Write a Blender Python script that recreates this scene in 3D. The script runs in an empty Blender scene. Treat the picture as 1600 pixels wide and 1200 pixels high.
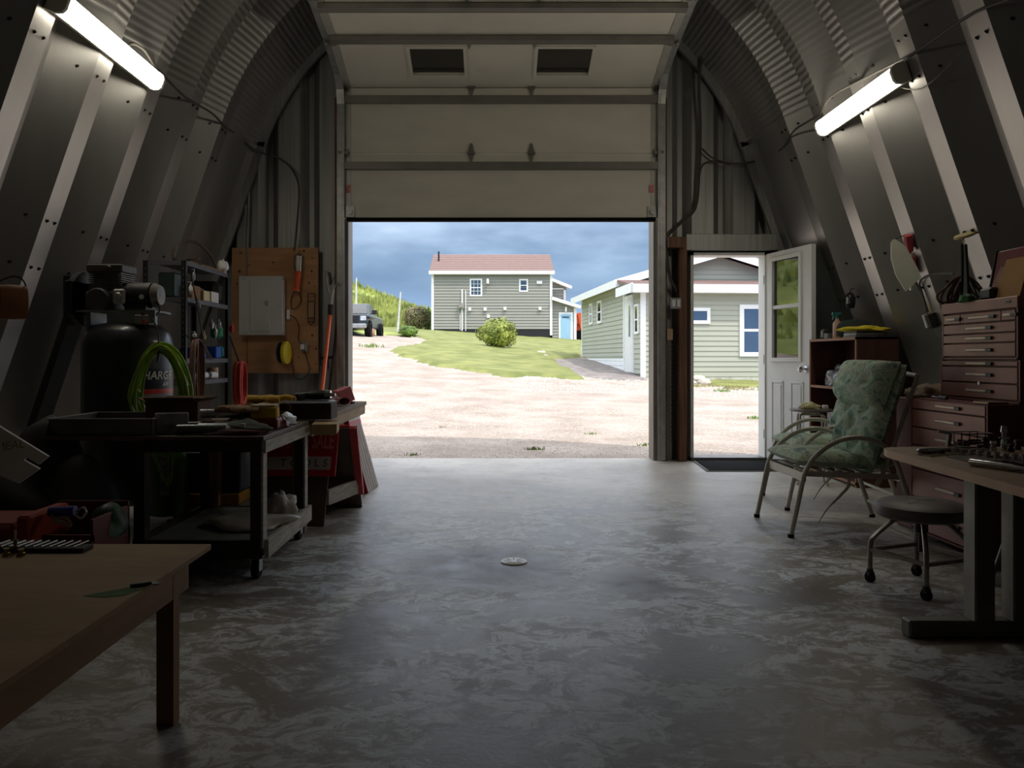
import bpy, math, random
from mathutils import Vector, Matrix, noise

random.seed(7)
PI = math.pi
C = bpy.context.scene.collection
SC = bpy.context.scene

# ---------------------------------------------------------------- camera
CAMH = 1.03
F = 1200.0
cam_d = bpy.data.cameras.new('camera')
cam_d.sensor_width = 36.0
cam_d.lens = 27.0
cam_d.shift_x = 30 / 1600
cam_d.shift_y = -40 / 1600
cam_d.clip_start = 0.05
cam_d.clip_end = 2000
cam = bpy.data.objects.new('camera', cam_d)
cam.location = (0, 0, CAMH)
cam.rotation_euler = (PI / 2, 0, 0)
C.objects.link(cam)
SC.camera = cam

# ---------------------------------------------------------------- view
SC.view_settings.view_transform = 'Standard'
SC.view_settings.look = 'None'
SC.view_settings.gamma = 1.0
SC.view_settings.use_curve_mapping = False
SC.view_settings.exposure = 0.85

# ---------------------------------------------------------------- sky
SKY_STRENGTH = 1.15
SUN_STRENGTH = 1.55
LAMP_STRENGTH = 11.5
w = bpy.data.worlds.new('sky')
SC.world = w
w.use_nodes = True
nt = w.node_tree
for n in list(nt.nodes):
    nt.nodes.remove(n)
out = nt.nodes.new('ShaderNodeOutputWorld')
bg = nt.nodes.new('ShaderNodeBackground')
bg.inputs['Strength'].default_value = SKY_STRENGTH
tc = nt.nodes.new('ShaderNodeTexCoord')
sep = nt.nodes.new('ShaderNodeSeparateXYZ')
nt.links.new(tc.outputs['Generated'], sep.inputs[0])
ramp = nt.nodes.new('ShaderNodeValToRGB')
cr = ramp.color_ramp
cr.elements[0].position = 0.0
cr.elements[0].color = (0.20, 0.30, 0.48, 1)
cr.elements[1].position = 1.0
cr.elements[1].color = (1.25, 1.30, 1.38, 1)
for p, c in ((0.045, (0.19, 0.29, 0.47, 1)), (0.085, (0.135, 0.205, 0.31, 1)), (0.125, (0.15, 0.225, 0.33, 1)),
             (0.19, (0.36, 0.45, 0.60, 1)), (0.40, (0.88, 0.98, 1.12, 1))):
    e = cr.elements.new(p)
    e.color = c
mp = nt.nodes.new('ShaderNodeMapping')
mp.inputs['Scale'].default_value = (1.6, 1.6, 5.5)
mp.inputs['Location'].default_value = (0.3, 0.1, 0.4)
nz = nt.nodes.new('ShaderNodeTexNoise')
nz.inputs['Scale'].default_value = 2.2
nz.inputs['Detail'].default_value = 5
nt.links.new(tc.outputs['Generated'], mp.inputs[0])
nt.links.new(mp.outputs[0], nz.inputs['Vector'])
wob = nt.nodes.new('ShaderNodeMath')
wob.operation = 'MULTIPLY_ADD'
wob.inputs[1].default_value = 0.16
wob.inputs[2].default_value = -0.08
nt.links.new(nz.outputs[0], wob.inputs[0])
add = nt.nodes.new('ShaderNodeMath')
add.operation = 'ADD'
nt.links.new(sep.outputs['Z'], add.inputs[0])
nt.links.new(wob.outputs[0], add.inputs[1])
nt.links.new(add.outputs[0], ramp.inputs[0])
cm = nt.nodes.new('ShaderNodeMix')
cm.data_type = 'RGBA'
cm.blend_type = 'MULTIPLY'
cm.inputs[0].default_value = 0.8
r2 = nt.nodes.new('ShaderNodeValToRGB')
r2.color_ramp.elements[0].position = 0.35
r2.color_ramp.elements[0].color = (0.70, 0.74, 0.78, 1)
r2.color_ramp.elements[1].position = 0.65
r2.color_ramp.elements[1].color = (1.32, 1.26, 1.2, 1)
nt.links.new(nz.outputs[0], r2.inputs[0])
nt.links.new(ramp.outputs[0], cm.inputs[6])
nt.links.new(r2.outputs[0], cm.inputs[7])
nt.links.new(cm.outputs[2], bg.inputs[0])
nt.links.new(bg.outputs[0], out.inputs[0])

# ---------------------------------------------------------------- sun (behind, right, high)
sd = bpy.data.lights.new('sun', 'SUN')
sd.energy = SUN_STRENGTH
sd.color = (1.0, 0.95, 0.86)
sd.angle = math.radians(0.6)
so = bpy.data.objects.new('sun', sd)
so.rotation_euler = Vector((-0.9, 1.0, -2.4)).to_track_quat('-Z', 'Y').to_euler()
so.location = (0, 0, 20)
C.objects.link(so)

# ================================================================= helpers
def s2l(c):
    c = c / 255.0
    return c / 12.92 if c <= 0.04045 else ((c + 0.055) / 1.055) ** 2.4


def col(rgb, k=1.0):
    return (min(1, s2l(rgb[0]) * k), min(1, s2l(rgb[1]) * k), min(1, s2l(rgb[2]) * k), 1)


MATS = {}


def mat(name, rgb, rough=0.6, metal=0.0, var=0.15, scale=8.0, bump=0.0, bscale=60.0, stretch=None,
        rgb2=None, emit=None, spec=None, detail=4, pos=(0.35, 0.65), coat=0.0):
    """noise-varied principled material in object space"""
    if name in MATS:
        return MATS[name]
    m = bpy.data.materials.new(name)
    m.use_nodes = True
    t = m.node_tree
    b = t.nodes['Principled BSDF']
    b.inputs['Roughness'].default_value = rough
    b.inputs['Metallic'].default_value = metal
    if spec is not None:
        b.inputs['Specular IOR Level'].default_value = spec
    if coat:
        b.inputs['Coat Weight'].default_value = coat
        b.inputs['Coat Roughness'].default_value = 0.15
    tcx = t.nodes.new('ShaderNodeTexCoord')
    mpx = t.nodes.new('ShaderNodeMapping')
    if stretch:
        mpx.inputs['Scale'].default_value = stretch
    t.links.new(tcx.outputs['Object'], mpx.inputs[0])
    n = t.nodes.new('ShaderNodeTexNoise')
    n.inputs['Scale'].default_value = scale
    n.inputs['Detail'].default_value = detail
    t.links.new(mpx.outputs[0], n.inputs['Vector'])
    r = t.nodes.new('ShaderNodeValToRGB')
    r.color_ramp.elements[0].position = pos[0]
    r.color_ramp.elements[1].position = pos[1]
    r.color_ramp.elements[0].color = col(rgb, 1 - var)
    r.color_ramp.elements[1].color = col(rgb2, 1) if rgb2 else col(rgb, 1 + var)
    t.links.new(n.outputs[0], r.inputs[0])
    t.links.new(r.outputs[0], b.inputs['Base Color'])
    if bump:
        n2 = t.nodes.new('ShaderNodeTexNoise')
        n2.inputs['Scale'].default_value = bscale
        n2.inputs['Detail'].default_value = 4
        t.links.new(mpx.outputs[0], n2.inputs['Vector'])
        bm = t.nodes.new('ShaderNodeBump')
        bm.inputs['Strength'].default_value = bump
        bm.inputs['Distance'].default_value = 0.01
        t.links.new(n2.outputs[0], bm.inputs['Height'])
        t.links.new(bm.outputs[0], b.inputs['Normal'])
    if emit:
        b.inputs['Emission Color'].default_value = (emit[0], emit[1], emit[2], 1)
        b.inputs['Emission Strength'].default_value = emit[3]
    MATS[name] = m
    return m


def glass_mat(name, tint=(235, 240, 240), alpha=0.15, rough=0.02):
    if name in MATS:
        return MATS[name]
    m = bpy.data.materials.new(name)
    m.use_nodes = True
    t = m.node_tree
    for n in list(t.nodes):
        t.nodes.remove(n)
    o = t.nodes.new('ShaderNodeOutputMaterial')
    g = t.nodes.new('ShaderNodeBsdfGlossy')
    g.inputs['Roughness'].default_value = rough
    tr = t.nodes.new('ShaderNodeBsdfTransparent')
    tr.inputs[0].default_value = col(tint)
    fr = t.nodes.new('ShaderNodeFresnel')
    fr.inputs['IOR'].default_value = 1.5
    ad = t.nodes.new('ShaderNodeMath')
    ad.operation = 'ADD'
    ad.inputs[1].default_value = alpha
    ad.use_clamp = True
    t.links.new(fr.outputs[0], ad.inputs[0])
    mx = t.nodes.new('ShaderNodeMixShader')
    t.links.new(ad.outputs[0], mx.inputs[0])
    t.links.new(tr.outputs[0], mx.inputs[1])
    t.links.new(g.outputs[0], mx.inputs[2])
    t.links.new(mx.outputs[0], o.inputs[0])
    MATS[name] = m
    return m


class MB:
    def __init__(s, T=None):
        s.v = []
        s.f = []
        s.T = T

    def add(s, vs, fs, T=None):
        o = len(s.v)
        for p in vs:
            p = Vector(p)
            if T is not None:
                p = T @ p
            if s.T is not None:
                p = s.T @ p
            s.v.append(p)
        for f in fs:
            s.f.append(tuple(i + o for i in f))
        return s

    def box(s, x0, x1, y0, y1, z0, z1, T=None):
        if x0 > x1: x0, x1 = x1, x0
        if y0 > y1: y0, y1 = y1, y0
        if z0 > z1: z0, z1 = z1, z0
        return s.add([(x0, y0, z0), (x1, y0, z0), (x1, y1, z0), (x0, y1, z0), (x0, y0, z1), (x1, y0, z1), (x1, y1, z1), (x0, y1, z1)],
                     [(3, 2, 1, 0), (4, 5, 6, 7), (0, 1, 5, 4), (1, 2, 6, 5), (2, 3, 7, 6), (3, 0, 4, 7)], T)

    def bar(s, p0, p1, wx, wy, up=(0, 0, 1), T=None):
        """rectangular bar between two points"""
        p0 = Vector(p0); p1 = Vector(p1)
        d = (p1 - p0)
        L = d.length
        d.normalize()
        upv = Vector(up)
        if abs(d.dot(upv)) > 0.98:
            upv = Vector((0, 1, 0))
        x = d.cross(upv).normalized()
        y = x.cross(d).normalized()
        vs = []
        for q in (p0, p1):
            for a, b in ((-1, -1), (1, -1), (1, 1), (-1, 1)):
                vs.append(q + x * a * wx / 2 + y * b * wy / 2)
        return s.add(vs, [(3, 2, 1, 0), (4, 5, 6, 7), (0, 1, 5, 4), (1, 2, 6, 5), (2, 3, 7, 6), (3, 0, 4, 7)], T)

    def cyl(s, p0, p1, r0, r1=None, n=12, T=None, caps=True):
        if r1 is None: r1 = r0
        p0 = Vector(p0); p1 = Vector(p1)
        d = (p1 - p0).normalized()
        a = Vector((0, 0, 1)) if abs(d.z) < 0.9 else Vector((1, 0, 0))
        x = d.cross(a).normalized()
        y = d.cross(x).normalized()
        vs = []
        for q, r in ((p0, r0), (p1, r1)):
            for i in range(n):
                t = 2 * PI * i / n
                vs.append(q + (x * math.cos(t) + y * math.sin(t)) * r)
        fs = [(i, (i + 1) % n, n + (i + 1) % n, n + i) for i in range(n)]
        if caps:
            fs += [tuple(range(n - 1, -1, -1)), tuple(range(n, 2 * n))]
        return s.add(vs, fs, T)

    def tube(s, pts, r, n=8, T=None, closed=False, sub=0):
        pts = [Vector(p) for p in pts]
        if sub:
            m0 = len(pts)
            pts = smooth_path(pts, sub, closed)
            if isinstance(r, (list, tuple)):
                r0 = list(r)
                r = []
                for q in range(len(pts)):
                    t0 = q / (len(pts) - 1) * (m0 - 1)
                    a = min(int(t0), m0 - 2)
                    r.append(r0[a] + (r0[a + 1] - r0[a]) * (t0 - a))
        m = len(pts)
        vs = []
        prev = None
        for i, p in enumerate(pts):
            if closed:
                d = pts[(i + 1) % m] - pts[(i - 1) % m]
            else:
                d = pts[min(i + 1, m - 1)] - pts[max(i - 1, 0)]
            if d.length < 1e-9: d = Vector((0, 0, 1))
            d.normalize()
            if prev is None:
                a = Vector((0, 0, 1)) if abs(d.z) < 0.9 else Vector((1, 0, 0))
                x = d.cross(a).normalized()
            else:
                x = (prev - d * prev.dot(d))
                if x.length < 1e-6: x = d.orthogonal()
                x.normalize()
            prev = x
            y = d.cross(x)
            rr = r[i] if isinstance(r, (list, tuple)) else r
            for k in range(n):
                t = 2 * PI * k / n
                vs.append(p + (x * math.cos(t) + y * math.sin(t)) * rr)
        fs = []
        for i in range(m if closed else m - 1):
            j = (i + 1) % m
            for k in range(n):
                fs.append((i * n + k, i * n + (k + 1) % n, j * n + (k + 1) % n, j * n + k))
        if not closed:
            fs += [tuple(range(n - 1, -1, -1)), tuple(range((m - 1) * n, m * n))]
        return s.add(vs, fs, T)

    def lathe(s, prof, c=(0, 0, 0), n=20, T=None, axis='Z'):
        vs = []
        for r, z in prof:
            for k in range(n):
                t = 2 * PI * k / n
                if axis == 'Z': q = (r * math.cos(t), r * math.sin(t), z)
                elif axis == 'Y': q = (r * math.cos(t), z, r * math.sin(t))
                else: q = (z, r * math.cos(t), r * math.sin(t))
                vs.append((q[0] + c[0], q[1] + c[1], q[2] + c[2]))
        m = len(prof)
        fs = []
        for i in range(m - 1):
            for k in range(n):
                fs.append((i * n + k, i * n + (k + 1) % n, (i + 1) * n + (k + 1) % n, (i + 1) * n + k))
        if prof[0][0] > 1e-5: fs.append(tuple(range(n - 1, -1, -1)))
        if prof[-1][0] > 1e-5: fs.append(tuple(range((m - 1) * n, m * n)))
        return s.add(vs, fs, T)

    def prism(s, poly, h, T=None):
        """poly in local xy, extruded 0..h in local z"""
        n = len(poly)
        vs = [(p[0], p[1], 0) for p in poly] + [(p[0], p[1], h) for p in poly]
        fs = [tuple(range(n - 1, -1, -1)), tuple(range(n, 2 * n))]
        fs += [(i, (i + 1) % n, n + (i + 1) % n, n + i) for i in range(n)]
        return s.add(vs, fs, T)

    def blob(s, c, r, nu=14, nv=9, amp=0.12, sc=2.0, seed=0, T=None, flat=0.0):
        vs = []
        for j in range(nv + 1):
            ph = -PI / 2 + PI * j / nv
            for i in range(nu):
                th = 2 * PI * i / nu
                d = Vector((math.cos(ph) * math.cos(th), math.cos(ph) * math.sin(th), math.sin(ph)))
                k = 1 + amp * 2 * noise.noise(d * sc + Vector((seed * 3.1, seed, 0)))
                z = d.z * k
                if flat and z < -flat: z = -flat
                vs.append((c[0] + d.x * k * r[0], c[1] + d.y * k * r[1], c[2] + z * r[2]))
        fs = []
        for j in range(nv):
            for i in range(nu):
                fs.append((j * nu + i, j * nu + (i + 1) % nu, (j + 1) * nu + (i + 1) % nu, (j + 1) * nu + i))
        return s.add(vs, fs, T)

    def grid(s, fn, nu, nv, T=None, closed=False):
        vs = [fn(i / nu, j / nv) for j in range(nv + 1) for i in range(nu + 1)]
        fs = [(j * (nu + 1) + i, j * (nu + 1) + i + 1, (j + 1) * (nu + 1) + i + 1, (j + 1) * (nu + 1) + i)
              for j in range(nv) for i in range(nu)]
        return s.add(vs, fs, T)

    def build(s, name, material, parent=None, smooth=False, world=False, bev=0.0, solid=0.0, label=None, kind=None, ang=40):
        me = bpy.data.meshes.new(name)
        vs = s.v
        if parent is not None and world:
            inv = MW[parent.name].inverted()
            vs = [inv @ p for p in vs]
        me.from_pydata([tuple(p) for p in vs], [], s.f)
        me.materials.append(material)
        if smooth:
            me.shade_smooth()
            me.set_sharp_from_angle(angle=math.radians(ang))
        me.update()
        o = bpy.data.objects.new(name, me)
        C.objects.link(o)
        if parent is not None:
            o.parent = parent
            MW[o.name] = MW[parent.name]
        else:
            MW[o.name] = Matrix()
        if bev:
            b = o.modifiers.new('bevel', 'BEVEL')
            b.width = bev
            b.segments = 1
            b.limit_method = 'ANGLE'
        if solid:
            b = o.modifiers.new('solid', 'SOLIDIFY')
            b.thickness = solid
        if label: o['label'] = label
        if kind: o['kind'] = kind
        return o


MW = {}


def smooth_path(pts, sub, closed=False):
    pts = [Vector(p) for p in pts]
    m = len(pts)
    res = []
    rng = range(m) if closed else range(m - 1)
    for i in rng:
        if closed:
            p0, p1, p2, p3 = pts[(i - 1) % m], pts[i], pts[(i + 1) % m], pts[(i + 2) % m]
        else:
            p0, p1, p2, p3 = pts[max(i - 1, 0)], pts[i], pts[i + 1], pts[min(i + 2, m - 1)]
        for k in range(sub):
            t = k / sub
            res.append(0.5 * ((2 * p1) + (p2 - p0) * t + (2 * p0 - 5 * p1 + 4 * p2 - p3) * t * t + (3 * p1 - p0 - 3 * p2 + p3) * t ** 3))
    if not closed: res.append(pts[-1])
    return res


def thing(name, label, cat, loc=(0, 0, 0), rz=0.0, group=None):
    o = bpy.data.objects.new(name, None)
    o.empty_display_size = 0.1
    C.objects.link(o)
    o.location = loc
    o.rotation_euler = (0, 0, rz)
    o['label'] = label
    o['category'] = cat
    if group: o['group'] = group
    MW[o.name] = Matrix.Translation(Vector(loc)) @ Matrix.Rotation(rz, 4, 'Z')
    return o


def tag(o, label, cat, group=None):
    o['label'] = label
    o['category'] = cat
    if group: o['group'] = group
    return o


def struct(name, loc=(0, 0, 0)):
    o = bpy.data.objects.new(name, None)
    o.empty_display_size = 0.1
    o.location = loc
    C.objects.link(o)
    o['kind'] = 'structure'
    MW[o.name] = Matrix.Translation(Vector(loc))
    return o


def st(o):
    o['kind'] = 'structure'
    return o


def inst(src, parent=None, loc=None, rot=None, scale=None):
    c = src.copy()
    C.objects.link(c)
    if parent is not None: c.parent = parent
    if loc is not None: c.location = loc
    if rot is not None: c.rotation_euler = rot
    if scale is not None: c.scale = scale
    return c


def dup(root, loc, rz, label=None, group=None):
    r = inst(root, None, loc, (0, 0, rz))
    MW[r.name] = Matrix.Translation(Vector(loc)) @ Matrix.Rotation(rz, 4, 'Z')
    if label: r['label'] = label
    if group: r['group'] = group
    for ch in list(root.children):
        c = inst(ch, r)
        for g in list(ch.children):
            inst(g, c)
    return r


def XU(u, Y): return (u - 770) * Y / F
def ZV(v, Y): return CAMH - (v - 560) * Y / F
def P(u, v, Y): return Vector((XU(u, Y), Y, ZV(v, Y)))
def FL(u, v):
    Y = CAMH * F / (v - 560)
    return Vector((XU(u, Y), Y, 0))


def text_mesh(txt, size, depth=0.001, bold=0.0, shear=0.0, sx=1.0):
    cu = bpy.data.curves.new('lettering', 'FONT')
    cu.body = txt
    cu.size = size
    cu.extrude = depth
    cu.offset = bold
    cu.shear = shear
    cu.align_x = 'CENTER'
    cu.align_y = 'CENTER'
    cu.resolution_u = 3
    o = bpy.data.objects.new('tmp_lettering', cu)
    C.objects.link(o)
    bpy.context.view_layer.update()
    dg = bpy.context.evaluated_depsgraph_get()
    me = bpy.data.meshes.new_from_object(o.evaluated_get(dg))
    bpy.data.objects.remove(o)
    for v in me.vertices:
        v.co.x *= sx
    return me


def lettering(txt, size, M4, material, parent, **k):
    me = text_mesh(txt, size, **k)
    me.materials.clear()
    me.materials.append(material)
    me.transform(MW[parent.name].inverted() @ M4)
    o = bpy.data.objects.new('lettering', me)
    C.objects.link(o)
    o.parent = parent
    return o


def frame4(o, x, z):
    """matrix with local x -> x, local y -> z (up in the plane), origin o"""
    x = Vector(x).normalized()
    y = Vector(z)
    y = (y - x * y.dot(x)).normalized()
    n = x.cross(y)
    return Matrix(((x.x, y.x, n.x, o[0]), (x.y, y.y, n.y, o[1]), (x.z, y.z, n.z, o[2]), (0, 0, 0, 1)))


def pad(mb, w, l, t, tufts, T=None, n=22, pinch=0.45, seed=0, e=4):
    """padded cushion centred at origin, w along x, l along y, t thick"""
    def h(a, b):
        k = max(0.0, 1 - abs(a) ** e) ** 0.5 * max(0.0, 1 - abs(b) ** e) ** 0.5
        q = 0
        for (ta, tb) in tufts:
            d2 = ((a - ta) * w / 2) ** 2 + ((b - tb) * l / 2) ** 2
            q = max(q, math.exp(-d2 / 0.0016))
        wr = 0.10 * noise.noise(Vector((a * 4, b * 4, seed)))
        return k * (1 - pinch * q + wr)
    for sgn in (1, -1):
        def fn(i, j):
            a = i * 2 - 1; b = j * 2 - 1
            return (a * w / 2, b * l / 2, sgn * t / 2 * h(a, b) * (1 if sgn > 0 else 0.7))
        mb.grid(fn, n, n, T) if sgn > 0 else mb.grid(lambda i, j: fn(1 - i, j), n, n, T)
    return mb

# ================================================================= materials
def steel_mat(name, rgb=(150, 150, 148), rough=0.42, metal=0.75, sy=1.0, streak=0.10):
    m = mat(name, rgb, rough=rough, metal=metal, var=streak, scale=1.3, stretch=(2.5, 2.5, 0.5), detail=6)
    return m


M_ARCH = steel_mat('galvanised_arch_steel', (168, 166, 163), 0.38, 0.85, streak=0.07)
M_FRONT = steel_mat('galvanised_front_panel', (150, 150, 147), 0.5, 0.6, streak=0.14)
M_FRONT.node_tree.nodes['Mapping'].inputs['Scale'].default_value = (26, 1, 0.5)
M_BOLT = mat('dark_bolt', (40, 38, 36), 0.6, 0.5)
M_WOOD = mat('stained_jamb_wood', (108, 76, 56), 0.75, var=0.35, scale=3, stretch=(9, 9, 0.7), bump=0.2)
M_PLY = mat('plywood_sheet', (176, 132, 92), 0.75, var=0.14, scale=2.5, stretch=(1, 1, 5), bump=0.1, bscale=30)
M_GREYW = mat('painted_grey_board', (150, 146, 140), 0.8, var=0.12, scale=6, bump=0.15, bscale=40)
M_DARKW = mat('dark_brown_timber', (46, 34, 29), 0.75, var=0.3, scale=4, stretch=(1, 1, 5), bump=0.15)
M_WHITE = mat('white_paint', (226, 226, 224), 0.5, var=0.03, scale=5)
M_TRIM = mat('white_vinyl_trim', (236, 238, 238), 0.55, var=0.03, scale=3)
M_DOORP = mat('cream_door_panel', (205, 200, 188), 0.55, var=0.05, scale=2, stretch=(1, 1, 3))
M_STRUT = mat('door_strut_steel', (128, 124, 118), 0.45, 0.35, var=0.1, scale=4)
M_GALV = mat('bright_galvanised', (160, 160, 158), 0.4, 0.5, var=0.12, scale=12)
M_BLACK = mat('black_plastic', (22, 22, 24), 0.45, var=0.2, scale=8)
M_RUBBER = mat('black_rubber', (20, 19, 19), 0.9, var=0.2, scale=30, bump=0.3, spec=0.15)
M_CHROME = mat('chrome', (200, 200, 202), 0.18, 1.0, var=0.05)
M_PANE = glass_mat('window_glass', (222, 230, 236), 0.12)
M_CLEAR = glass_mat('door_glass', (225, 235, 228), 0.10)
M_CLEARP = glass_mat('clear_plastic', (225, 228, 230), 0.12, 0.15)
M_CABLE = mat('grey_cable', (70, 66, 62), 0.6, var=0.15)
M_SIDING = mat('house_siding', (147, 146, 138), 0.6, var=0.03, scale=0.8)
M_SAGE = mat('sage_siding', (170, 172, 156), 0.6, var=0.03, scale=0.8)
M_ROOF = mat('brown_shingle', (128, 104, 98), 0.9, var=0.10, scale=4, stretch=(1, 3, 3), bump=0.3, bscale=12)

# ================================================================= vault geometry
XC = 0.10
T_LEAN = 0.345
TH = math.atan(T_LEAN)
HW0 = 3.30
ZSP = 3.20
RX = (HW0 - T_LEAN * (ZSP - 1.03))
RV = RX / math.cos(TH)
ZC = ZSP - RV * math.sin(TH)
PITCH = 0.68
YF = 7.15
YW = 7.80


def half(z):
    if z < ZSP: return HW0 - T_LEAN * (z - 1.03)
    q = RV * RV - (z - ZC) ** 2
    return math.sqrt(q) if q > 0 else 0.0


def vtop(x, off=0.0):
    d = abs(x - XC)
    if d < RX + off: return ZC + math.sqrt(max(0, (RV + off) ** 2 - d * d))
    return 1.03 + (HW0 + off / math.cos(TH) - d) / T_LEAN


def VP(u, v, inset=0.0):
    """point where the ray of pixel (u, v) meets the crest surface of the vault"""
    lo, hi = 0.3, 7.7
    def g(Y):
        x, z = XU(u, Y), ZV(v, Y)
        return abs(x - XC) - (half(z) - inset) if z < ZC + RV - 0.01 else 1
    for _ in range(50):
        mid = (lo + hi) / 2
        if g(mid) > 0: hi = mid
        else: lo = mid
    return P(u, v, lo)


PROF = [(0.0, 0.0), (-0.175, 0.0), (-0.35, 0.20), (-0.49, 0.20), (-0.68, 0.0)]


def dense(prof, k=1):
    return prof


def straight_ring(mb, side, prof):
    z0, z1 = -0.05, ZSP
    nz = 6
    m = len(prof)
    vs = []
    for j in range(nz + 1):
        z = z0 + (z1 - z0) * j / nz
        for (y, d) in prof:
            x = HW0 - T_LEAN * (z - 1.03)
            vs.append((XC + side * (x + d * math.cos(TH)), y, z + d * math.sin(TH)))
    fs = []
    for j in range(nz):
        for i in range(m - 1):
            q = (j * m + i, j * m + i + 1, (j + 1) * m + i + 1, (j + 1) * m + i)
            fs.append(q if side > 0 else q[::-1])
    mb.add(vs, fs)


def curved_ring(mb, prof, crimp=0.0045, per=0.055):
    a0, a1 = TH, PI - TH
    L = RV * (a1 - a0)
    nper = int(L / per)
    n = nper * 4
    m = len(prof)
    vs = []
    for j in range(n + 1):
        a = a0 + (a1 - a0) * j / n
        ph = j / 4 * 2 * PI
        c = crimp * math.sin(ph) if 2 < j < n - 2 else 0
        for (y, d) in prof:
            r = RV + d + c
            vs.append((XC + r * math.cos(a), y, ZC + r * math.sin(a)))
    fs = []
    for j in range(n):
        for i in range(m - 1):
            fs.append((j * m + i, j * m + i + 1, (j + 1) * m + i + 1, (j + 1) * m + i))
    mb.add(vs, fs)


def ring_panels(parent, build_fn, n_first, name='panel', smooth=True):
    mb = MB()
    build_fn(mb)
    src = mb.build(name, M_ARCH, parent, smooth=smooth, ang=42)
    return src


wall_left = struct('wall_left')
wall_right = struct('wall_right')
ceiling = struct('ceiling')
NR = 17
for (par, fn) in ((wall_left, lambda mb: straight_ring(mb, -1, PROF)), (wall_right, lambda mb: straight_ring(mb, 1, PROF)),
                  (ceiling, lambda mb: curved_ring(mb, PROF))):
    src = ring_panels(par, fn, 0, smooth=(par is ceiling))
    src.location = (0, YF, 0)
    for k in range(1, NR):
        inst(src, par, (0, YF - PITCH * k, 0))
# end panels next to the front wall: crest carried on to the wall, then a dark return flange
PEND = [(7.95, 0.08), (7.95, 0.08), (7.72, -0.10), (7.60, -0.055), (YF, 0.0)]
mb = MB(); straight_ring(mb, -1, PEND[1:]); mb.build('panel', M_ARCH, wall_left)
mb = MB(); straight_ring(mb, 1, PEND[1:]); mb.build('panel', M_ARCH, wall_right)
mb = MB(); curved_ring(mb, [(7.95, 0.08), (7.72, -0.10), (7.60, -0.055), (YF, 0.0)]); mb.build('panel', M_ARCH, ceiling, smooth=True, ang=42)
# flange ring against the wall (flat bar following the arch)
for par, rng in ((wall_left, -1), (wall_right, 1)):
    mb = MB()
    for a, b in ((0.0, ZSP),):
        zs = [a + (b - a) * i / 4 for i in range(5)]
        for i in range(4):
            pts = []
            for z in (zs[i], zs[i + 1]):
                x = half(z)
                pts += [(XC + rng * (x - 0.17), z), (XC + rng * (x - 0.045), z)]
            vs = [(p[0], 7.70, p[1]) for p in pts] + [(p[0], 7.74, p[1]) for p in pts]
            mb.add(vs, [(0, 1, 3, 2), (4, 5, 7, 6), (0, 2, 6, 4), (1, 3, 7, 5)])
    mb.build('flange', M_FRONT, par)
mb = MB()
vs, fs = [], []
n = 60
for j in range(n + 1):
    a = TH + (PI - 2 * TH) * j / n
    for r, y in ((RV - 0.165, 7.70), (RV - 0.045, 7.70), (RV - 0.045, 7.74), (RV - 0.165, 7.74)):
        vs.append((XC + r * math.cos(a), y, ZC + r * math.sin(a)))
for j in range(n):
    for i in range(4):
        fs.append((j * 4 + i, j * 4 + (i + 1) % 4, (j + 1) * 4 + (i + 1) % 4, (j + 1) * 4 + i))
mb.add(vs, fs); mb.build('flange', M_FRONT, ceiling, smooth=True)

# bolts: two rows at the splice, on crest (pairs) and on the slopes
bm0 = MB()
bm0.cyl((0, 0, -0.008), (0, 0, 0.012), 0.010, 0.007, 6)
bolt_src = None
for side, par in ((-1, wall_left), (1, wall_right)):
    rows = [3.12, 2.86]
    if side > 0: rows += [1.86, 1.56]
    else: rows += [1.92, 1.62]
    for k in range(0, 8):
        y0 = YF - PITCH * k
        for z in rows:
            if z < 2 and k in (0,) : pass
            for (yy, d) in ((-0.045, 0), (-0.13, 0), (-0.24, 0.075), (-0.31, 0.155)) if (z > 2.5 or True) else ():
                if d and (round(z * 100) + (1 if d > 0.1 else 0)) % 2: continue
                x = half(z) + d * math.cos(TH) - 0.002
                loc = (XC + side * x, y0 + yy, z + d * math.sin(TH))
                rot = (0, -side * (PI / 2 + TH), 0) if side > 0 else (0, (PI / 2 + TH), 0)
                rot = (0, -side * (PI / 2 - TH), 0)
                if bolt_src is None:
                    bolt_src = bm0.build('bolt', M_BOLT, par)
                    bolt_src.location = loc; bolt_src.rotation_euler = rot
                else:
                    inst(bolt_src, par, loc, rot)

# ---------------------------------------------------------------- front wall: ribbed panels clipped to the arch
GX0, GX1, GZ = XU(546, YW), XU(1019, YW), 3.45
DX0, DX1, DZ = XU(1076, YW), XU(1195, YW), ZV(396, YW)
wall_front = struct('wall_front')
PW = 0.42
RIB = [(0.0, 0.0), (0.22, 0.0), (0.295, 0.095), (0.345, 0.095), (0.42, 0.0)]


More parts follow.
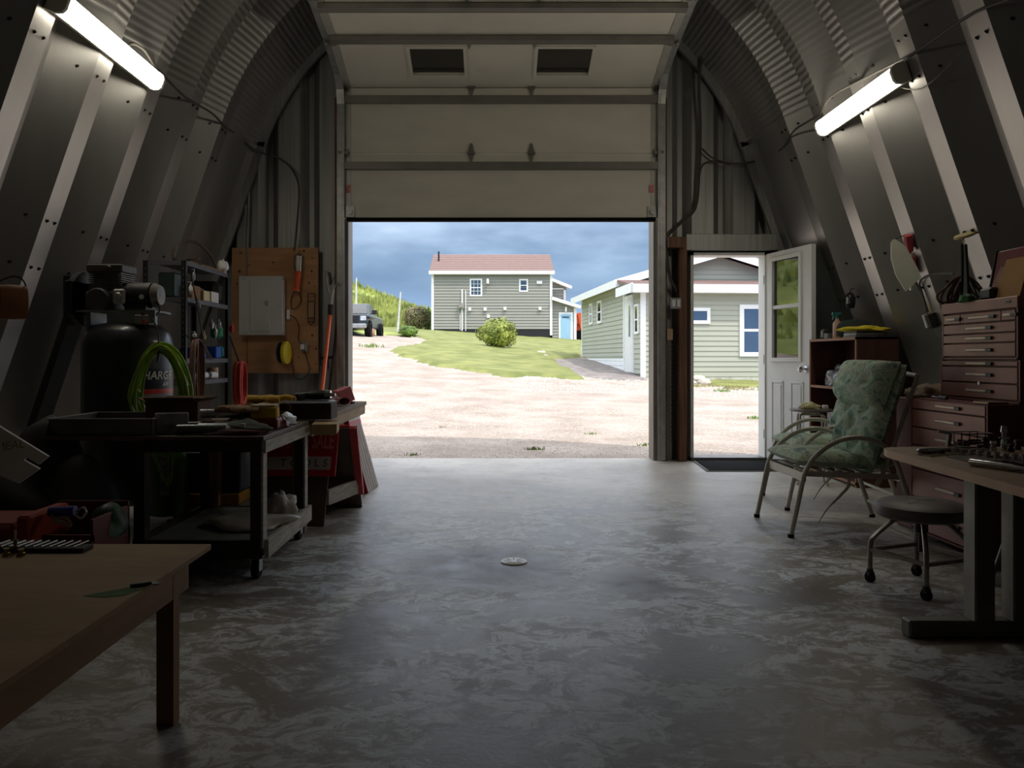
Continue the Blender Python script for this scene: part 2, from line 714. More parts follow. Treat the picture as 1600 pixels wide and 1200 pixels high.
def front_panel(x0):
    def strip(za, zb, xl, xr, mb):
        pts = [(x0 + a, d) for a, d in RIB]
        # clip in x
        q = []
        for i, (x, d) in enumerate(pts):
            if xl - 1e-6 <= x <= xr + 1e-6: q.append((x, d))
            if i < len(pts) - 1:
                x2, d2 = pts[i + 1]
                for xc in (xl, xr):
                    if x < xc - 1e-6 and x2 > xc + 1e-6:
                        t = (xc - x) / (x2 - x); q.append((xc, d + (d2 - d) * t))
        q = sorted(set(q))
        if len(q) < 2: return
        for (xa, da), (xb, db) in zip(q[:-1], q[1:]):
            ta, tb = (zb if zb is not None else vtop(xa, 0.1)), (zb if zb is not None else vtop(xb, 0.1))
            if ta <= za and tb <= za: continue
            ta, tb = max(ta, za), max(tb, za)
            ya, yb = YW + da, YW + db
            mb.add([(xa, ya, za), (xb, yb, za), (xb, yb, tb), (xa, ya, ta), (xa, ya + .02, za), (xb, yb + .02, za), (xb, yb + .02, tb), (xa, ya + .02, ta)],
                   [(0, 1, 2, 3), (7, 6, 5, 4), (3, 2, 6, 7), (1, 0, 4, 5)])
    mb = MB()
    x1 = x0 + PW
    segs = []
    for (a, b, z0) in ((-9, GX0, 0), (GX0, GX1, GZ), (GX1, DX0, 0), (DX0, DX1, DZ), (DX1, 9, 0)):
        l, r = max(a, x0), min(b, x1)
        if r - l > 1e-4: segs.append((z0, l, r))
    for z0, l, r in segs: strip(z0, None, l, r, mb)
    if mb.f: mb.build('panel', M_FRONT, wall_front)


x = -3.86
while x < 3.9:
    front_panel(x)
    x += PW

# back wall behind the camera
wall_back = struct('wall_back')
mb = MB()
x = -4.0
while x < 4.1:
    for (a, da), (b, db) in zip(RIB[:-1], RIB[1:]):
        xa, xb = x + a, x + b
        ta, tb = max(0, vtop(xa, .2)), max(0, vtop(xb, .2))
        mb.add([(xa, -4.42 - da, 0), (xb, -4.42 - db, 0), (xb, -4.42 - db, tb), (xa, -4.42 - da, ta)], [(0, 1, 2, 3)])
    x += PW
mb.build('panel', M_FRONT, wall_back, solid=0.01)

# ---------------------------------------------------------------- floor
mf = bpy.data.materials.new('worn_concrete')
mf.use_nodes = True
t = mf.node_tree
b = t.nodes['Principled BSDF']
tcx = t.nodes.new('ShaderNodeTexCoord')


def nnoise(scale, detail=5, rough=0.6, stretch=(1, 1, 1), loc=(0, 0, 0), dist=0.0):
    mpn = t.nodes.new('ShaderNodeMapping')
    mpn.inputs['Scale'].default_value = stretch
    mpn.inputs['Location'].default_value = loc
    t.links.new(tcx.outputs['Object'], mpn.inputs[0])
    n = t.nodes.new('ShaderNodeTexNoise')
    n.inputs['Scale'].default_value = scale
    n.inputs['Detail'].default_value = detail
    n.inputs['Roughness'].default_value = rough
    n.inputs['Distortion'].default_value = dist
    t.links.new(mpn.outputs[0], n.inputs['Vector'])
    return n.outputs[0]


def nramp(src, stops):
    r = t.nodes.new('ShaderNodeValToRGB')
    e = r.color_ramp.elements
    e[0].position, e[0].color = stops[0][0], stops[0][1]
    e[1].position, e[1].color = stops[-1][0], stops[-1][1]
    for p, c in stops[1:-1]:
        q = e.new(p); q.color = c
    t.links.new(src, r.inputs[0])
    return r.outputs[0]


def nmix(a, b_, fac, mode='MIX'):
    m = t.nodes.new('ShaderNodeMix')
    m.data_type = 'RGBA'; m.blend_type = mode
    for s, v in ((0, fac), (6, a), (7, b_)):
        if isinstance(v, (int, float)): m.inputs[s].default_value = v
        elif isinstance(v, tuple): m.inputs[s].default_value = v
        else: t.links.new(v, m.inputs[s])
    return m.outputs[2]


def nmath(op, a, b_=None, clamp=True):
    m = t.nodes.new('ShaderNodeMath'); m.operation = op; m.use_clamp = clamp
    for i, v in enumerate((a, b_)):
        if v is None: continue
        if isinstance(v, (int, float)): m.inputs[i].default_value = v
        else: t.links.new(v, m.inputs[i])
    return m.outputs[0]


def spot(cx, cy, rx, ry, soft=0.5, wob=None):
    """elliptical mask 1 inside 0 outside in object xy"""
    mpn = t.nodes.new('ShaderNodeMapping')
    mpn.inputs['Location'].default_value = (-cx / rx, -cy / ry, 0)
    mpn.inputs['Scale'].default_value = (1 / rx, 1 / ry, 0)
    t.links.new(tcx.outputs['Object'], mpn.inputs[0])
    ln = t.nodes.new('ShaderNodeVectorMath'); ln.operation = 'LENGTH'
    t.links.new(mpn.outputs[0], ln.inputs[0])
    s = ln.outputs['Value']
    if wob is not None: s = nmath('ADD', s, nmath('MULTIPLY', nmath('SUBTRACT', wob, 0.5, False), 2.0, False), False)
    mr = t.nodes.new('ShaderNodeMapRange')
    mr.inputs['From Min'].default_value = 1 - soft
    mr.inputs['From Max'].default_value = 1 + soft
    mr.inputs['To Min'].default_value = 1
    mr.inputs['To Max'].default_value = 0
    t.links.new(s, mr.inputs[0])
    return mr.outputs[0]


nb = nnoise(0.9, 6, 0.6)
nmed = nnoise(2.2, 12, 0.72, (1, 1.3, 1), dist=1.2)
nfin = nnoise(26, 6, 0.7, (1, 1.8, 1))
nsp = nnoise(7, 10, 0.8, (1, 1.4, 1), (3, 1, 0), 0.8)
base = nramp(nb, [(0.38, col((166, 158, 148))), (0.62, col((204, 196, 186)))])
# pale chalky mineral bloom around the drain
blm = spot(0.35, 3.55, 2.1, 1.95, 0.5, nmed)
wh = nramp(nmed, [(0.44, (0, 0, 0, 1)), (0.52, (1, 1, 1, 1))])
wh2 = nramp(nsp, [(0.46, (0.05, 0.05, 0.05, 1)), (0.54, (1, 1, 1, 1))])
wmask = nmath('MULTIPLY', nmath('MULTIPLY', wh, wh2), blm)
damp_dim = nmath('MULTIPLY', spot(0.2, 1.2, 3.6, 4.0, 0.16, nmed), 1.0)  # damp dirty floor, plus the foreground's dimmer light painted as darker colour
base = nmix(base, nramp(nsp, [(0.36, col((114, 106, 97))), (0.62, col((142, 133, 123)))]), nmath('MULTIPLY', damp_dim, 0.85))
c1 = nmix(base, col((238, 246, 252)), nmath('MULTIPLY', wmask, 1.0))
# dark damp stains
dk = nramp(nsp, [(0.52, (0, 0, 0, 1)), (0.7, (1, 1, 1, 1))])
c2 = nmix(c1, col((92, 84, 76)), nmath('MULTIPLY', dk, 0.6))
stn = nmath('ADD', spot(-0.05, 3.83, 0.42, 0.42, 0.4, nmed), nmath('MULTIPLY', spot(0.66, 3.5, 0.16, 0.18, 0.4, nmed), 0.9))
stn = nmath('ADD', stn, nmath('MULTIPLY', spot(-0.50, 2.95, 0.11, 0.40, 0.4, nmed), 0.8))
stn = nmath('ADD', stn, nmath('MULTIPLY', spot(1.35, 3.3, 0.22, 0.2, 0.5, nmed), 0.7))
stn = nmath('ADD', stn, nmath('MULTIPLY', spot(0.75, 2.2, 0.6, 0.35, 0.6, nmed), 0.45))
c3 = nmix(c2, col((84, 70, 58)), nmath('MULTIPLY', stn, 0.95))
c4 = nmix(c3, (0.5, 0.5, 0.5, 1), nmath('MULTIPLY', nramp(nfin, [(0.3, (1, 1, 1, 1)), (0.5, (0, 0, 0, 1))]), 0.22), 'MULTIPLY')
spk = nramp(nnoise(55, 3, 0.5, loc=(7, 2, 0)), [(0.70, (0, 0, 0, 1)), (0.76, (1, 1, 1, 1))])
c5 = nmix(c4, col((58, 48, 42)), nmath('MULTIPLY', spk, 0.6))
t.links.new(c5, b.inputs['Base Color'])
rr = nramp(nmed, [(0.3, (0.30, 0.30, 0.30, 1)), (0.7, (0.55, 0.55, 0.55, 1))])
t.links.new(rr, b.inputs['Roughness'])
b.inputs['Specular IOR Level'].default_value = 0.45
bmp = t.nodes.new('ShaderNodeBump'); bmp.inputs['Strength'].default_value = 0.12; bmp.inputs['Distance'].default_value = 0.01
t.links.new(nmath('ADD', nfin, nmath('MULTIPLY', nmed, 2.0, False), False), bmp.inputs['Height'])
t.links.new(bmp.outputs[0], b.inputs['Normal'])
M_FLOOR = mf


def floor_fn(i, j):
    return (-3.75 + i * 7.7, -4.45 + j * 12.3, 0)


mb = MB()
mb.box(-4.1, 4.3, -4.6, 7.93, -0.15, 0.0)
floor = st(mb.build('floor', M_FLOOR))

# drain: white round grate with radial slots
dp = FL(803, 878)
dr = thing('floor_drain', 'round white slotted drain grate set in the concrete floor', 'drain', (dp.x, dp.y, 0.0))
mb = MB()
mb.lathe([(0.0, 0.001), (0.064, 0.001), (0.068, 0.003), (0.064, 0.006), (0.0, 0.0065)], n=32)
mb.build('grate', mat('white_drain', (252, 252, 252), 0.35, var=0.0), dr, smooth=True)
slot = None
for k in range(8):
    if slot is None:
        mb = MB(); mb.box(0.020, 0.050, -0.0028, 0.0028, 0.005, 0.0072)
        slot = mb.build('slot', M_BLACK, dr)
    else: inst(slot, dr, rot=(0, 0, k * PI / 4))

# ================================================================= overhead door
od = struct('door_1')
YD = 7.64
dX0, dX1 = XU(537, YD), XU(1029, YD)
nodes_ = [(YD, ZV(341, YD)), (YD, ZV(240, YD)), (YD, ZV(137, YD)), (6.99, 3.92), (6.32, 4.02), (5.65, 4.10)]
hinge_src = None
for k in range(5):
    (ya, za), (yb, zb) = nodes_[k], nodes_[k + 1]
    a = Vector((0, ya, za)); bb = Vector((0, yb, zb))
    d = (bb - a).normalized(); L = (bb - a).length
    nrm = Vector((0, -d.z, d.y)); 
    if nrm.y > 0: nrm = -nrm
    if k >= 2 and nrm.z > 0: nrm = -nrm
    # local: x across, y along panel, z towards the room
    M4 = Matrix(((1, 0, 0, 0), (0, d.y, nrm.y, ya), (0, d.z, nrm.z, za), (0, 0, 0, 1)))
    mb = MB(M4)
    g = 0.004
    if k == 2:
        wy0, wy1 = 0.20, 0.52
        wins = [(-0.76, -0.18), (0.47, 1.05)]
        wins = [(XU(643, 7.3), XU(725, 7.3)), (XU(839, 7.3), XU(922, 7.3))]
        wy0, wy1 = L * 0.30, L * 0.86
        xs = [dX0, wins[0][0], wins[0][1], wins[1][0], wins[1][1], dX1]
        mb.box(dX0, dX1, g, wy0, -0.045, 0)
        mb.box(dX0, dX1, wy1, L - g, -0.045, 0)
        for i in (0, 2, 4): mb.box(xs[i], xs[i + 1], wy0, wy1, -0.045, 0)
    else:
        mb.box(dX0, dX1, g, L - g, -0.045, 0)
    pn = mb.build('panel', M_DOORP, od)
    if k == 2:
        for (xa, xb) in wins:
            mb = MB(M4)
            for q in ((xa - .03, xa, wy0 - .03, wy1 + .03), (xb, xb + .03, wy0 - .03, wy1 + .03), (xa, xb, wy0 - .03, wy0), (xa, xb, wy1, wy1 + .03)):
                mb.box(q[0], q[1], q[2], q[3], 0, 0.012)
            mb.build('window_frame', M_DOORP, od)
            mb = MB(M4); mb.box(xa, xb, wy0, wy1, -0.03, -0.024)
            mb.build('pane', glass_mat('dark_door_pane', (60, 60, 62), 0.10, 0.1), od)
    # end stiles
    for (xa, xb) in ((dX0, dX0 + 0.075), (dX1 - 0.075, dX1)):
        mb = MB(M4); mb.box(xa, xb, 0.01, L - 0.01, 0, 0.008)
        mb.build('end_stile', mat('stile_steel', (178, 176, 168), 0.5, 0.4, var=0.06), od, bev=0.002)
    # strut channel under the top edge
    for s0 in ([L - 0.13] if k < 2 else [] if k == 2 else [0.075, L - 0.12] if k == 3 else [L - 0.10]):
        mb = MB(M4)
        mb.box(dX0 + 0.02, dX1 - 0.02, s0 - 0.035, s0 + 0.035, 0.008, 0.014)
        mb.box(dX0 + 0.02, dX1 - 0.02, s0 - 0.035, s0 - 0.029, 0.008, 0.06)
        mb.box(dX0 + 0.02, dX1 - 0.02, s0 + 0.029, s0 + 0.035, 0.008, 0.06)
        mb.box(dX0 + 0.02, dX1 - 0.02, s0 - 0.029, s0 + 0.029, 0.052, 0.058)
        mb.build('strut', M_STRUT, od)
    # hinges on the seam
    if k < 4:
        for hx in (XU(736, 7.64), XU(830, 7.64)):
            if hinge_src is None:
                mb = MB()
                mb.prism([(-0.03, -0.02), (0.03, -0.02), (0.03, 0.02), (0.008, 0.10), (-0.008, 0.10), (-0.03, 0.02)], 0.006)
                mb.prism([(-0.03, 0.0), (0.0, -0.11), (0.03, 0.0)][::-1], 0.005)
                mb.cyl((-0.04, 0, 0.014), (0.04, 0, 0.014), 0.012, n=8)
                hinge_src = mb.build('hinge', M_STRUT, od)
                h = hinge_src
            else: h = inst(hinge_src, od)
            h.matrix_basis = M4 @ Matrix.Translation((hx, L, 0.006))
        for hx, sg in ((dX0 + 0.03, -1), (dX1 - 0.03, 1)):
            mb = MB(M4)
            mb.box(hx - 0.03, hx + 0.03, L - 0.04, L + 0.04, 0.006, 0.014)
            mb.cyl((hx, L, 0.03), (hx + sg * 0.06, L, 0.03), 0.007, n=8)
            mb.cyl((hx + sg * 0.045, L, 0.03), (hx + sg * 0.07, L, 0.03), 0.022, n=12)
            mb.box(hx - 0.02, hx + 0.02, L - 0.015, L + 0.015, 0.01, 0.045)
            mb.build('roller', M_STRUT, od)
# bottom rubber seal
mb = MB(); mb.box(dX0 + .03, dX1 - .03, YD - 0.01, YD + 0.05, nodes_[0][1] - 0.03, nodes_[0][1] + 0.006)
mb.build('bottom_seal', M_RUBBER, od)
# bottom brackets with red tags
for hx in (dX0 + 0.06, dX1 - 0.06):
    mb = MB(); mb.box(hx - 0.05, hx + 0.05, YD - 0.016, YD - 0.006, nodes_[0][1] + 0.01, nodes_[0][1] + 0.12)
    mb.cyl((hx, YD - 0.03, nodes_[0][1] + 0.06), (hx, YD - 0.006, nodes_[0][1] + 0.06), 0.03, n=14)
    mb.build('bracket', M_GALV, od)
    mb = MB(); mb.box(hx - 0.035, hx + 0.01, YD - 0.012, YD - 0.009, nodes_[0][1] + 0.25, nodes_[0][1] + 0.33)
    mb.build('warning_tag', mat('red_white_tag', (190, 120, 110), 0.6, var=0.4, scale=80), od)
# tracks
for sg, xx in ((-1, dX0 - 0.022), (1, dX1 + 0.022)):
    path = [(xx, 7.60, 0.02), (xx, 7.60, 3.55), (xx, 7.56, 3.68), (xx, 7.45, 3.79), (xx, 7.25, 3.86), (xx, 6.95, 3.93), (xx, 6.3, 4.04), (xx, 5.2, 4.18)]
    mb = MB()
    pts = [Vector(p) for p in path]
    for p, q in zip(pts[:-1], pts[1:]):
        mb.bar(p, q, 0.034, 0.012)
        mb.bar(p + Vector((-sg * .014, 0, 0)), q + Vector((-sg * .014, 0, 0)), 0.005, 0.045, up=(1, 0, 0))
        mb.bar(p + Vector((sg * .015, 0, 0)), q + Vector((sg * .015, 0, 0)), 0.005, 0.045, up=(1, 0, 0))
    mb.build('track', M_GALV, od)
    mb = MB()
    mb.bar((xx + sg * 0.03, 7.0, 3.92), (xx + sg * 0.03, 6.9, vtop(xx, 0) - 0.02), 0.03, 0.006)
    mb.bar((xx + sg * 0.03, 5.8, 4.1), (xx + sg * 0.03, 5.8, vtop(xx, 0) - 0.02), 0.03, 0.006)
    mb.build('track_hanger', M_GALV, od)
    mb = MB(); mb.tube([(xx - sg * 0.025, 7.57, 2.5), (xx - sg * 0.025, 7.55, 3.6)], 0.003, 6)
    mb.build('lift_cable', M_GALV, od)

# timber and steel jambs of the overhead door
tr = struct('trim_1')
for sg, x_in in ((-1, GX0), (1, GX1)):
    mb = MB(); mb.box(x_in, x_in + sg * 0.085, 7.74, 7.98, 0, GZ)
    mb.build('jamb', mat('jamb_steel', (128, 120, 112), 0.55, 0.4, var=0.2, scale=6, stretch=(1, 1, 0.3)), tr, bev=0.004)
    mb = MB(); mb.box(x_in + sg * 0.086, x_in + sg * 0.13, 7.70, 7.80, 0, GZ + .2)
    mb.build('jamb_board', M_WOOD, tr, bev=0.004)
mb = MB(); mb.box(GX0 - .13, GX1 + .13, 7.75, 7.85, GZ, GZ + 0.14); mb.build('header_board', M_WOOD, tr)

# ================================================================= man door
md = struct('door_2')
mb = MB()
mb.box(DX0, DX0 + 0.03, 7.72, 7.90, 0, DZ); mb.box(DX1 - 0.03, DX1, 7.72, 7.90, 0, DZ); mb.box(DX0, DX1, 7.72, 7.90, DZ - 0.03, DZ)
mb.build('frame', M_WHITE, md)
mb = MB(); mb.box(DX0, DX1, 7.70, 7.94, 0.0, 0.035); mb.build('sill', mat('aluminium_sill', (120, 118, 116), 0.5, 0.5), md)
hx_, hy_ = DX1 - 0.02, 7.74
ex_, ey_ = XU(1268, 7.0), 7.0
d = Vector((ex_ - hx_, ey_ - hy_, 0)); LW = d.length; d.normalize()
nn = Vector((-d.y, d.x, 0))
if nn.x > 0: nn = -nn          # faces the opening
# local: x along leaf from hinge, y up, z toward viewer
ML = Matrix(((d.x, 0, nn.x, hx_), (d.y, 0, nn.y, hy_), (0, 1, 0, 0.02), (0, 0, 0, 1)))
LH = DZ - 0.04
z0g, z1g = 1.03 + (560 - 563) * 0.0062, 1.03 + (560 - 408) * 0.0062
gx0, gx1 = 0.14, LW - 0.18
mb = MB(ML)
mb.box(0, gx0, 0, LH, -0.045, 0); mb.box(gx1, LW, 0, LH, -0.045, 0)
mb.box(gx0, gx1, 0, z0g, -0.045, 0); mb.box(gx0, gx1, z1g, LH, -0.045, 0)
leaf = mb.build('door_leaf', M_WHITE, md)
mb = MB(ML)
zm = (z0g + z1g) / 2 + 0.02
for zz in (0, -0.045):
    a, b_ = (zz, zz + 0.014) if zz == 0 else (zz - 0.014, zz)
    mb.box(gx0 - .035, gx0 + 0.005, z0g - .035, z1g + .035, a, b_); mb.box(gx1 - .005, gx1 + 0.035, z0g - .035, z1g + .035, a, b_)
    mb.box(gx0, gx1, z0g - .035, z0g + .005, a, b_); mb.box(gx0, gx1, z1g - .005, z1g + .035, a, b_)
mb.box(gx0, gx1, zm - 0.018, zm + 0.018, -0.03, 0.004)
mb.build('window_frame', M_WHITE, leaf, bev=0.003)
mb = MB(ML); mb.box(gx0, gx1, z0g, zm - 0.018, -0.02, -0.015); mb.build('pane', M_CLEAR, leaf)
mb = MB(ML); mb.box(gx0, gx1, zm + 0.018, z1g, -0.02, -0.015); mb.build('pane', M_CLEAR, leaf)
for (xa, xb) in ((0.12, 0.32), (0.44, 0.64)):
    mb = MB(ML)
    za, zb = 0.16, z0g - 0.22
    for q in ((xa, xb, za, za + .02), (xa, xb, zb - .02, zb), (xa, xa + .02, za, zb), (xb - .02, xb, za, zb)):
        mb.box(q[0], q[1], q[2], q[3], 0, 0.007)
    mb.box(xa + .035, xb - .035, za + .035, zb - .035, 0, 0.006)
    mb.build('panel_moulding', M_WHITE, leaf, bev=0.003)
mb = MB(ML)
kz = 1.03 - 20 * 0.0059
mb.lathe([(0.03, 0.0), (0.03, 0.008), (0.012, 0.014), (0.012, 0.04), (0.027, 0.05), (0.03, 0.065), (0.02, 0.078), (0.0, 0.08)], (0, 0, 0), 16,
         T=Matrix.Translation((LW - 0.075, kz, 0)))
mb.lathe([(0.03, 0.0), (0.012, -0.014), (0.012, -0.04), (0.027, -0.05), (0.03, -0.065), (0.0, -0.08)], (0, 0, -0.045), 16,
         T=Matrix.Translation((LW - 0.075, kz, 0)))
mb.build('knob', M_CHROME, leaf, smooth=True)
for hz in (0.25, 1.0, 1.8):
    mb = MB(ML); mb.cyl((0.0, hz - .045, 0.008), (0.0, hz + .045, 0.008), 0.008, n=8); mb.build('hinge', M_GALV, md)

# steel header over the man door, brown posts
tr2 = struct('trim_2')
mb = MB(); mb.box(XU(1070, 7.72), XU(1212, 7.72), 7.66, 7.79, ZV(392, 7.72), ZV(367, 7.72)); mb.build('header_channel', M_FRONT, tr2, bev=0.004)
mb = MB(); mb.box(XU(1060, 7.7), XU(1072, 7.7), 7.66, 7.79, 0, ZV(372, 7.7)); mb.build('post', M_WOOD, tr2, bev=0.004)
mb = MB(); mb.box(XU(1041, 7.7), XU(1068, 7.7), 7.60, 7.72, ZV(387, 7.65), ZV(371, 7.65)); mb.build('wood_block', M_WOOD, tr2, bev=0.004)
mb = MB(); mb.box(XU(1034, 7.7), XU(1039, 7.7), 7.68, 7.79, 0, ZV(372, 7.7)); mb.build('post', M_WOOD, tr2, bev=0.003)

# ================================================================= EXTERIOR
def sm(a, b, x):
    t_ = max(0.0, min(1.0, (x - a) / (b - a)))
    return t_ * t_ * (3 - 2 * t_)


def lerp_tab(tab, x):
    if x <= tab[0][0]: return tab[0][1]
    for (a, ya), (b_, yb) in zip(tab[:-1], tab[1:]):
        if x <= b_: return ya + (yb - ya) * (x - a) / (b_ - a)
    return tab[-1][1]


FT = [(7.9, -0.03), (9, -0.02), (12, 0.06), (17, 0.32), (23, 0.68), (34, 1.5), (60, 2.85), (90, 3.6), (160, 4.5)]
GT = [(8, 0.0), (12, 0.01), (23, 0.05), (34, 0.08), (60, 0.066), (100, 0.03), (160, 0.0)]


def terr(x, y):
    xx = max(-14, min(12, x))
    z = lerp_tab(FT, y) - lerp_tab(GT, y) * xx
    z += 7.0 * sm(66, 120, y) * sm(5, -24, x)
    z += 6.5 * sm(-13, -42, x) * sm(12, 34, y)
    if y > 12: z += 0.05 * noise.noise(Vector((x * 0.25, y * 0.18, 0))) * min(1, (y - 12) / 10)
    if 8.5 < y: z += 0.012 * noise.noise(Vector((x * 1.1, y * 0.8, 3)))
    return z


def TP(u, v, up=0.0):
    """terrain point seen at pixel (u, v)"""
    Y = 8.0
    while Y < 200:
        x, z = XU(u, Y), ZV(v, Y)
        if z <= terr(x, Y): return Vector((x, Y, terr(x, Y) + up))
        Y += 0.05
    return Vector((XU(u, 160), 160, 4))


M_GRAVEL = mat('gravel_drive', (162, 147, 135), 0.95, var=0.07, scale=1.3, bump=0.6, bscale=45, rgb2=(184, 170, 160), detail=14)
tg = M_GRAVEL.node_tree
# pebble speckle in the gravel colour
vor = tg.nodes.new('ShaderNodeTexVoronoi'); vor.inputs['Scale'].default_value = 24
tg.links.new(tg.nodes['Mapping'].outputs[0], vor.inputs['Vector'])
rp = tg.nodes.new('ShaderNodeValToRGB')
rp.color_ramp.elements[0].color = (0.62, 0.58, 0.55, 1); rp.color_ramp.elements[1].color = (1, 1, 1, 1)
rp.color_ramp.elements[0].position = 0.0; rp.color_ramp.elements[1].position = 1.0
tg.links.new(vor.outputs['Color'], rp.inputs[0])
mxg = tg.nodes.new('ShaderNodeMix'); mxg.data_type = 'RGBA'; mxg.blend_type = 'MULTIPLY'; mxg.inputs[0].default_value = 0.7
bs = tg.nodes['Principled BSDF']
old = bs.inputs['Base Color'].links[0].from_socket
tg.links.new(old, mxg.inputs[6]); tg.links.new(rp.outputs[0], mxg.inputs[7]); tg.links.new(mxg.outputs[2], bs.inputs['Base Color'])

M_LAWN = mat('lawn_grass', (106, 114, 54), 0.95, var=0.12, scale=1.4, bump=0.7, bscale=16, rgb2=(134, 136, 76), detail=12, stretch=(1, 1, 1))
M_MEADOW = mat('meadow', (98, 116, 58), 0.95, var=0.3, scale=0.25, bump=0.8, bscale=5, rgb2=(158, 168, 84), detail=12)
M_DGRAV = mat('grey_gravel', (128, 120, 116), 0.95, var=0.25, scale=3, bump=0.6, bscale=40)

# ground grid, finer near the door
xs = [-70, -55, -42, -34] + [-28 + i * 1.0 for i in range(20)] + [-8 + i * 0.5 for i in range(42)] + [13 + i * 1.5 for i in range(12)] + [34, 45, 60, 80]
ys = [7.93 + i * 0.25 for i in range(20)] + [13 + i * 0.6 for i in range(30)] + [31 + i * 1.5 for i in range(30)] + [77 + i * 4 for i in range(20)] + [160, 170]


def drape(name, inside, m, lift=0.0, fine=None):
    mb = MB()
    vs = [(x_, y_, terr(x_, y_) + lift) for y_ in ys for x_ in xs]
    nx = len(xs)
    fs = [(j * nx + i, j * nx + i + 1, (j + 1) * nx + i + 1, (j + 1) * nx + i) for j in range(len(ys) - 1) for i in range(nx - 1)
          if inside((xs[i] + xs[i + 1]) / 2, (ys[j] + ys[j + 1]) / 2)]
    mb.add(vs, fs)
    return mb.build(name, m, smooth=True)


st(drape('ground', lambda x_, y_: y_ < 62, M_GRAVEL))
st(drape('hillside', lambda x_, y_: y_ > 61, M_MEADOW, -0.02))


def in_poly(px, py, poly):
    c = False
    n_ = len(poly)
    for i in range(n_):
        x1, y1 = poly[i]; x2, y2 = poly[(i + 1) % n_]
        if (y1 > py) != (y2 > py) and px < (x2 - x1) * (py - y1) / (y2 - y1) + x1: c = not c
    return c


def patch(name, pix, m, step, lift, rough=0.15, kind='structure', hfun=None):
    poly = []
    for (u, v) in pix:
        if isinstance(u, tuple): poly.append(u)
        else:
            p = TP(u, v); poly.append((p.x, p.y))
    x0 = min(p[0] for p in poly); x1 = max(p[0] for p in poly); y0 = min(p[1] for p in poly); y1 = max(p[1] for p in poly)
    nx = int((x1 - x0) / step[0]) + 2; ny = int((y1 - y0) / step[1]) + 2
    vs, fs, keep = [], [], {}
    for j in range(ny + 1):
        for i in range(nx + 1):
            x_, y_ = x0 + i * step[0], y0 + j * step[1]
            w_ = noise.noise(Vector((x_ * 1.3, y_ * 0.9, 5))) * rough
            keep[(i, j)] = in_poly(x_ + w_ * 2, y_ + w_ * 4, poly)
            z = terr(x_, y_) + lift + (hfun(x_, y_) if hfun else 0)
            vs.append((x_, y_, z))
    for j in range(ny):
        for i in range(nx):
            if keep[(i, j)] or keep[(i + 1, j)] or keep[(i, j + 1)]:
                a = j * (nx + 1) + i
                fs.append((a, a + 1, a + nx + 2, a + nx + 1))
    # border vertices sink into the ground
    use = {}
    for f in fs:
        for q in f: use[q] = use.get(q, 0) + 1
    vs = [(p[0], p[1], p[2] - (lift + 0.03 if use.get(i, 0) < 4 else 0)) for i, p in enumerate(vs)]
    mb = MB(); mb.add(vs, fs)
    ids = sorted(use); re_ = {q: k for k, q in enumerate(ids)}
    mb.v = [mb.v[q] for q in ids]; mb.f = [tuple(re_[q] for q in f) for f in mb.f]
    o = mb.build(name, m, smooth=True, ang=180)
    o['kind'] = kind
    return o, poly


lawn, lawn_poly = patch('lawn', [(612, 553), (640, 563), (700, 577), (760, 585), (830, 590), (900, 594), (908, 590), (880, 574), (855, 563), (905, 561),
                                 ((6.6, 58.0), 0), ((7.5, 75.0), 0), ((-30, 75.0), 0), ((-12.5, 60), 0), (600, 524), (655, 527), (672, 534), (650, 541), (610, 546)],
                    M_LAWN, (0.22, 0.35), 0.10, hfun=lambda x_, y_: 0.05 * noise.noise(Vector((x_ * 0.9, y_ * 0.7, 1))))
verge, _ = patch('meadow_verge', [(548, 521), (600, 523), (640, 528), ((-14, 63), 0), ((-66, 63), 0), ((-66, 14), 0), ((-14, 14), 0), ((-9, 37), 0)], M_MEADOW, (0.6, 0.7), 0.12,
                 hfun=lambda x_, y_: 0.25 * abs(noise.noise(Vector((x_ * 0.5, y_ * 0.4, 1)))))
dg, _ = patch('grey_gravel_path', [(850, 561), (905, 561), (960, 568), (1010, 586), (1010, 594), (950, 594), (905, 588), (880, 574)], M_DGRAV, (0.2, 0.3), 0.03, 0.1)
wp_, _ = patch('ground_weeds', [(1072, 592), (1230, 590), (1230, 606), (1140, 606), (1090, 600)], M_LAWN, (0.12, 0.16), 0.05, 0.25,
      hfun=lambda x_, y_: 0.05 * noise.noise(Vector((x_ * 4, y_ * 3, 1))))

rnd = random.Random(31)
mb = MB()
for _ in range(2200):
    u_ = rnd.uniform(1074, 1230); Y_ = 23.0 - 3.6 * rnd.random() ** 1.6
    if noise.noise(Vector((XU(u_, Y_) * 1.3, Y_ * 1.3, 0))) < -.05: continue
    x_ = XU(u_, Y_); z_ = terr(x_, Y_); h_ = rnd.uniform(.02, .08); w_ = .022
    mb.add([(x_ - w_, Y_, z_), (x_ + w_, Y_, z_), (x_ + rnd.uniform(-.05, .05), Y_, z_ + h_)], [(0, 1, 2)])
o = mb.build('dry_grass', mat('dry_weed', (128, 126, 72), .8, var=.3, scale=3, rgb2=(178, 168, 116)))
o['kind'] = 'stuff'; tag(o, 'patchy dry weeds in front of the sage building wall', 'weeds')
